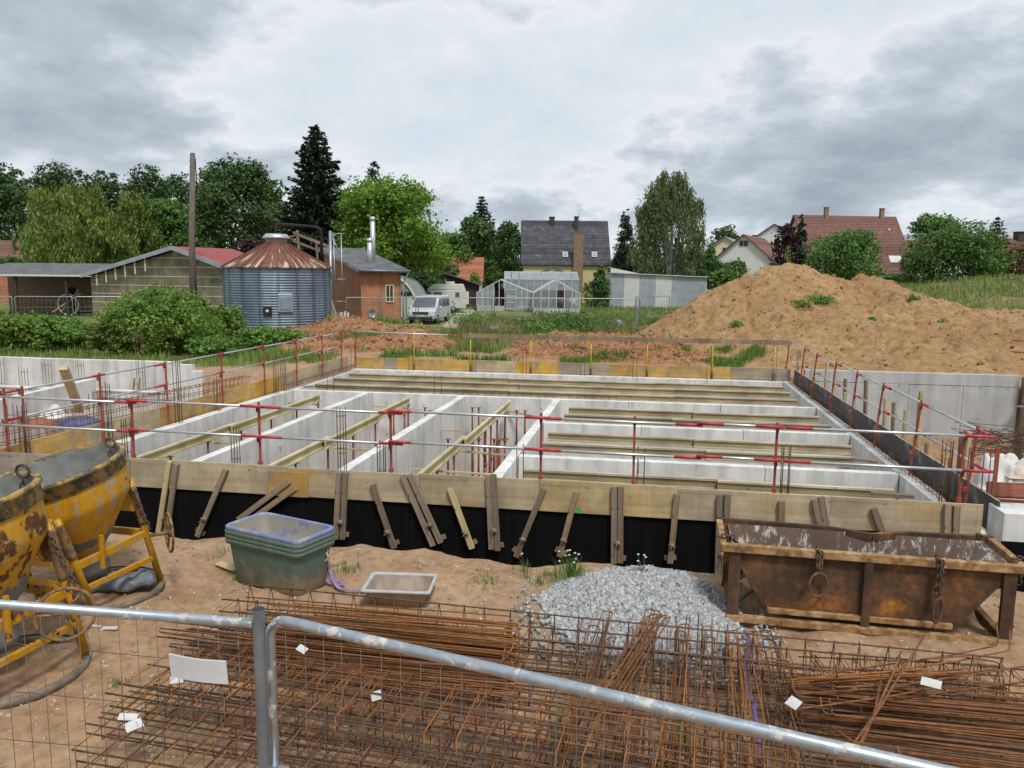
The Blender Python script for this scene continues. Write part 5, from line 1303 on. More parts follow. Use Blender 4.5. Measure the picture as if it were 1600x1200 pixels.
# greenhouses
def greenhouse(label, u0, u1, vb, ve, ur, vr, D, Dp, mat, door=None, rz=0.0, nb=4, plinth=.5, glazing='poly_white', name='greenhouse'):
    p = dep(u0, vb, D); W = w_of(u1 - u0, D); zb = 0
    g = thing(name, label, 'greenhouse', Vector((p.x, p.y, 0)), YAW + rz)
    ze = z_at(u0, ve, D); zr = z_at(ur, vr, D); xr = w_of(ur - u0, D)
    poly = [(0, plinth), (W, plinth), (W, ze), (xr, zr), (0, ze)]
    def topz(x): return ze + (zr - ze) * (x / xr if x < xr else (W - x) / (W - xr))
    MB().box(0, W, -.05, .05, 0, plinth).build('plinth', 'concrete_grey', g); MB().box(0, W, Dp - .05, Dp + .05, 0, plinth).build('plinth', 'concrete_grey', g)
    xs = [W * k / nb for k in range(nb + 1)]
    for k in range(nb):
        if door and door[0] <= k < door[1]: continue
        a, b = xs[k] + .03, xs[k + 1] - .03
        pp = [(a, plinth), (b, plinth), (b, topz(b) - .04)] + ([(xr, zr - .04)] if a < xr < b else []) + [(a, topz(a) - .04)]
        MB().prism(pp, -.01, .01).build('pane', glazing, g)
    for x in xs: MB().bar((x, 0, plinth), (x, 0, topz(x)), .06, .06, (0, 1, 0)).build('mullion', 'frame_white', g)
    for yy in (0, Dp):
        MB().bar((0, yy, ze), (xr, yy, zr), .07, .07).build('rafter', 'frame_white', g); MB().bar((xr, yy, zr), (W, yy, ze), .07, .07).build('rafter', 'frame_white', g)
    nr = max(2, int(Dp / 1.2))
    for k in range(nr):
        y0, y1 = Dp * k / nr + .03, Dp * (k + 1) / nr - .03
        for (xa, za, xb, zb2) in ((0, ze, xr, zr), (W, ze, xr, zr)):
            MB().add([(xa, y0, za + .01), (xa, y1, za + .01), (xb, y1, zb2 + .01), (xb, y0, zb2 + .01), (xa, y0, za - .005), (xa, y1, za - .005), (xb, y1, zb2 - .005), (xb, y0, zb2 - .005)], [(0, 1, 2, 3), (7, 6, 5, 4), (0, 4, 5, 1), (1, 5, 6, 2), (2, 6, 7, 3), (3, 7, 4, 0)]).build('pane', glazing, g)
            MB().bar((xa, y1 + .03, za + .02), (xb, y1 + .03, zb2 + .02), .05, .05).build('rafter', 'frame_white', g)
    for x in (0, W):
        for k in range(nr): MB().box(x - .01, x + .01, Dp * k / nr + .04, Dp * (k + 1) / nr - .04, plinth, ze - .03).build('pane', glazing, g)
        MB().bar((x, 0, ze), (x, Dp, ze), .07, .07).build('gutter', 'frame_white', g)
    MB().bar((xr, 0, zr), (xr, Dp, zr), .09, .09).build('ridge', 'frame_white', g)
    return g, W, ze, zr
g, W, ze, zr = greenhouse('white clad greenhouse with an open doorway', 745, 832, 482, 457, 782, 437, 76, 9, None, (3, 5), 0, 10)
MB().box(W * .33, W * .5, .9, .95, 0, ze + .4).build('doorway_shade', 'wood_dark', g)  # dark sheet standing in for the shade inside the open doorway
dl = MB(); xd = W * .52
dl.box(xd, xd + .9, -.35, -.31, .05, 2.3); dl.build('door', 'poly_white', g)
for k in range(4): MB().box(xd - .01, xd + .91, -.375, -.352, .2 + k * .6, .27 + k * .6).build('door_rail', 'frame_white', g)
g2, W2, ze2, zr2 = greenhouse('small bare framed greenhouse with plants and pots inside', 833, 906, 480, 458, 869, 437, 72, 5, None, (3, 4), 0, 6, .45, 'green_glass')
D = 72
for i in range(14):
    x, y = U(.4, W2 - .4), U(.8, 4); bsz = U(.12, .3)
    MB().lathe([(bsz * .7, 0), (bsz, bsz * 1.6), (bsz * .9, bsz * 1.6), (0, bsz * 1.3)], 8, Matrix.Translation((x, y, .55 + U(0, .5)))).build('plant_pot', random.choice(['tile_orange', 'brick_brown', 'roof_fibre', 'white_plastic']), g2)
MB().box(.2, W2 - .2, .6, 4.4, .48, .55).build('bench_top', 'wood_dark', g2); MB().box(.1, W2 - .1, 4.7, 4.8, .45, ze2 + .2).build('shade_backing', 'wood_dark', g2)  # dark sheet added at the rear so the glazed interior looks shaded
# long greenhouse behind
D = 88.0; p = dep(787, 470, D); W = w_of(118, D)
g3 = thing('long_greenhouse', 'long pale greenhouse standing crosswise behind the two small ones', 'greenhouse', Vector((p.x, p.y, 0)), YAW)
z1, z0 = z_at(790, 425, D + 3), z_at(790, 436, D)
nb = 10
for k in range(nb):
    a, b = W * k / nb + .03, W * (k + 1) / nb - .03
    MB().box(a, b, -.015, .015, .4, z0 - .03).build('pane', 'poly_white', g3)
    MB().add([(a, 0, z0), (b, 0, z0), (b, 3, z1), (a, 3, z1), (a, 0, z0 - .02), (b, 0, z0 - .02), (b, 3, z1 - .02), (a, 3, z1 - .02)], [(0, 1, 2, 3), (7, 6, 5, 4), (0, 4, 5, 1), (1, 5, 6, 2), (2, 6, 7, 3), (3, 7, 4, 0)]).build('pane', 'poly_white', g3)
    MB().bar((W * k / nb, 0, 0), (W * k / nb, 0, z0), .05, .05, (0, 1, 0)).build('mullion', 'frame_white', g3)
MB().bar((0, 3, z1 + .03), (W, 3, z1 + .03), .1, .1).build('ridge', 'frame_white', g3); MB().bar((0, 0, z0), (W, 0, z0), .08, .08).build('gutter', 'frame_white', g3)
MB().box(0, W, 3.05, 6, 0, z0).build('wall', 'metal_sheet_white', g3); MB().box(0, W, -.06, .06, 0, .4).build('plinth', 'concrete_grey', g3)
# metal shed
D = 86.0; p = dep(953, 480, D); W = w_of(150, D); s = thing('sheet_metal_shed', 'low shed of alternating white and blue grey metal sheets', 'shed', Vector((p.x, p.y, 0)), YAW - R_(1))
z0, z1 = z_at(955, 427, D), z_at(1100, 434, D)
cols_ = [(953, 974, 'metal_sheet_blue'), (974, 998, 'metal_sheet_white'), (998, 1023, 'metal_sheet_blue'), (1023, 1048, 'metal_sheet_white'), (1048, 1075, 'metal_sheet_blue'), (1075, 1101, 'metal_sheet_blue')]
for ua, ub, m in cols_:
    a, b = w_of(ua - 953, D), w_of(ub - 953, D); zz = lambda x: z0 + (z1 - z0) * x / W
    q = MB().prism([(a + .01, 0), (b - .01, 0), (b - .01, zz(b)), (a + .01, zz(a))], -.02, .02).build('sheet', m, s)
    for k in range(1, 5): x = a + (b - a) * k / 5; MB().box(x - .015, x + .015, -.035, -.021, .02, zz(x) - .05).build('rib', m, q)
MB().prism([(0.03, 0), (W - .03, 0), (W - .03, z1 - .03), (.03, z0 - .03)], .022, 6).build('wall', 'metal_sheet_white', s)
MB().prism([(-.1, z0 + .1), (W + .35, z1 + .1), (W + .35, z1 + .02), (-.1, z0 + .02)], -.3, 6.3).build('roof', 'metal_sheet_white', s)
MB().prism([(0, z0 + .12), (0, z_at(955, 418, D)), (w_of(45, D), z_at(998, 427.5, D + .5))], .2, .26).build('gable_strip', 'metal_sheet_white', s)
MB().box(W + .1, W + .3, -.5, -.3, z1 - .3, z1 - .12).build('lamp', 'frame_white', s)

# houses on the right
D = 152.0; p = dep(1098, 470, D)
h = gable_house('cream_gable_house', 'far cream house with grey gable roof beyond the birch', Vector((p.x, p.y, 0)), YAW - R_(24), 7.5, 10, z_at(1100, 393, D), z_at(1120, 371, D), 'render_cream', 'roof_grey_far', 8, 10, 'y', .4)
window(h, 3.9, z_at(1120, 399, D), 1.2, 1.4)
D = 132.0; p = dep(1150, 470, D)
h = gable_house('white_gable_house', 'white gabled house with brown roof and arched window', Vector((p.x - 3.6, p.y, 0)), YAW - R_(30), 9.0, 14, z_at(1160, 404, D), z_at(1186, 368, D), 'render_white', 'tile_brown', 14, 20, 'y', .5)
window(h, 4.5, z_at(1180, 386, D), 1.4, .9); chimney(h, 4.3, 8, z_at(1160, 380, D), z_at(1166, 366, D), .6)
D = 150.0; p = dep(1166, 470, D)
gable_house('pale_gable_house', 'pale house with red brown roof behind the arched window house', Vector((p.x - .5, p.y, 0)), YAW - R_(28), 10, 15, z_at(1170, 380, D), z_at(1185, 352, D), 'render_white', 'tile_brown', 12, 18, 'y', .4)
D = 104.0; p = dep(1243, 470, D); W = w_of(168, D)
ze = z_at(1300, 421, D); zr = z_at(1300, 338, D + 5.4)
h = gable_house('red_roof_house', 'large house with steep red tiled roof beyond the mound', Vector((p.x + 1.9, p.y, 0)), YAW + R_(7), W, 10.8, ze, zr, 'render_green', 'tile_red', 20, 40, 'x', .4)
chimney(h, w_of(50, D), 5.2, zr - 1, zr + 1.0, .5, 'brick_brown'); chimney(h, w_of(146, D), 5.2, zr - 1, zr + 1.0, .5, 'brick_brown')
kk = (zr - ze) / 5.4; zz = z_at(1387, 407, D + 1); M = Matrix.Translation((w_of(143, D), (zz - ze) / kk, zz + .15)) @ Matrix.Rotation(math.atan(kk), 4, 'X')
s = MB().box(-.85, .85, -.55, .55, -.02, .1, M).build('skylight', 'frame_white', h); MB().box(-.75, .75, -.45, .45, .101, .106, M).build('pane', 'metal_sheet_white', s)
zz = z_at(1394, 362, D + 3); M = Matrix.Translation((w_of(150, D), (zz - ze) / kk, zz)); MB().tube([M @ Vector((0, 0, 0)), M @ Vector((0, -.1, .45))], .12, 8).build('vent_pipe', 'frame_white', h)
window(h, w_of(143, D), 1.3, 1.6, 1.5); window(h, w_of(60, D), 1.3, 1.6, 1.5)
for (u, v0_, v1_, D, w, lab, rm) in [(1412, 384, 368, 165, 9, 'far house with grey roof just past the steep red roof', 'roof_grey_far'), (1425, 392, 376, 140, 9, 'far house with low red roof between tree and red house', 'tile_red'), (1500, 382, 370, 170, 13, 'far house with dark roof peeking between the trees', 'roof_grey_far'), (1562, 386, 373, 150, 12, 'far red roofed house with dark chimney beyond the rust coloured bush', 'tile_red')]:
    p = dep(u, 470, D); h = gable_house('distant_house', lab, Vector((p.x, p.y, 0)), YAW + R_(U(-6, 6)), w, 9, z_at(u, v0_ + 6, D), z_at(u, v1_, D + 4.5), 'render_white', rm, 8, 14, 'x', .3)
    if 'chimney' in lab: chimney(h, w * .5, 4.0, z_at(u, v1_, D + 4) - 1, z_at(u, v1_ - 10, D + 4), 1.6)
# grey hipped roof behind the spruce
D = 120.0; p = dep(420, 470, D); h = thing('hipped_roof_house', 'house with grey hipped roof between dark tree and spruce', 'house', Vector((p.x, p.y, 0)), YAW - R_(20)); ze, zr = z_at(430, 345, D), z_at(437, 315, D)
MB().box(0, 10, 0, 9, 0, ze).build('wall', 'render_white', h)
MB().add([(-.4, -.4, ze), (10.4, -.4, ze), (10.4, 9.4, ze), (-.4, 9.4, ze), (3.2, 4.5, zr), (6.8, 4.5, zr)], [(0, 1, 5, 4), (1, 2, 5), (2, 3, 4, 5), (3, 0, 4), (3, 2, 1, 0)]).build('roof', 'roof_grey_far', h)
MB().bar((-.4, -.4, ze + .05), (3.2, 4.5, zr + .05), .25, .1).build('ridge', 'frame_white', h); MB().bar((10.4, -.4, ze + .05), (6.8, 4.5, zr + .05), .25, .1).build('ridge', 'frame_white', h)
# far left reddish house
D = 85.0; p = dep(8, 470, D); gable_house('hidden_brown_house', 'brown roofed house half hidden under trees behind the open shed', Vector((p.x - 2, p.y, 0)), YAW + R_(20), 5.5, 6, z_at(20, 405, D), z_at(40, 376, D + 3), 'brick_hollow', 'tile_brown', 10, 10, 'x', .3)

# open shed on the far side
D = 60.0; p = dep(-60, 490, D); W = w_of(272, D); s = thing('open_shed', 'open fronted shed with grey corrugated roof and stored junk', 'shed', Vector((p.x, p.y, 0)), YAW)
ze = z_at(100, 429.5, D); zr = z_at(100, 412, D + 6); Dp = 6.0
mb = MB(); n = 120; V = []; F = []
for i in range(n + 1):
    x = W * i / n; w = .05 * (i % 2); V += [(x, -.4, ze + w), (x, Dp, zr + w), (x, -.4, ze + w - .07), (x, Dp, zr + w - .07)]
for i in range(n): o = i * 4; F += [(o, o + 4, o + 5, o + 1), (o + 2, o + 3, o + 7, o + 6), (o, o + 2, o + 6, o + 4), (o + 1, o + 5, o + 7, o + 3)]
mb.add(V, F); mb.build('roof', 'roof_fibre', s)
MB().box(0, W, Dp - .2, Dp, 0, zr - .1).build('wall', 'brick_brown', s); MB().box(W - .2, W, .3, Dp - .21, 0, ze - .1).build('wall', 'brick_brown', s)
MB().box(0, W, -.45, -.41, ze - .12, ze + .02).build('gutter', 'frame_white', s)
for x in (W * .33, W * .62, W - .3): MB().box(x - .09, x + .09, -.25, -.07, 0, ze - .02).build('post', 'wood_dark', s)
MB().box(W * .36, W * .42, Dp - .26, Dp - .21, .2, 2.1).build('door', 'dark_inside', s)
junk = [('stacked_planks', 'stack of planks stored in the open shed', (W * .72, 1.5)), ('pallet_stack', 'pallets piled in the open shed', (W * .45, 2.0))]
for nm, lab, (x, y) in junk:
    j = thing(nm, lab, 'timber', Vector(s.location) + Matrix.Rotation(YAW, 3, 'Z') @ Vector((x, y, 0)), YAW)
    for k in range(9): MB().bar((-1.4 + U(-.2, .2), U(-.3, .3), .1 + k * .13), (1.4 + U(-.2, .2), U(-.3, .3), .12 + k * .13), .25, .09).build('plank', random.choice(['timber_brown', 'timber_old']), j)
j = thing('old_cart_wheel', 'large old wheel leaning in the open shed', 'wheel', Vector(s.location) + Matrix.Rotation(YAW, 3, 'Z') @ Vector((W * .575, .9, 0)), YAW)
MB().tube([(.8 * math.cos(t_), .1, .85 + .8 * math.sin(t_)) for t_ in np.linspace(0, 2 * math.pi, 28, endpoint=False)], .09, 6, closed=True).build('tyre', 'galv_old', j)
for k in range(8): MB().tube([(0, .1, .85), (.8 * math.cos(k * .785), .1, .85 + .8 * math.sin(k * .785))], .025, 5).build('spoke', 'timber_old', j)
for (x, y, z, l, rz_, lab) in [(W * .50, .6, .3, 2.6, .6, 'long plank leaning in the open shed'), (W * .54, .8, .3, 2.2, .9, 'shorter plank leaning in the open shed')]:
    o = MB().bar((0, 0, 0), (l * math.cos(rz_), .2, l * math.sin(rz_)), .2, .06).build('leaning_plank', 'timber_new', None, loc=Vector(s.location) + Matrix.Rotation(YAW, 3, 'Z') @ Vector((x, y, z)), rot=(0, 0, YAW)); tag(o, lab, 'plank', None, 'thing')
# old gabled hall with fibre panels
D = 55.0; TH = R_(-30); pL = dep(145, 480, D + 2.5); hall = thing('panel_hall', 'gabled hall clad in stained fibre panels with red roof', 'hall', Vector((pL.x, pL.y, 0)), YAW + TH)
W = 14.4; XR = 9.8; ze = z_at(145, 430, D + 2.5); zr = z_at(283, 388.5, 52.6); zer = z_at(353, 416, 50.3); Dp = 4.4
def tz(x): return ze + (zr - ze) * x / XR if x < XR else zr + (zer - zr) * (x - XR) / (W - XR)
rows_ = np.arange(0, zr, .62); colsx = np.concatenate([np.linspace(0, XR, 7), np.linspace(XR, W, 4)[1:]])
for i in range(len(rows_)):
    z0 = rows_[i] + .02; z1 = rows_[i] + .60
    for k in range(9):
        a, b = colsx[k] + .012, colsx[k + 1] - .012; ta, tb2 = min(z1, tz(a) - .1), min(z1, tz(b) - .1)
        pts = [(a, z0), (b, z0), (b, tb2), (a, ta)]
        if ta <= z0 + .02 and tb2 <= z0 + .02: continue
        if ta <= z0: f = (z0 + .1 - tz(a)) / (tz(b) - tz(a)); xa_ = a + (b - a) * f; pts = [(xa_, z0), (b, z0), (b, tb2)]
        elif tb2 <= z0: f = (z0 + .1 - tz(a)) / (tz(b) - tz(a)); xb_ = a + (b - a) * f; pts = [(a, z0), (xb_, z0), (a, ta)]
        MB().prism(pts, -.03, .0).build('panel', 'panel_fibre', hall)
    if z1 < zr - .3:
        xl = max(0.0, (z1 + .12 - ze) / (zr - ze) * XR); xq = min(W, XR + (W - XR) * (zr - z1 - .12) / (zr - zer)); MB().box(xl + .05, xq - .05, -.045, -.031, z1 - .005, z1 + .045).build('rail', 'render_cream', hall)
MB().prism([(0.02, 0), (W - .02, 0), (W - .02, zer - .1), (XR, zr - .1), (.02, ze - .1)], .002, Dp).build('wall', 'panel_fibre', hall)
for (x0, x1) in ((-.35, XR), (XR, W + .35)):
    za = tz(-.35) if x0 < 0 else zr; zb2 = zr if x0 < 0 else tz(W + .35)
    MB().add([(x0, -.5, za + .12), (x1, -.5, zb2 + .12), (x1, Dp, zb2 + .12), (x0, Dp, za + .12), (x0, -.5, za), (x1, -.5, zb2), (x1, Dp, zb2), (x0, Dp, za)], [(0, 1, 2, 3), (7, 6, 5, 4), (0, 4, 5, 1), (1, 5, 6, 2), (2, 6, 7, 3), (3, 7, 4, 0)]).build('roof', 'roof_red_metal', hall)
    MB().add([(x0, -.55, za + .16), (x1, -.55, zb2 + .16), (x1, -.51, zb2 + .16), (x0, -.51, za + .16), (x0, -.55, za - .12), (x1, -.55, zb2 - .12), (x1, -.51, zb2 - .12), (x0, -.51, za - .12)], [(0, 1, 2, 3), (7, 6, 5, 4), (0, 4, 5, 1), (1, 5, 6, 2), (2, 6, 7, 3), (3, 7, 4, 0)]).build('fascia', 'metal_sheet_blue', hall)
for k in range(1, 7):
    x = .2 + k * 1.1; MB().box(x - .03, x + .03, -.42, -.36, tz(x) - .95, tz(x) - .05).build('hanger', 'render_white', hall)
# pole
simple('pole_grey', (.085, .075, .062), (.15, .13, .105), 3, .9, 0, .3, .01, (4, 4, .3))
p = dep(303, 480, 48); pt = dep(301, 240, 48)
pl_ = thing('utility_pole', 'tall bare grey wooden utility pole in front of the fibre hall', 'pole', Vector((p.x, p.y, 0)))
MB().tube([(0, 0, -.2), (.05, 0, pt.z * .5), (pt.x - p.x, pt.y - p.y, pt.z)], [.23, .19, .155], 10).build('shaft', 'pole_grey', pl_)
q = Vector((pt.x - p.x, pt.y - p.y, pt.z)); MB().tube([q + Vector((-.25, 0, -.4)), q + Vector((0, -.16, -.4))], .03, 5).build('bracket', 'galv_old', pl_)
MB().tube([q + Vector((.22, -.1, -.3)), q + Vector((.24, -.1, -2.2))], .03, 6).build('cable', 'dark_inside', pl_)
MB().tube([q + Vector((-.25, 0, -.8)), q + Vector((0, -.16, -.8))], .03, 5).build('bracket', 'galv_old', pl_)

# ------------------------------------------------------------------ silo
D = 47.0; cS = dep(435, 480, D); r = w_of(80, D); ze = z_at(435, 416, D - r); zr = z_at(435, 381, D)
si = thing('grain_silo', 'round corrugated metal grain silo with rusty cone roof', 'silo', Vector((cS.x, cS.y, 0)), YAW)
t = NT('silo_metal'); a = t.noise(.8, 6, .65, t.coord((1, 1, .4))); t.base(t.ramp(a, [(.3, (.15, .19, .25)), (.55, (.25, .31, .38)), (.72, (.40, .45, .51))]), .45, .35, .4)
t = NT('silo_roof'); s_ = t.n('ShaderNodeSeparateXYZ'); t.l(t.tc.outputs['Object'], s_.inputs[0])
an_ = t.math('ARCTAN2', s_.outputs[1], s_.outputs[0]); rd_ = t.math('SQRT', t.math('ADD', t.math('MULTIPLY', s_.outputs[0], s_.outputs[0]), t.math('MULTIPLY', s_.outputs[1], s_.outputs[1])))
cb = t.n('ShaderNodeCombineXYZ'); t.l(t.math('MULTIPLY', an_, 9.0), cb.inputs[0]); t.l(t.math('MULTIPLY', rd_, .55), cb.inputs[1])
a = t.noise(1.0, 6, .6, cb.outputs[0], .3); b = t.noise(1.6, 6, .65)
t.base(t.mix(t.ramp(t.math('ADD', a, t.math('MULTIPLY', t.math('SUBTRACT', rd_, 1.6), .035)), [(.58, 0.0), (.64, 1.0)]), t.ramp(b, [(.35, (.115, .045, .028)), (.65, (.20, .085, .05))]), (.46, .38, .31)), .8)
simple('silo_rib', (.10, .14, .18), (.16, .20, .25), 1, .5, .3, 0)
prof = []; nz = 27; bot = -.2
for k in range(nz * 4 + 1):
    z = bot + (ze - bot) * k / (nz * 4); prof.append((r - .045 + .045 * math.cos(2 * math.pi * k / 4), z))
si_body = MB().lathe(prof, 72).build('drum', 'silo_metal', si)
nrib = 18
for k in range(nrib):
    a = 2 * math.pi * (k + .35) / nrib
    M = Matrix.Rotation(a, 4, 'Z'); MB().box(r - .01, r + .05, -.055, -.015, 0, ze - .03, M).box(r - .01, r + .05, .03, .07, 0, ze - .03, M).build('rib', 'silo_rib', si)
rf = MB(); n = 36
for k in range(n):
    a0, a1 = 2 * math.pi * k / n, 2 * math.pi * (k + 1) / n
    f = lambda a, rr, z: (rr * math.cos(a), rr * math.sin(a), z)
    MB().add([f(a0, r + .12, ze - .04), f(a1, r + .12, ze - .04), f(a1, .62, zr), f(a0, .62, zr), f(a0, r + .12, ze - .09), f(a1, r + .12, ze - .09), f(a1, .62, zr - .05), f(a0, .62, zr - .05)], [(0, 1, 2, 3), (7, 6, 5, 4), (0, 4, 5, 1), (1, 5, 6, 2), (2, 6, 7, 3), (3, 7, 4, 0)]).build('roof_sheet', 'silo_roof', si)
    MB().bar(Vector(f(a0, r + .12, ze - .02)), Vector(f(a0, .62, zr + .03)), .05, .06).build('seam', 'silo_roof', si)
MB().lathe([(.62, zr - .05), (.62, zr + .25), (.78, zr + .27), (.82, zr + .32), (.60, zr + .55), (0, zr + .55)], 24).build('cap', 'galv_tube', si)
pp = [(0.0, 0, zr + .5), (0.0, 0, dep(435, 352, D).z)]
topz = dep(435, 351, D).z; xr = w_of(66, D)
MB().tube(spline([(0, 0, zr + .5), (0, 0, topz), (xr, .6, topz - .15), (xr, .6, ze + .1)], 6, .4), .10, 10).build('filling_pipe', 'dark_inside', si)
def onface(u): # angle on the drum seen at pixel u
    return -math.pi / 2 + math.asin(max(-1, min(1, (u - 435) / 80)))
a = onface(467); M = Matrix.Rotation(a, 4, 'Z'); zc = z_at(467, 474, D - r)
MB().box(r + .0, r + .09, -.42, .42, zc - .53, zc + .53, M).build('hatch', 'galv_old', si, .05); MB().box(r + .091, r + .13, -.28, .28, zc - .36, zc + .36, M).build('hatch_door', 'silo_metal', si, .04)
a = onface(442.5); M = Matrix.Rotation(a, 4, 'Z'); zc = z_at(442, 487, D - r)
b = MB().box(r + .0, r + .08, -.24, .24, zc - .24, zc + .24, M).build('hatch', 'dark_inside', si); MB().lathe([(0, 0), (.09, 0), (.09, .03), (0, .03)], 12, M @ Matrix.Translation((r + .085, 0, zc + .02)) @ Matrix.Rotation(R_(90), 4, 'Y')).build('knob', 'frame_white', b)
# walkway behind the silo roof
wk = thing('timber_stair', 'weathered timber stair and handrail rising behind the silo', 'stair', dep(470, 480, 52)); wk.location.z = 0; o0 = Vector(wk.location)
for (a, b) in [((440, 374), (468, 366)), ((458, 363), (515, 385)), ((458, 376), (512, 397)), ((464, 360), (467, 392)), ((494, 378), (496, 402)), ((468, 368), (520, 388))]:
    MB().bar(dep(*a, 52) - o0, dep(*b, 52) - o0, .13, .13).build('rail', 'timber_brown', wk)
MB().bar(dep(467, 392, 52) - o0, Vector((0, 0, 0)), .13, .13, (0, 1, 0)).build('post', 'timber_brown', wk); q = dep(496, 402, 52) - o0; MB().bar(q, Vector((q.x, q.y, 0)), .13, .13, (0, 1, 0)).build('post', 'timber_brown', wk)

# ------------------------------------------------------------------ brick building
Dc = 53.0; pc = dep(566, 508, Dc); TB = YAW + R_(27); b0 = thing('brick_outbuilding', 'small hollow brick building with grey sloping roof and steel flues', 'building', Vector((pc.x, pc.y, 0)), TB)
Wf = w_of(57, Dc) / math.cos(R_(27)); ze = z_at(566, 421, Dc); Lb = 10.0; zk = dep(505, 389, Dc + 9).z
MB().prism([(0, 0), (Lb, 0), (Lb, zk - .15), (0, ze - .1)], 0, Wf, Matrix(((0, 1, 0, 0), (1, 0, 0, 0), (0, 0, 1, 0), (0, 0, 0, 1)))).build('wall', 'brick_hollow', b0)
nn = 26; V = []; F = []
for i in range(nn + 1):
    x = -.35 + (Wf + .8) * i / nn; w = .045 * (i % 2); V += [(x, -.45, ze + w), (x, Lb + .3, zk + .08 + w), (x, -.45, ze + w - .1), (x, Lb + .3, zk - .02 + w)]
for i in range(nn): o_ = i * 4; F += [(o_, o_ + 4, o_ + 5, o_ + 1), (o_ + 2, o_ + 3, o_ + 7, o_ + 6), (o_, o_ + 2, o_ + 6, o_ + 4), (o_ + 1, o_ + 5, o_ + 7, o_ + 3)]
F += [(0, 1, 3, 2), (nn * 4, nn * 4 + 2, nn * 4 + 3, nn * 4 + 1)]
MB().add(V, F).build('roof', 'roof_fibre', b0)
MB().bar((-.37, -.45, ze - .14), (-.37, Lb + .3, zk - .06), .05, .14).build('verge_board', 'timber_old', b0)
MB().tube([(-.3, -.55, ze - .08), (Wf + .5, -.55, ze - .1)], .09, 8).build('gutter', 'galv_dull', b0)
MB().tube(spline([(Wf + .42, -.5, ze - .1), (Wf + .2, -.2, ze - .7), (Wf + .12, -.12, ze - 1.0), (Wf + .12, -.12, 0)], 4, .2), .055, 8).build('downpipe', 'galv_tube', b0)
for x in (.0, Wf * .5, Wf - .06): MB().box(x - .05, x + .05, -.04, -.001, 0, ze - .2).build('pilaster', 'brick_brown' if x else 'tile_orange', b0)
window(b0, Wf * .70, z_at(600, 471, Dc), .46, 1.05, -.04, 'render_cream', 'glass_dark', 1)
MB().lathe([(0, 0), (.25, 0), (.28, .03)], 14, Matrix.Translation((Wf * .25, -.04, .75)) @ Matrix.Rotation(R_(90), 4, 'X')).build('vent', 'galv_old', b0)
inv = (Matrix.Translation((pc.x, pc.y, 0)) @ Matrix.Rotation(TB, 4, 'Z')).inverted()
for (u0, u1, v0_, yo) in ((578.5, 587.5, 340, 3.2), (573.5, 582.5, 373, 2.2)):
    q = inv @ dep((u0 + u1) / 2, 412, Dc + yo); rr = w_of(u1 - u0, Dc) / 2
    f = MB().tube([(q.x, q.y, ze - .2), (q.x, q.y, z_at(u0, v0_, Dc + yo))], rr * .92, 14).build('flue', 'galv_tube', b0)
    MB().tube([(q.x, q.y, z_at(u0, v0_ + 6, Dc + yo)), (q.x, q.y, z_at(u0, v0_ - .5, Dc + yo))], rr, 14).build('flue_cap', 'galv_tube', f)
# scaffold mast beside the silo
ms = thing('scaffold_mast', 'thin steel scaffold mast with ladder between silo and brick building', 'mast', dep(517, 505, 49)); ms.location.z = 0; o0 = Vector(ms.location)
for (a, b, rr) in [((516, 361), (518, 505), .09), ((521, 366), (524, 470), .035), ((533, 365), (535, 472), .035), ((515, 365), (537, 365), .03), ((517, 369), (533, 398), .03), ((517, 437), (540, 436), .03), ((517, 471), (540, 471), .03)]:
    MB().tube([dep(*a, 49) - o0, dep(*b, 49) - o0], rr, 6).build('tube', 'galv_old', ms)
MB().box(-.22, .22, -.2, -.1, z_at(517, 437, 49), z_at(517, 425, 49)).build('plate', 'galv_old', ms)
for k, (u0, v0_, u1, v1_) in enumerate([(520, 505, 512, 478), (524, 504, 514, 472), (528, 503, 517, 468), (515, 506, 508, 498)]):
    a = dep(u0, v0_, 47.5); b = dep(u1, v1_, 48); tag(MB().bar(Vector((0, 0, 0)), b - a, .12, .05).build('leaning_lath', 'timber_old', None, loc=a), 'grey lath leaning in a row between silo and brick building', 'lath', 'laths leaning by the silo', 'thing')
for k in range(5):
    u = 524 + k * 4.5; a = dep(u, 503, 50.5); tag(MB().box(-.1, .1, -.02, .02, 0, .95 + U(-.1, .1)).build('upright_slab', 'metal_sheet_white' if k > 1 else 'metal_sheet_blue', None, loc=(a.x, a.y, 0), rot=(-.15, U(-.1, .1), YAW)), 'narrow white slab standing in a row by the brick wall', 'slab', 'slabs by the brick wall', 'thing')

# ------------------------------------------------------------------ polytunnel, camper, van
D = 60.0; p = dep(604, 480, D); pt_ = thing('polytunnel', 'half round white polytunnel end beside the brick building', 'polytunnel', Vector((p.x, p.y, 0)), YAW)
rr = w_of(50, D); zt = z_at(612, 431, D)
arc = [(rr * math.cos(t_), zt * math.sin(t_)) for t_ in np.linspace(0, math.pi, 24)]
MB().prism([(x, z) for x, z in arc if z > zt * .55] , .0, .02).build('end_sheet', 'poly_white', pt_)
MB().prism([(x, z) for x, z in arc if z <= zt * .58][:14] + [(x, z) for x, z in arc if z <= zt * .58][14:], .06, .09).build('end_sheet', 'render_green', pt_)
mb = MB(); V = []; F = []
for i, (x, z) in enumerate(arc): V += [(x * 1.01, .0, z * 1.01), (x * 1.01, 9, z * 1.01)]
for i in range(len(arc) - 1): F.append((i * 2, i * 2 + 2, i * 2 + 3, i * 2 + 1))
mb.add(V, F, True).build('cover', 'poly_white', pt_); MB().tube([(x * 1.02, -.03, z * 1.02) for x, z in arc], .09, 6).build('hoop', 'render_cream', pt_)
for x in (rr * .35, rr * .62): MB().bar((x, -.02, 0), (x, -.02, zt * .6), .06, .06, (0, 1, 0)).build('upright', 'galv_dull', pt_)

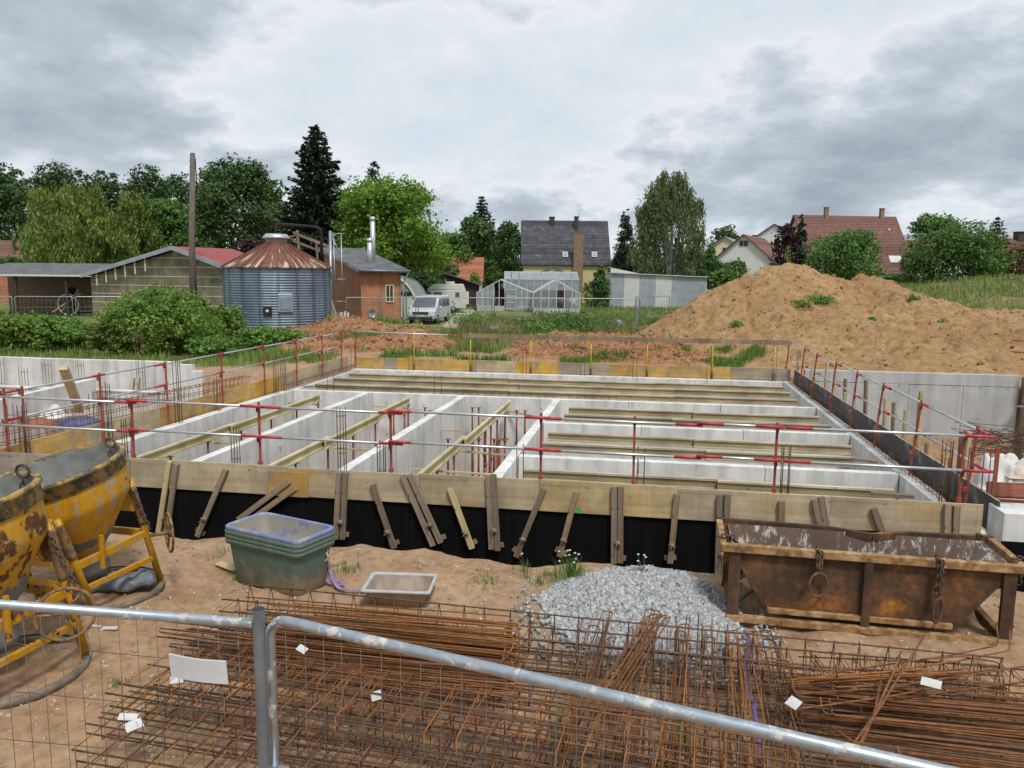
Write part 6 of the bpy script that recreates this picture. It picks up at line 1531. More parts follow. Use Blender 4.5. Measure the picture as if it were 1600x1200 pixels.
simple('van_silver', (.48, .49, .50), (.52, .53, .54), 1, .3, .1, 0)
simple('van_cream', (.50, .50, .44), (.58, .58, .52), 1.5, .45)
simple('black_trim', (.015, .016, .018), (.025, .026, .028), 4, .5)
simple('windscreen', (.06, .075, .085), (.13, .15, .16), .7, .08, 0, 0)
simple('lamp_glass', (.55, .57, .58), (.65, .67, .68), 3, .15, .1, 0)
def wheel(parent, x, y, r, w, axis='X'):
    M = Matrix.Translation((x, y, r)) @ Matrix.Rotation(R_(90), 4, 'Y')
    wl = MB().lathe([(r * .62, -w / 2), (r * .95, -w / 2), (r, -w * .35), (r, w * .35), (r * .95, w / 2), (r * .62, w / 2)], 24, M).build('wheel', 'black_trim', parent)
    MB().lathe([(0, w * .3), (r * .3, w * .36), (r * .62, w * .42), (r * .62, -w * .42), (0, -w * .3)], 16, M).build('rim', 'galv_tube', wl)
# van: local y along its length, front at y=0 facing -y
pv = onz(657, 507); vrz = YAW + R_(-9); vn = thing('white_van', 'silver white delivery van parked beside the brick building', 'van', Vector((pv.x, pv.y, 0)), vrz)
Lv, Wv, Hv = 4.9, 1.95, 1.92
side = [(0.02, .38), (.0, .62), (.05, .86), (.32, 1.02), (.82, 1.13), (1.62, 1.80), (1.85, 1.88), (4.6, 1.92), (4.82, 1.80), (4.9, 1.0), (4.88, .40)]
V = []; F = []; n = len(side)
secs = [(-1.0, .0), (-.985, 1.0), (.985, 1.0), (1.0, .0)]
def halfw(z): return Wv / 2 * (1 - max(0, z - .95) * .11)
mb = MB(); ring = []
for sx in (-1, -.86, 0, .86, 1):
    for (y, z) in side:
        e = abs(sx); yy = y + (.22 if e == 1 and y < .6 else (.05 if e > .8 and y < .6 else 0)) ; zz = z - (.05 if e == 1 and z > 1.5 else 0)
        V.append((sx * halfw(z), yy, zz))
for i in range(4):
    for k in range(n - 1): F.append((i * n + k, (i + 1) * n + k, (i + 1) * n + k + 1, i * n + k + 1))
F.append(tuple(range(n))); F.append(tuple(range(4 * n, 5 * n))[::-1])
for i in range(4): F.append((i * n, (i + 1) * n, (i + 1) * n + n - 1, i * n + n - 1))
mb.add(V, F).build('body', 'van_silver', vn, .03)
hw = halfw(1.2)
ws = lambda x, t_: (x * (halfw(1.13 + .67 * t_) - .14), .82 + .80 * t_ - .035, 1.13 + .67 * t_ + .035)
MB().add([ws(-1, .05), ws(0, .02), ws(1, .05), ws(1, .93), ws(0, .95), ws(-1, .93)], [(0, 1, 4, 5), (1, 2, 3, 4)]).build('windscreen', 'windscreen', vn)
for sx in (-1, 1):
    for (ya, yb) in ((1.35, 2.15), (2.3, 3.4), (3.5, 4.5)):
        w_ = MB().add([(sx * (halfw(1.2) + .004), ya, 1.18), (sx * (halfw(1.2) + .004), yb, 1.18), (sx * (halfw(1.7) + .004), yb, 1.68), (sx * (halfw(1.7) + .004), ya + (.35 if ya < 2 else 0), 1.68)], [(0, 1, 2, 3)]).build('side_window', 'windscreen', vn)
    for y in (.95, 3.95): wheel(vn, sx * (Wv / 2 - .10), y, .33, .22)
    MB().lathe([(0, -.02), (.09, -.02), (.12, .02), (.09, .06), (0, .06)], 10, Matrix.Translation((sx * (Wv / 2 + .13), 1.2, 1.12)) @ Matrix.Rotation(R_(90), 4, 'X')).build('mirror', 'van_silver', vn)
    MB().add([(sx * .93, .26, .80), (sx * .55, .035, .78), (sx * .52, .02, .88), (sx * .60, .18, .985), (sx * .94, .40, .98)], [(0, 1, 2, 3, 4)]).build('headlight', 'lamp_glass', vn)
    MB().add([(sx * .95, .18, .45), (sx * .70, .0, .45), (sx * .70, -.01, .58), (sx * .95, .17, .58)], [(0, 1, 2, 3)]).build('fog_lamp', 'black_trim', vn)
MB().prism([(-.5, .70), (.5, .70), (.58, .80), (.5, .86), (-.5, .86), (-.58, .80)], -.03, .03).build('grille', 'black_trim', vn)
MB().prism([(-.85, .30), (.85, .30), (.88, .45), (.60, .52), (-.60, .52), (-.88, .45)], -.04, .04).build('bumper', 'black_trim', vn)
MB().box(-.26, .26, -.05, -.035, .53, .63).build('number_plate', 'frame_white', vn); MB().tube([(0, 1.7, 1.87), (0, 1.95, 2.3)], .008, 5).build('aerial', 'black_trim', vn)
# camper
D = 70.0; pc = dep(656, 480, D); cp = thing('camper_van', 'old cream camper van with raised roof behind the white van', 'camper van', Vector((pc.x, pc.y, 0)), YAW + R_(3))
Lc = w_of(72, D); zt = z_at(700, 444, D)
MB().prism([(0, .45), (.0, 1.0), (.35, 1.25), (.75, 2.05), (Lc - .05, 2.1), (Lc, 1.9), (Lc, .45)], 0, 1.95).build('body', 'van_cream', cp, .06)
MB().prism([(.62, 2.1), (1.15, zt), (Lc - .25, zt + .02), (Lc - .05, 2.1)], .08, 1.87).build('raised_roof', 'metal_sheet_white', cp, .05)
MB().box(.9, Lc - .3, -.02, -.001, zt - .65, zt - .12).build('roof_stripe', 'galv_old', cp) if False else None
for (xa, xb, za, zb2) in ((.48, 1.0, 1.3, 1.92), (1.25, 1.95, 1.35, 1.85), (3.15, 3.5, 1.4, 1.85)):
    f = MB().box(xa, xb, -.02, -.001, za, zb2).build('window', 'black_trim', cp); MB().box(xa + .05, xb - .05, -.026, -.0205, za + .05, zb2 - .05).build('pane', 'windscreen', cp)
for (x, z) in ((2.6, .95), (2.9, 1.0), (3.1, .85)): MB().lathe([(0, 0), (.07, 0), (.07, .01)], 10, Matrix.Translation((x, -.002, z)) @ Matrix.Rotation(R_(90), 4, 'X')).build('filler_cap', 'black_trim', cp)
for x in (.75, Lc - 1.15):
    M = Matrix.Translation((x, .1, .34)) @ Matrix.Rotation(R_(90), 4, 'X'); wl = MB().lathe([(.2, -.1), (.33, -.1), (.34, 0), (.33, .1), (.2, .1)], 20, M).build('wheel', 'black_trim', cp); MB().lathe([(0, .08), (.2, .08), (.2, -.08), (0, -.08)], 14, M).build('rim', 'galv_dull', wl)
MB().box(Lc, Lc + .25, .3, 1.6, .8, 1.9).build('rear_carrier', 'metal_sheet_white', cp, .03)
MB().box(Lc * .55, Lc * .75, .6, 1.2, zt + .03, zt + .22).build('roof_vent', 'metal_sheet_white', cp, .04)

# ------------------------------------------------------------------ far mesh fences
def far_fence(label, pts, ht=1.95, foot=True):
    """run of mesh fence panels between ground points"""
    f = thing('site_fence', label, 'fence', Vector((pts[0].x, pts[0].y, 0))); o0 = Vector(f.location)
    for a, b in zip(pts[:-1], pts[1:]):
        a = Vector((a.x, a.y, 0)) - o0; b = Vector((b.x, b.y, 0)) - o0; d = (b - a).normalized(); up = Vector((0, 0, ht)); a2, b2 = a + d * .08, b - d * .08
        MB().tube(spline([a2, a2 + up, b2 + up, b2], 4, .1), .028, 6).build('tube_frame', 'galv_old', f)
        m = MB()
        n = int((b2 - a2).length / .22)
        for k in range(1, n): q = a2.lerp(b2, k / n); m.tube([q + Vector((0, 0, .2)), q + up], .004, 3, False)
        for z in (.2, .75, 1.35): m.tube([a2 + Vector((0, 0, z)), b2 + Vector((0, 0, z))], .005, 3, False)
        w_ = m.build('mesh_infill', 'galv_old', f); w_['kind'] = 'stuff'
        MB().box(-.3, .3, -.11, .11, 0, .14, Matrix.Translation(a2)).build('foot_block', 'concrete_grey', f)
    return f
fy = [dep(u, 520, D_) for u, D_ in ((540, 48), (594, 49), (652, 50), (770, 50), (886, 50.5), (1000, 51))]
far_fence('mesh fence run in front of the van and greenhouses', fy)
far_fence('open mesh fence panel turned towards the metal shed', [dep(1000, 500, 51.2), dep(992, 500, 56), dep(1046, 500, 60)])
far_fence('mesh fence run in front of the open shed', [dep(-60, 510, 44), dep(24, 510, 44.5), dep(118, 510, 45), dep(200, 510, 46)])
# ------------------------------------------------------------------ trees and plants
leafmat('leaf_dark', (0.041, 0.088, 0.026), (0.073, 0.134, 0.040), (0.114, 0.196, 0.056), .25)
leafmat('leaf_mid', (0.061, 0.129, 0.031), (0.109, 0.209, 0.049), (0.185, 0.309, 0.077), .35)
leafmat('leaf_bright', (0.094, 0.181, 0.022), (0.165, 0.288, 0.035), (0.259, 0.401, 0.062), .42)
leafmat('leaf_olive', (0.105, 0.158, 0.033), (0.181, 0.257, 0.054), (0.284, 0.377, 0.091), .35)
leafmat('leaf_birch', (0.084, 0.129, 0.052), (0.147, 0.209, 0.084), (0.270, 0.333, 0.169), .35)
leafmat('needle_dark', (0.015, 0.030, 0.018), (0.027, 0.051, 0.027), (0.048, 0.083, 0.042), .12)
leafmat('leaf_purple', (0.033, 0.015, 0.021), (0.060, 0.027, 0.033), (0.105, 0.048, 0.051), .25)
leafmat('leaf_rust', (0.124, 0.066, 0.046), (0.190, 0.107, 0.069), (0.247, 0.165, 0.099), .25)
leafmat('leaf_thuja', (0.040, 0.100, 0.024), (0.071, 0.158, 0.036), (0.119, 0.217, 0.052), .2)
leafmat('leaf_lime', (0.181, 0.281, 0.036), (0.281, 0.412, 0.058), (0.396, 0.511, 0.099), .4)
leafmat('grass_mix', (0.132, 0.228, 0.048), (0.215, 0.347, 0.077), (0.455, 0.455, 0.180), .35)
leafmat('grass_dark', (0.075, 0.151, 0.033), (0.129, 0.235, 0.047), (0.235, 0.321, 0.086), .35)
leafmat('grass_dry', (0.240, 0.192, 0.090), (0.336, 0.264, 0.132), (0.432, 0.360, 0.204), .3)
leafmat('hedge_leaf', (0.127, 0.220, 0.041), (0.200, 0.324, 0.064), (0.317, 0.453, 0.105), .4)
leafmat('weed_green', (0.092, 0.206, 0.037), (0.165, 0.309, 0.061), (0.268, 0.413, 0.104), .35)
def unit(n):
    v = NR.normal(size=(n, 3)); return v / np.linalg.norm(v, axis=1, keepdims=True)
def leaf_mesh(name, c, nrm, ln, wd, down=None):
    """rhombic leaves: centres, normals, lengths, widths; down: preferred long axis"""
    n = len(c); ax = unit(n) if down is None else down + NR.normal(size=(n, 3)) * .25
    t_ = ax - nrm * np.sum(ax * nrm, 1, keepdims=True); t_ /= np.linalg.norm(t_, axis=1, keepdims=True) + 1e-9
    b = np.cross(nrm, t_)
    l, w = (ln / 2)[:, None], (wd / 2)[:, None]
    V = np.stack([c - t_ * l, c + b * w + t_ * l * .1, c + t_ * l, c - b * w + t_ * l * .1], 1).reshape(-1, 3)
    return fast_mesh(name, V, 4, np.arange(n * 4).reshape(-1, 4))
def lobes_points(lobes, n, clump=.16, per=14, shell=.55):
    """points in clumps near the surface of ellipsoid lobes; returns points and outward normals"""
    vol = np.array([l[3] * l[4] * l[5] for l in lobes]) ** (2 / 3); vol /= vol.sum(); P = []; O = []
    for (x, y, z, rx, ry, rz_), f in zip(lobes, vol):
        m = max(4, int(n * f / per)); d = unit(m); rad = (shell + (1.02 - shell) * NR.random(m) ** .6)[:, None]
        cc = np.array([x, y, z]) + d * rad * np.array([rx, ry, rz_])
        sc = clump * (rx * ry * rz_) ** (1 / 3)
        pts = (cc[:, None] + NR.normal(size=(m, per, 3)) * sc * np.array([1, 1, .7])).reshape(-1, 3)
        P.append(pts); O.append(np.repeat(d, per, 0))
    return np.concatenate(P), np.concatenate(O)
def trunk_mesh(H, r, lobes, zb):
    mb = MB(); top = H * .8
    mb.tube([(0, 0, -.2), (U(-.1, .1), U(-.1, .1), zb), (U(-.3, .3), U(-.3, .3), (zb + top) / 2), (U(-.3, .3), U(-.3, .3), top)], [r, r * .8, r * .5, r * .12], 8)
    for l in lobes[:9]:
        s = Vector((0, 0, max(.3, zb * U(.7, 1.0)))); e = Vector(l[:3]); mb.tube([s, s.lerp(e, .5) + Vector((0, 0, U(-.3, .2))), e], [r * .45, r * .3, r * .08], 5)
    return mb
def tree(name, label, u, vt, hw, vb, D, mat, n=4000, leaf=.30, style='round', cat='tree', bark='bark', group=None, base_v=470, nl=9, shell=.5, asp=.7, clump=.17, z0=0.0):
    p = dep(u, base_v, D); H = z_at(u, vt, D) - z0; zb = max(.2, z_at(u, vb, D) - z0); R = w_of(hw, D) * (1.5 if style == 'spruce' else 1.08); n = int(n * 1.5)
    o = thing(name, label, cat, Vector((p.x, p.y, z0)), 0, group); Hc = (H - zb)
    lobes = []
    if style == 'round':
        lobes.append((0, 0, zb + Hc * .48, R * .72, R * .72, Hc * .44))
        for k in range(nl):
            a = 2 * math.pi * k / nl + U(-.4, .4); t_ = U(.15, .88); env = math.sin(math.pi * min(.92, .22 + .68 * t_)) ** .6
            rr = R * U(.30, .46); off = max(0, R * env - rr) * U(.8, 1.0)
            lobes.append((off * math.cos(a), off * math.sin(a), zb + Hc * t_, rr, rr, min(Hc * .26, rr * U(.7, 1.0))))
        rr = R * .42; lobes.append((U(-.15, .15) * R, 0, H - rr * .72, rr, rr, rr * .72))
        for k in range(4): a = U(0, 6.28); lobes.append((R * .45 * math.cos(a), R * .45 * math.sin(a), H - Hc * U(.14, .26), R * .28, R * .28, Hc * .13))
    elif style == 'column':
        m = 9
        for k in range(m):
            t_ = (k + .5) / m; rr = R * (1.0 - .75 * t_ ** 2.0) * U(.8, 1.05); lobes.append((U(-.1, .1) * R, U(-.1, .1) * R, zb + Hc * t_, rr, rr, Hc / m * 1.1))
    if style in ('round', 'column'):
        P, O = lobes_points(lobes, n, clump, 14, shell)
        nr = O * .55 + unit(len(P)) * .75 + np.array([0, 0, .35]); nr /= np.linalg.norm(nr, axis=1, keepdims=True)
        s = leaf * NR.uniform(.6, 1.3, len(P)); me = leaf_mesh('crown', P, nr, s, s * asp)
    elif style == 'weep':
        for k in range(nl):
            a = 2 * math.pi * k / nl + U(-.3, .3); t_ = U(.30, .95); env = math.sin(math.pi * min(.9, .25 + .6 * t_)); rr = R * U(.3, .45)
            lobes.append((max(0, R * env - rr) * math.cos(a), max(0, R * env - rr) * math.sin(a), zb + Hc * t_ - rr * .4, rr, rr, rr * .75))
        lobes.append((0, 0, zb + Hc * .5, R * .7, R * .7, Hc * .45)); lobes.append((U(-.1, .2) * R, 0, H - R * .32, R * .34, R * .34, R * .34))
        P0, O = lobes_points(lobes, n // 9, .10, 6, .55); k = 9
        ll = (Hc * .11 * NR.uniform(.35, 1.6, len(P0)))[:, None]
        st = np.linspace(0, 1, k)[None]; P = np.repeat(P0[:, None], k, 1); P[:, :, 2] -= ll * st; P += NR.normal(size=P.shape) * leaf * .35
        P = P.reshape(-1, 3); P = P[P[:, 2] > .3]; nr = unit(len(P)); nr[:, 2] *= .4; nr /= np.linalg.norm(nr, axis=1, keepdims=True)
        s = leaf * NR.uniform(.6, 1.3, len(P)); me = leaf_mesh('crown', P, nr, s * 1.5, s * .55, np.tile(np.array([0, 0, -1.0]), (len(P), 1)))
    elif style == 'spruce':
        P = []; Nn = []; tiers = int(Hc / .42); br = MB()
        for k in range(tiers):
            t_ = (k + .5) / tiers; z = zb + Hc * t_; rad = R * (1 - t_) ** .66 * U(.82, 1.08) + .12; m = int(7 + 9 * (1 - t_))
            for j in range(m):
                a = 2 * math.pi * (j + U(-.35, .35)) / m + k * .7; L = rad * U(.62, 1.1); q = max(5, int(L * 15 * n / 4000))
                f = NR.random(q) ** .7; dr = -.22 * L * f + .10 * L * f ** 3 * 2
                x = np.cos(a) * L * f; y = np.sin(a) * L * f; wv = NR.normal(size=q) * .11 * L * (1.1 - f)
                P.append(np.stack([x - np.sin(a) * wv, y + np.cos(a) * wv, z + dr + NR.normal(size=q) * .08 - .1 * NR.random(q)], 1))
        P = np.concatenate(P); nr = unit(len(P)) * .7 + np.array([0, 0, .7]); nr /= np.linalg.norm(nr, axis=1, keepdims=True)
        dn = P.copy(); dn[:, 2] = -.35 * np.linalg.norm(P[:, :2], axis=1); dn /= np.linalg.norm(dn, axis=1, keepdims=True) + 1e-9
        s = leaf * NR.uniform(.6, 1.3, len(P)); me = leaf_mesh('crown', P, nr, s * 1.5, s * .6, dn)
    obj('crown', me, mat, o)
    trunk_mesh(H * (.98 if style == 'spruce' else .9), max(.08, H * .022), lobes if style != 'spruce' else [], zb).build('trunk', bark, o)
    return o
# back row on the left
tree('deciduous_tree', 'dark tree towering over the brown roofed house', 8, 256, 62, 440, 96, 'leaf_dark', 7000, .42, shell=.4)
tree('deciduous_tree', 'airy dark tree rising behind the willow', 104, 258, 48, 430, 108, 'leaf_dark', 4200, .40, shell=.6)
tree('deciduous_tree', 'dark tree peeking between willow and its neighbour', 170, 270, 36, 430, 110, 'leaf_dark', 3200, .40, shell=.6)
tree('deciduous_tree', 'dark tree behind the utility pole', 238, 262, 42, 430, 104, 'leaf_dark', 4600, .40, shell=.55)
tree('willow', 'large yellow green willow behind the fibre hall', 122, 283, 88, 428, 80, 'leaf_olive', 12000, .30, 'weep', nl=11)
tree('willow', 'smaller olive willow touching the large one', 212, 298, 52, 425, 84, 'leaf_olive', 7000, .28, 'weep', nl=8)
tree('deciduous_tree', 'olive green bushy tree at the foot of the utility pole', 266, 312, 46, 425, 86, 'leaf_mid', 5000, .34)
tree('deciduous_tree', 'broad dense dark green tree beside the utility pole', 366, 250, 72, 420, 82, 'leaf_dark', 11000, .36, shell=.45, nl=12)
tree('deciduous_tree', 'mid green tree in front of the grey hipped roof', 428, 283, 26, 400, 98, 'leaf_mid', 2600, .36)
tree('spruce', 'tall dark spruce towering beside the bright maple', 499, 203, 56, 425, 76, 'needle_dark', 5200, .34, 'spruce')
tree('conifer', 'small round topped dark conifer behind the maple', 586, 264, 26, 400, 96, 'needle_dark', 3600, .34, 'column')
tree('maple', 'large bright green maple behind the brick building', 612, 281, 93, 432, 69, 'leaf_bright', 15000, .30, nl=14, shell=.45, clump=.15)
tree('deciduous_tree', 'dark green tree behind the orange roof', 742, 337, 38, 440, 104, 'leaf_dark', 4400, .38)
tree('spruce', 'slim spruce tip rising over the tree behind the orange roof', 752, 308, 26, 420, 116, 'needle_dark', 2600, .36, 'spruce')
tree('deciduous_tree', 'dark green tree beside the dark roofed house', 796, 346, 30, 440, 112, 'leaf_dark', 3400, .38)
tree('deciduous_tree', 'mid green tree leaning on the bright maple', 712, 362, 28, 440, 96, 'leaf_mid', 2600, .34)
tree('round_shrub', 'clipped dark shrub behind the white greenhouse', 777, 424, 16, 446, 92, 'leaf_thuja', 1500, .25, cat='shrub')
tree('conifer', 'narrow dark conifer between dark roofed house and birch', 974, 333, 16, 430, 96, 'needle_dark', 2600, .30, 'column')
tree('birch', 'tall drooping birch behind the metal shed', 1046, 264, 60, 448, 90, 'leaf_birch', 15000, .24, 'weep', bark='bark_birch', nl=12)
tree('birch', 'smaller birch stem crown joined to the tall one', 1006, 312, 28, 448, 90, 'leaf_birch', 5000, .24, 'weep', bark='bark_birch', nl=7)
tree('conifer', 'dark cypress at the end of the metal shed', 1108, 388, 17, 446, 88, 'leaf_thuja', 2200, .26, 'column')
tree('deciduous_tree', 'far round tree beyond the cream gable house', 1128, 352, 28, 440, 190, 'leaf_dark', 2200, .55)
tree('shrub', 'light green shrub at the foot of the sand mound', 1140, 408, 30, 452, 86, 'leaf_mid', 2800, .28, cat='shrub')
tree('copper_plum', 'dark purple leaved tree beside the steep red roof', 1222, 350, 22, 430, 98, 'leaf_purple', 2600, .32)
tree('conifer', 'dark conifer squeezed between plum and red roof', 1245, 340, 12, 420, 99, 'needle_dark', 1700, .3, 'column')
tree('conifer', 'small lime green cypress tip above the mound', 1227, 387, 6, 440, 80, 'leaf_lime', 500, .2, 'column')
tree('shrub', 'dense green shrub in front of the steep red roof', 1316, 364, 62, 450, 78, 'leaf_mid', 7500, .28, cat='shrub', nl=12)
tree('deciduous_tree', 'broad green tree above the grassy hill', 1455, 336, 50, 430, 80, 'leaf_mid', 6000, .27, shell=.55, nl=10)
tree('deciduous_tree', 'wide low green tree spreading over the grassy hill', 1488, 358, 82, 462, 77, 'leaf_mid', 9500, .27, nl=14)
tree('spruce', 'small spruce above the grassy hill', 1548, 339, 24, 420, 98, 'needle_dark', 2200, .30, 'spruce')
tree('deciduous_tree', 'green tree below the small spruce', 1540, 375, 30, 440, 88, 'leaf_mid', 2600, .28)
tree('shrub', 'rust brown leaved shrub on the grassy hill', 1580, 381, 28, 445, 80, 'leaf_rust', 2800, .26, cat='shrub')
tree('shrub', 'green shrub past the rust brown one', 1618, 372, 30, 450, 82, 'leaf_mid', 2600, .28, cat='shrub')
tree('copper_plum', 'dark purple shrub behind the silo roof', 402, 377, 30, 420, 64, 'leaf_purple', 2600, .24, cat='shrub')
tree('thuja', 'dense dark thuja next to the metal shed', 937, 419, 17, 476, 82, 'leaf_thuja', 2600, .22, 'column', cat='shrub')
tree('shrub', 'lime yellow shrub at the foot of the thuja', 917, 440, 8, 477, 80, 'leaf_lime', 700, .18, cat='shrub')
tree('shrub', 'pale green shrub beside the timber shed', 705, 412, 16, 440, 90, 'leaf_birch', 1200, .24, cat='shrub')
tree('shrub', 'young yellow green shrub against the orange roof', 742, 425, 9, 445, 88, 'leaf_lime', 600, .2, cat='shrub')
tree('shrub', 'leafy creeper mass over the end of the open shed roof', 20, 404, 40, 424, 68, 'leaf_mid', 1600, .22, cat='shrub')
for (u, vt, hw, D, lab) in [(55, 280, 50, 118, 'dark background tree between the tall dark tree and the airy one'), (140, 282, 46, 120, 'dark background tree right behind the willow top'), (205, 285, 44, 122, 'dark background tree between the willows'), (285, 275, 44, 116, 'dark background tree directly behind the pole top'), (420, 300, 40, 112, 'dark background tree beside the hipped roof'), (330, 285, 40, 118, 'dark background tree behind the broad dense tree'), (545, 300, 40, 110, 'dark background tree between spruce and maple'), (-30, 270, 50, 110, 'dark background tree past the tall dark tree'), (775, 362, 40, 125, 'background tree between orange roof and dark roof'), (725, 368, 36, 120, 'background tree right of the maple above the orange roof')]:
    tree('deciduous_tree', lab.replace('right of', 'next to'), u, vt, hw, 445, D, 'leaf_dark', 3600, .45, shell=.35)
for (u, vt, hw, D, m, lab) in [(985, 405, 34, 98, 'leaf_dark', 'dark shrub behind the metal shed next to the narrow conifer'), (1050, 402, 40, 97, 'leaf_dark', 'dark shrub below the birch behind the metal shed'), (1090, 398, 26, 96, 'leaf_thuja', 'dark green shrub where shed and birch end'), (660, 425, 30, 84, 'leaf_dark', 'dark shrub under the maple behind the camper'), (620, 415, 30, 82, 'leaf_dark', 'dark shrub under the maple behind the polytunnel'), (1205, 414, 24, 92, 'leaf_dark', 'dark shrub below the purple plum'), (1130, 420, 26, 80, 'leaf_mid', 'low shrub where the mound meets the metal shed'), (1400, 430, 36, 84, 'leaf_mid', 'low shrub under the steep red roof beside the broad tree'), (965, 395, 12, 100, 'leaf_dark', 'dark shrub at the gable of the dark roofed house')]:
    tree('shrub', lab, u, vt, hw, 462, D, m, 2600, .28, cat='shrub', shell=.35)
# far wood closing the horizon
n = 26000; a_ = NR.uniform(R_(-62), R_(48), n); d_ = NR.uniform(205, 260, n); zz_ = NR.random(n) ** .8 * (5.5 + 4.5 * vnoise(a_ * 40, a_ * 0 + 3, 91) + 2 * vnoise(a_ * 150, a_ * 0 + 9, 92))
me = leaf_mesh('far_wood', np.stack([np.sin(a_) * d_, np.cos(a_) * d_, zz_], 1), unit(n), NR.uniform(1.2, 2.4, n), NR.uniform(1.0, 1.8, n)); tag(obj('far_wood', me, 'leaf_dark'), 'far wooded skyline closing the horizon behind the houses', 'wood', None, 'stuff')
# hedge along the pit
for i, (u, vt, hw, vb, D, m, n, lab) in enumerate([(25, 490, 62, 560, 33, 'hedge_leaf', 6500, 'dense green bush above the far white retaining wall'), (100, 494, 52, 560, 34, 'weed_green', 4500, 'low bush in the gap before the large elder'),
        (255, 458, 96, 566, 33, 'hedge_leaf', 14000, 'large elder bush in front of the utility pole'), (345, 478, 40, 560, 36, 'hedge_leaf', 5000, 'bush against the silo side'), (180, 500, 40, 560, 32, 'leaf_olive', 3000, 'yellowish weedy bush before the large elder'),
        (405, 512, 40, 560, 35, 'weed_green', 4200, 'low dark bush at the silo foot'), (335, 528, 48, 575, 31.5, 'weed_green', 4800, 'dark low bush overhanging the pit bank'), (440, 515, 40, 560, 36, 'weed_green', 2600, 'weedy bush where clay meets the silo')]):
    tree('hedge_bush', lab, u, vt, hw, vb, D, m, n, .13 if i != 2 else .14, 'round', 'bush', nl=12, clump=.14, group=None, base_v=560)

# ------------------------------------------------------------------ grass
def blades(xs, ys, zs, h, w, lean=.35):
    n = len(xs); a = NR.uniform(0, 6.28, n); d = np.stack([np.cos(a), np.sin(a)], 1); l = NR.uniform(0, lean, n) * h
    b = np.stack([xs, ys, zs], 1); s = np.stack([-d[:, 1], d[:, 0], np.zeros(n)], 1) * (w / 2)[:, None]
    mid = b + np.stack([d[:, 0] * l * .35, d[:, 1] * l * .35, h * .6], 1); tip = b + np.stack([d[:, 0] * l, d[:, 1] * l, h], 1)
    V = np.stack([b - s, b + s, mid + s * .7, tip, mid - s * .7], 1).reshape(-1, 3); i = np.arange(n)[:, None] * 5
    return V, i + np.array([[0, 1, 2, 3, 4]])
def terrain(x, y):
    h = ground_h(x, y); h = np.maximum(h, np.where((x > -6) & (x < 27) & (y > 27.7) & (y < 57), mound_h(x, y), -9))
    h = np.maximum(h, np.where((x > -25) & (x < -7.5) & (y > 31) & (y < 47), clay_h(x, y), -9))
    h = np.maximum(h, np.where((x > -8.5) & (x < 4.5) & (y > 30) & (y < 43), clay2_h(x, y), -9)); return h
def grass(name, label, n, poly_fn, hmin, hmax, wd, mat, tuft=7, spread=.12, cat='grass', thr=.5, ns=.35, seed=5):
    """tufts where poly_fn(xs, ys) and a patch noise allow"""
    x0, x1, y0, y1, fn = poly_fn; m = n // tuft
    xs = NR.uniform(x0, x1, m); ys = NR.uniform(y0, y1, m); k = fn(xs, ys) & (vnoise(xs * ns, ys * ns, seed) + .3 * vnoise(xs * ns * 4, ys * ns * 4, seed + 1) > thr)
    xs, ys = xs[k], ys[k]; m = len(xs); sc = NR.uniform(.5, 1.15, m) * (.6 + .7 * vnoise(xs * .7, ys * .7, seed + 3))
    X = (xs[:, None] + NR.normal(size=(m, tuft)) * spread).ravel(); Y = (ys[:, None] + NR.normal(size=(m, tuft)) * spread).ravel(); S = np.repeat(sc, tuft)
    V, F = blades(X, Y, terrain(X, Y) - .02, (hmin + (hmax - hmin) * NR.random(len(X))) * S, np.full(len(X), wd))
    o = obj(name, fast_mesh(name, V, 5, F), mat); return tag(o, label, cat, None, 'stuff')
nomound = lambda x, y: np.where((x > -6) & (x < 27) & (y > 27.7) & (y < 57), mound_h(x, y), -9) < .10
noclay = lambda x, y: (np.where((x > -25) & (x < -7.5) & (y > 31) & (y < 47), clay_h(x, y), -9) < .08) & (np.where((x > -8.5) & (x < 4.5) & (y > 30) & (y < 43), clay2_h(x, y), -9) < .08)
grass('meadow_grass', 'tall weedy grass between pit and greenhouses', 80000, (-17, 9, 34.5, 62, lambda x, y: nomound(x, y) & noclay(x, y) & ~((x < -12.5) & (y > 46) & (x > -19))), .15, .55, .035, 'grass_mix', 8, .13, thr=.52)
grass('verge_grass', 'dense green grass tufts right behind the far boards', 34000, (-10.8, 4.5, 28.9, 34.5, lambda x, y: x > -99), .12, .42, .022, 'weed_green', 16, .10, thr=.86, ns=.7, seed=15)
grass('bank_grass', 'wild grass under the hedge beside the pit', 60000, (-36, -11.8, 25.6, 44, lambda x, y: noclay(x, y) & (pit_d(x, y) < -.1)), .08, .4, .03, 'grass_mix', 12, .14, thr=.62, ns=.6, seed=25)
grass('yard_grass', 'short grass around sheds, van and greenhouses', 70000, (-46, 22, 56, 100, lambda x, y: ~((x > -17.5) & (x < -10) & (y < 75))), .12, .5, .07, 'grass_mix', 8, .2, thr=.35, seed=35)
grass('clay_weeds', 'sparse weeds growing on the spoil heaps', 7000, (-24, 4.5, 31, 46, lambda x, y: ~noclay(x, y)), .10, .35, .03, 'weed_green', 14, .12, thr=.86, ns=.6, seed=45)
grass('dry_meadow_grass', 'dry straw coloured grass mixed into the weeds', 40000, (-17, 9, 33.5, 62, lambda x, y: nomound(x, y) & noclay(x, y) & ~((x < -12.5) & (y > 46) & (x > -19))), .18, .6, .03, 'grass_dry', 8, .2, thr=.66, ns=.8, seed=75)
grass('hill_tufts', 'dry and green grass tufts on the grassy hill', 100, (14, 16, 50, 52, lambda x, y: x > 99), .1, .3, .05, 'grass_mix') if False else None
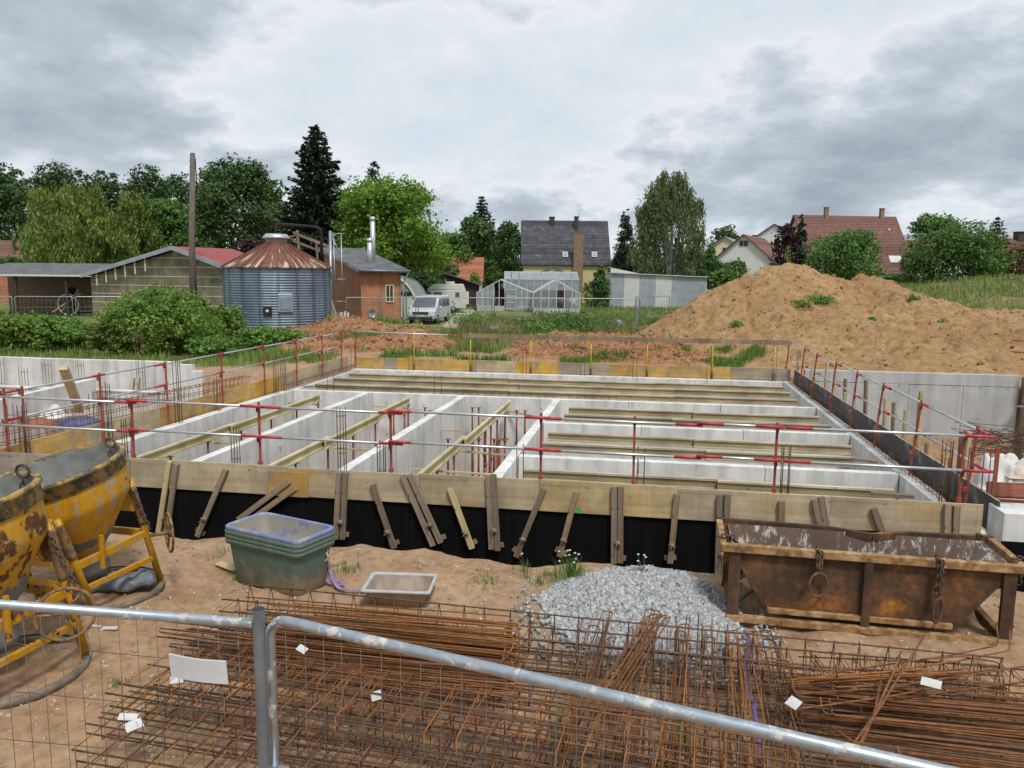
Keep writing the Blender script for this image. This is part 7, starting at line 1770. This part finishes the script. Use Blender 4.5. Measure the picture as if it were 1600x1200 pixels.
n = 30000; xs = NR.uniform(14, 60, n); ys = NR.uniform(48, 88, n); zs = hill_h(xs, ys); k = (zs > .15) & (vnoise(xs * .45, ys * .45, 81) + .4 * vnoise(xs * 1.6, ys * 1.6, 82) > .62); xs, ys, zs = xs[k], ys[k], zs[k]
V, F = blades(xs, ys, zs - .05, NR.uniform(.15, .55, len(xs)), np.full(len(xs), .08)); tag(obj('hill_grass', fast_mesh('hill_grass', V, 5, F), 'grass_mix'), 'dry and green grass covering the low hill', 'grass', None, 'stuff')
# lip of the pit and bare soil in front
def lip(x, y): return ((np.abs(y - 8.35) < .35) & (x > -7) & (x < 4.5)) & ~((x > -.9) & (x < 1.5) & (y < 8.3))
grass('lip_grass', 'grass and weeds along the edge of the pit', 16000, (-7, 4.5, 8.0, 8.8, lip), .02, .13, .006, 'weed_green', 30, .045, thr=.88, ns=1.6, seed=55)
grass('site_weeds', 'small weed sprouts scattered over the bare soil', 2600, (-6.5, 4, 4.5, 8.3, lambda x, y: x > -99), .015, .06, .006, 'weed_green', 26, .035, thr=1.02, ns=2.2, seed=65)
def plant(label, u, v, n, h, spread, mat='weed_green', flowers=0, name='weed_plant', z=0.0, w=.009, seedlean=.6):
    p = onz(u, v, z); o = thing(name, label, 'plant', p)
    V, F = blades(NR.normal(size=n) * spread * .35, NR.normal(size=n) * spread * .35, np.zeros(n), NR.uniform(.4, 1, n) * h, np.full(n, w), seedlean)
    obj('foliage', fast_mesh('foliage', V, 5, F), mat, o)
    for k in range(flowers):
        a = Vector((U(-spread, spread) * .3, U(-spread, spread) * .3, 0)); b = a * 2.5 + Vector((U(-.05, .05), 0, h * U(.6, 1.15)))
        s = MB().tube([a, (a + b) / 2 + Vector((0, 0, .03)), b], .003, 4).build('stem', 'leaf_mid', o)
        MB().lathe([(0, 0), (.016, .006), (.012, .014), (0, .014)], 7, Matrix.Translation(b)).build('flower', 'white_plastic', o)
    return o
plant('grass clump with white flowers at the pit edge above the trough', 892, 905, 150, .30, .20, 'weed_green', 10, z=.02)
plant('thin white flowering weed behind the gravel pile', 1002, 908, 26, .24, .06, 'leaf_mid', 9, z=.1)
plant('grass tuft at the pit edge between trough and flowers', 758, 912, 120, .12, .24, 'weed_green')
plant('grass tuft with pale seed heads beside the purple strap', 545, 893, 60, .12, .2, 'grass_mix', 0)
plant('leafy weed in front of the struts above the trough', 690, 895, 30, .14, .08, 'weed_green', 0)
plant('dead grey flower stalk before the black wall', 560, 890, 6, .22, .03, 'grass_mix', 1)
plant('tall dry stalks at the pit edge beside the flower clump', 822, 895, 6, .26, .10, 'grass_mix', 1)
plant('small weed in front of the tilted bucket ring', 245, 900, 40, .06, .08, 'weed_green')
plant('small weed beside the tubs', 370, 905, 50, .07, .08, 'weed_green')
plant('weed growing up through the rebar stack', 880, 1170, 60, .5, .2, 'grass_mix', 0, z=.02, w=.006)
plant('weed growing at the fence foot between the bars', 1075, 1170, 50, .32, .14, 'weed_green', 0, z=.02, w=.007)
plant('weed inside the ring of the rusty bucket', 82, 1022, 50, .07, .08, 'weed_green')
plant('weed patch on bare soil between bucket and cages', 185, 1072, 70, .06, .12, 'weed_green')
plant('weed patch beside the cage ends', 215, 1090, 40, .06, .08, 'weed_green')
plant('weed sprout behind the skip frame', 1545, 925, 60, .12, .2, 'weed_green')
for u, v, D, s, lab in [(1275, 462, 39, .55, 'larger green bush high on the sand mound'), (1288, 468, 38.6, .5, 'green bush touching the larger one on the mound'), (1252, 472, 38.4, .45, 'small bush lower on the mound'), (1151, 510, 37, .35, 'lone round weed at the mound foot'), (1428, 472, 38, .32, 'small weed on the flank of the mound'), (1318, 484, 36.5, .2, 'tiny weed in the middle of the mound'), (1362, 498, 35, .2, 'tiny weed on the lower mound'), (1474, 498, 35, .22, 'tiny weed near the flat end of the mound')]:
    p = dep(u, v, D); zt = float(mound_h(np.array([p.x]), np.array([p.y]))[0]); o = thing('mound_weed', lab, 'plant', (p.x, p.y, zt - .02)); n = int(900 * s)
    c_ = NR.normal(size=(n, 3)) * s * np.array([.42, .42, .28]); c_[:, 2] = np.abs(c_[:, 2]) + .03; obj('foliage', leaf_mesh('foliage', c_, unit(n), np.full(n, .12), np.full(n, .07)), 'weed_green', o)
for u, v, D, s, lab in [(880, 505, 47, 1.3, 'dark bush behind the mesh fence'), (850, 512, 46, .9, 'weedy bush before the small greenhouse'), (930, 505, 52, 1.1, 'grassy bush in front of the metal shed'), (735, 505, 55, .9, 'green bush beside the gravel drive'), (600, 500, 52, .7, 'pale weed clump at the brick wall'), (648, 505, 42, .8, 'weeds growing in front of the van')]:
    p = dep(u, v, D); o = thing('yard_bush', lab, 'bush', (p.x, p.y, 0)); n = int(1400 * s); c_ = NR.normal(size=(n, 3)) * s * np.array([.75, .6, .35]); c_[:, 2] = np.abs(c_[:, 2]) + .05
    obj('foliage', leaf_mesh('foliage', c_, unit(n), np.full(n, .17), np.full(n, .09)), 'leaf_thuja' if 'dark' in lab else 'weed_green', o)
# ------------------------------------------------------------------ odds and ends
# left basement: leaning timber, ring cage, tarps
a = onz(97, 573, .42); b = onz(122, 640, -.5)
tag(MB().bar(Vector((0, 0, 0)), onz(125, 642, -.75) - ony(99, 574, 19.0), .22, .16).build('leaning_timber', 'timber_new', None, .006, loc=ony(99, 574, 19.0)), 'thick pale timber leaning on the white wall of the side pit', 'timber', None, 'thing')
cage('long rusty cage lying beside the orange boards of the side pit', (-13.3, 13.6, -.25), (-12.3, 22.4, -.25), .25, .42, 6, .2, .009, .006, 'rebar_rust')
cage('rusty cage lying along the low white wall of the side pit', (-24, 21.55, -.55), (-14.4, 21.55, -.55), .2, .2, 4, .22, .008, .006, 'rebar_dark')
for i, (u, vt, y) in enumerate([(5, 560, 24.2), (43, 572, 22.4), (79, 562, 24.2), (130, 563, 24.2), (222, 515, 24.4)]):
    p = ony(u, vt, y); starter(p.x, y - .2, p.z, 4, .22, .12, 'tall starter bar column at the far white retaining wall, ' + ORD[4 - i] + ' from its stepped end', 'starter bars of the side pit', zb=-1.4, ties=2)
for u, vt, y in [(148, 612, 15.8), (23, 632, 13.6)]:
    p = ony(u, vt, y); starter(p.x, y, p.z, 4, .22, .14, 'starter bar column among the cages of the side pit', 'starter bars among the cages', zb=-1.4, ties=2)
lad = thing('narrow_ladder', 'narrow brown ladder leaning on the far white retaining wall', 'ladder', ony(203, 632, 23.6))
for dx in (-.1, .1): MB().bar((dx, 0, -.9), (dx + .08, .35, .85), .04, .05).build('stile', 'timber_brown', lad)
for k in range(7): MB().bar((-.1 + .08 * k / 7, .35 * k / 7 - .02, -.6 + .21 * k), (.1 + .08 * k / 7, .35 * k / 7 - .02, -.6 + .21 * k), .03, .03).build('rung', 'timber_brown', lad)
def tarp(label, u, v, z, sx, sy, sz, mat, seed, name='crumpled_tarp'):
    p = onz(u, v, z); n = 36
    def hf(x, y): e = np.clip(1 - (x / sx) ** 2 - (y / sy) ** 2, 0, 1); return sz * e ** .6 * (.75 + .6 * fbm(x * 1.6 / sx, y * 1.6 / sy, 3, seed, .5)) + .03 * fbm(x * 6, y * 6, 2, seed + 9) * e
    o = obj(name, grid_mesh(name, np.linspace(-sx, sx, n), np.linspace(-sy, sy, n), hf), mat, loc=p); return tag(o, label, 'tarp' if 'tarp' in name else 'bag', None, 'thing')
simple('tarp_blue', (.03, .04, .11), (.08, .10, .22), 4, .6); simple('tarp_red', (.20, .06, .04), (.28, .10, .06), 4, .6); simple('bag_white', (.55, .54, .52), (.68, .67, .66), 3, .8, 0, .4, .03); simple('bag_orange', (.52, .30, .16), (.62, .60, .56), 3, .7)
tarp('crumpled dark blue tarp among the cages of the side pit', 122, 662, -.6, .7, .45, .22, 'tarp_blue', 3); tarp('crumpled red plastic among the cages of the side pit', 60, 664, -.6, .55, .4, .2, 'tarp_red', 8)
tarp('white bags heaped on the brown soil of the side pit', 76, 650, -.7, .5, .4, .4, 'bag_white', 12, 'plastic_bag')
# right corner: bags, red props, round mesh
Q = lambda u, v, z: onz(u, v, z)
tarp('white and grey big bag slumped past the guardrail corner', 1572, 758, -.55, .55, .5, .85, 'bag_white', 21, 'big_bag'); tarp('orange and white bag on top of the big bag', 1600, 742, -.3, .38, .35, .3, 'bag_orange', 25, 'big_bag')
tarp('white sack in front of the red props', 1574, 790, -.6, .4, .25, .5, 'bag_white', 29, 'big_bag')
for k in range(7):
    a = onz(1542, 756 + k * 3, -.05 - .02 * k); o = MB().tube([(0, 0, 0), (1.5 + U(-.1, .1), U(-.1, .1), .02)], .035, 8).build('loose_prop', 'rust_red', None, loc=a + Vector((0, 0, .0)))
    tag(o, 'dark red steel prop lying in a stack beside the bags', 'prop', 'props stacked by the bags', 'thing')
rk = thing('prop_rack', 'steel rack holding the stacked red props', 'rack', onz(1548, 790, -.5))
for dx in (0, 1.2): MB().box(dx - .03, dx + .03, -.03, .03, -.6, .42).build('upright', 'rust_red', rk)
MB().bar((0, 0, .1), (1.2, 0, .1), .05, .05).build('cross_bar', 'rust_red', rk)
ml = thing('mesh_roll', 'tangled roll of rusty wire mesh past the guardrail', 'wire mesh', onz(1560, 718, -.6))
m = MB()
for k in range(60):
    a = U(0, 6.28); m.tube([(U(-.9, .9), U(-.6, .6), U(0, .7)), (U(-.9, .9), U(-.6, .6), U(0, .75)), (U(-.9, .9), U(-.6, .6), U(0, .7))], .006, 4, False)
w_ = m.build('wire', 'rebar_dark', ml); w_['kind'] = 'stuff'
tag(MB().box(-.03, .03, -.025, .025, -1.2, .42).build('red_stanchion', 'red_paint', None, loc=onz(1556, 735, -.1)), 'short red steel stanchion among the bags', 'post', None, 'thing')
# clutter on the ground: paper, stones, offcuts
for i, (u, v, s, lab) in enumerate([(150, 980, .05, 'white crumpled paper scrap near the bucket ring'), (172, 983, .07, 'flat torn cement paper near the bucket ring'), (355, 886, .16, 'broken board end beside the green tubs')]):
    tag(MB().box(-s, s, -s * .3, s * .3, 0, .018).build('ground_scrap', 'white_plastic' if i < 2 else 'timber_new', None, .004, loc=onz(u, v, .03), rot=(U(-.15, .15), U(-.15, .15), U(-.5, .5))), lab, 'scrap', None, 'thing')
n = 9000; xs = NR.uniform(-7, 4.5, n); ys = NR.uniform(3.2, 8.5, n); sz = .003 + .020 * NR.random(n) ** 5
V, F = rocks(n, xs, ys, ground_h(xs, ys) + sz * .3, sz); simple('pebble', (.28, .19, .12), (.50, .44, .36), 9, .95); tag(obj('pebbles', fast_mesh('pebbles', V, 4, F), 'pebble'), 'small stones and crumbs scattered on the bare soil', 'pebbles', None, 'stuff')
n = 6000; xs = NR.uniform(-6, 26, n); ys = NR.uniform(28.5, 50, n); zs = mound_h(xs, ys); k = zs > .1; xs, ys, zs = xs[k], ys[k], zs[k]; sz = .015 + .08 * NR.random(len(xs)) ** 4
V, F = rocks(len(xs), xs, ys, zs + sz * .1, sz); tag(obj('mound_clods', fast_mesh('mound_clods', V, 4, F), 'soil_mound'), 'clods and stones lying on the sand mound', 'clods', None, 'stuff')
n = 9000; xs = NR.uniform(-24, 4.5, n); ys = NR.uniform(30.5, 46, n); k = ~noclay(xs, ys); xs, ys = xs[k], ys[k]; sz = .03 + .10 * NR.random(len(xs)) ** 2.5
V, F = rocks(len(xs), xs, ys, terrain(xs, ys) + sz * .1, sz); tag(obj('clay_clods', fast_mesh('clay_clods', V, 4, F), 'soil_clay'), 'reddish clods lying on the clay heaps', 'clods', None, 'stuff')
# things in the grass behind
p = dep(966, 512, 45); tarp('grey gravel filled sack in the grass behind the clay bank', 966, 512, .0, .6, .5, .5, 'galv_dull', 33, 'grey_sack')
strap('turquoise hose lying in the grass before the greenhouse', [dep(797, 498, 56), dep(806, 497, 56.5), dep(816, 499, 56), dep(822, 498, 57), dep(808, 500, 55.5)], .16, 'hose_green', 'garden_hose') if MAT.get('hose_green') or simple('hose_green', (.05, .33, .30), (.08, .4, .36), 3, .5) else None
# ------------------------------------------------------------------ end
for o in list(scene.objects):
    if o.type == 'MESH' and o.data.polygons and len(o.data.polygons) < 3000 and o.data.users >= 1 and not o.data.get('fx'):
        o.data['fx'] = 1; fixn(o.data)
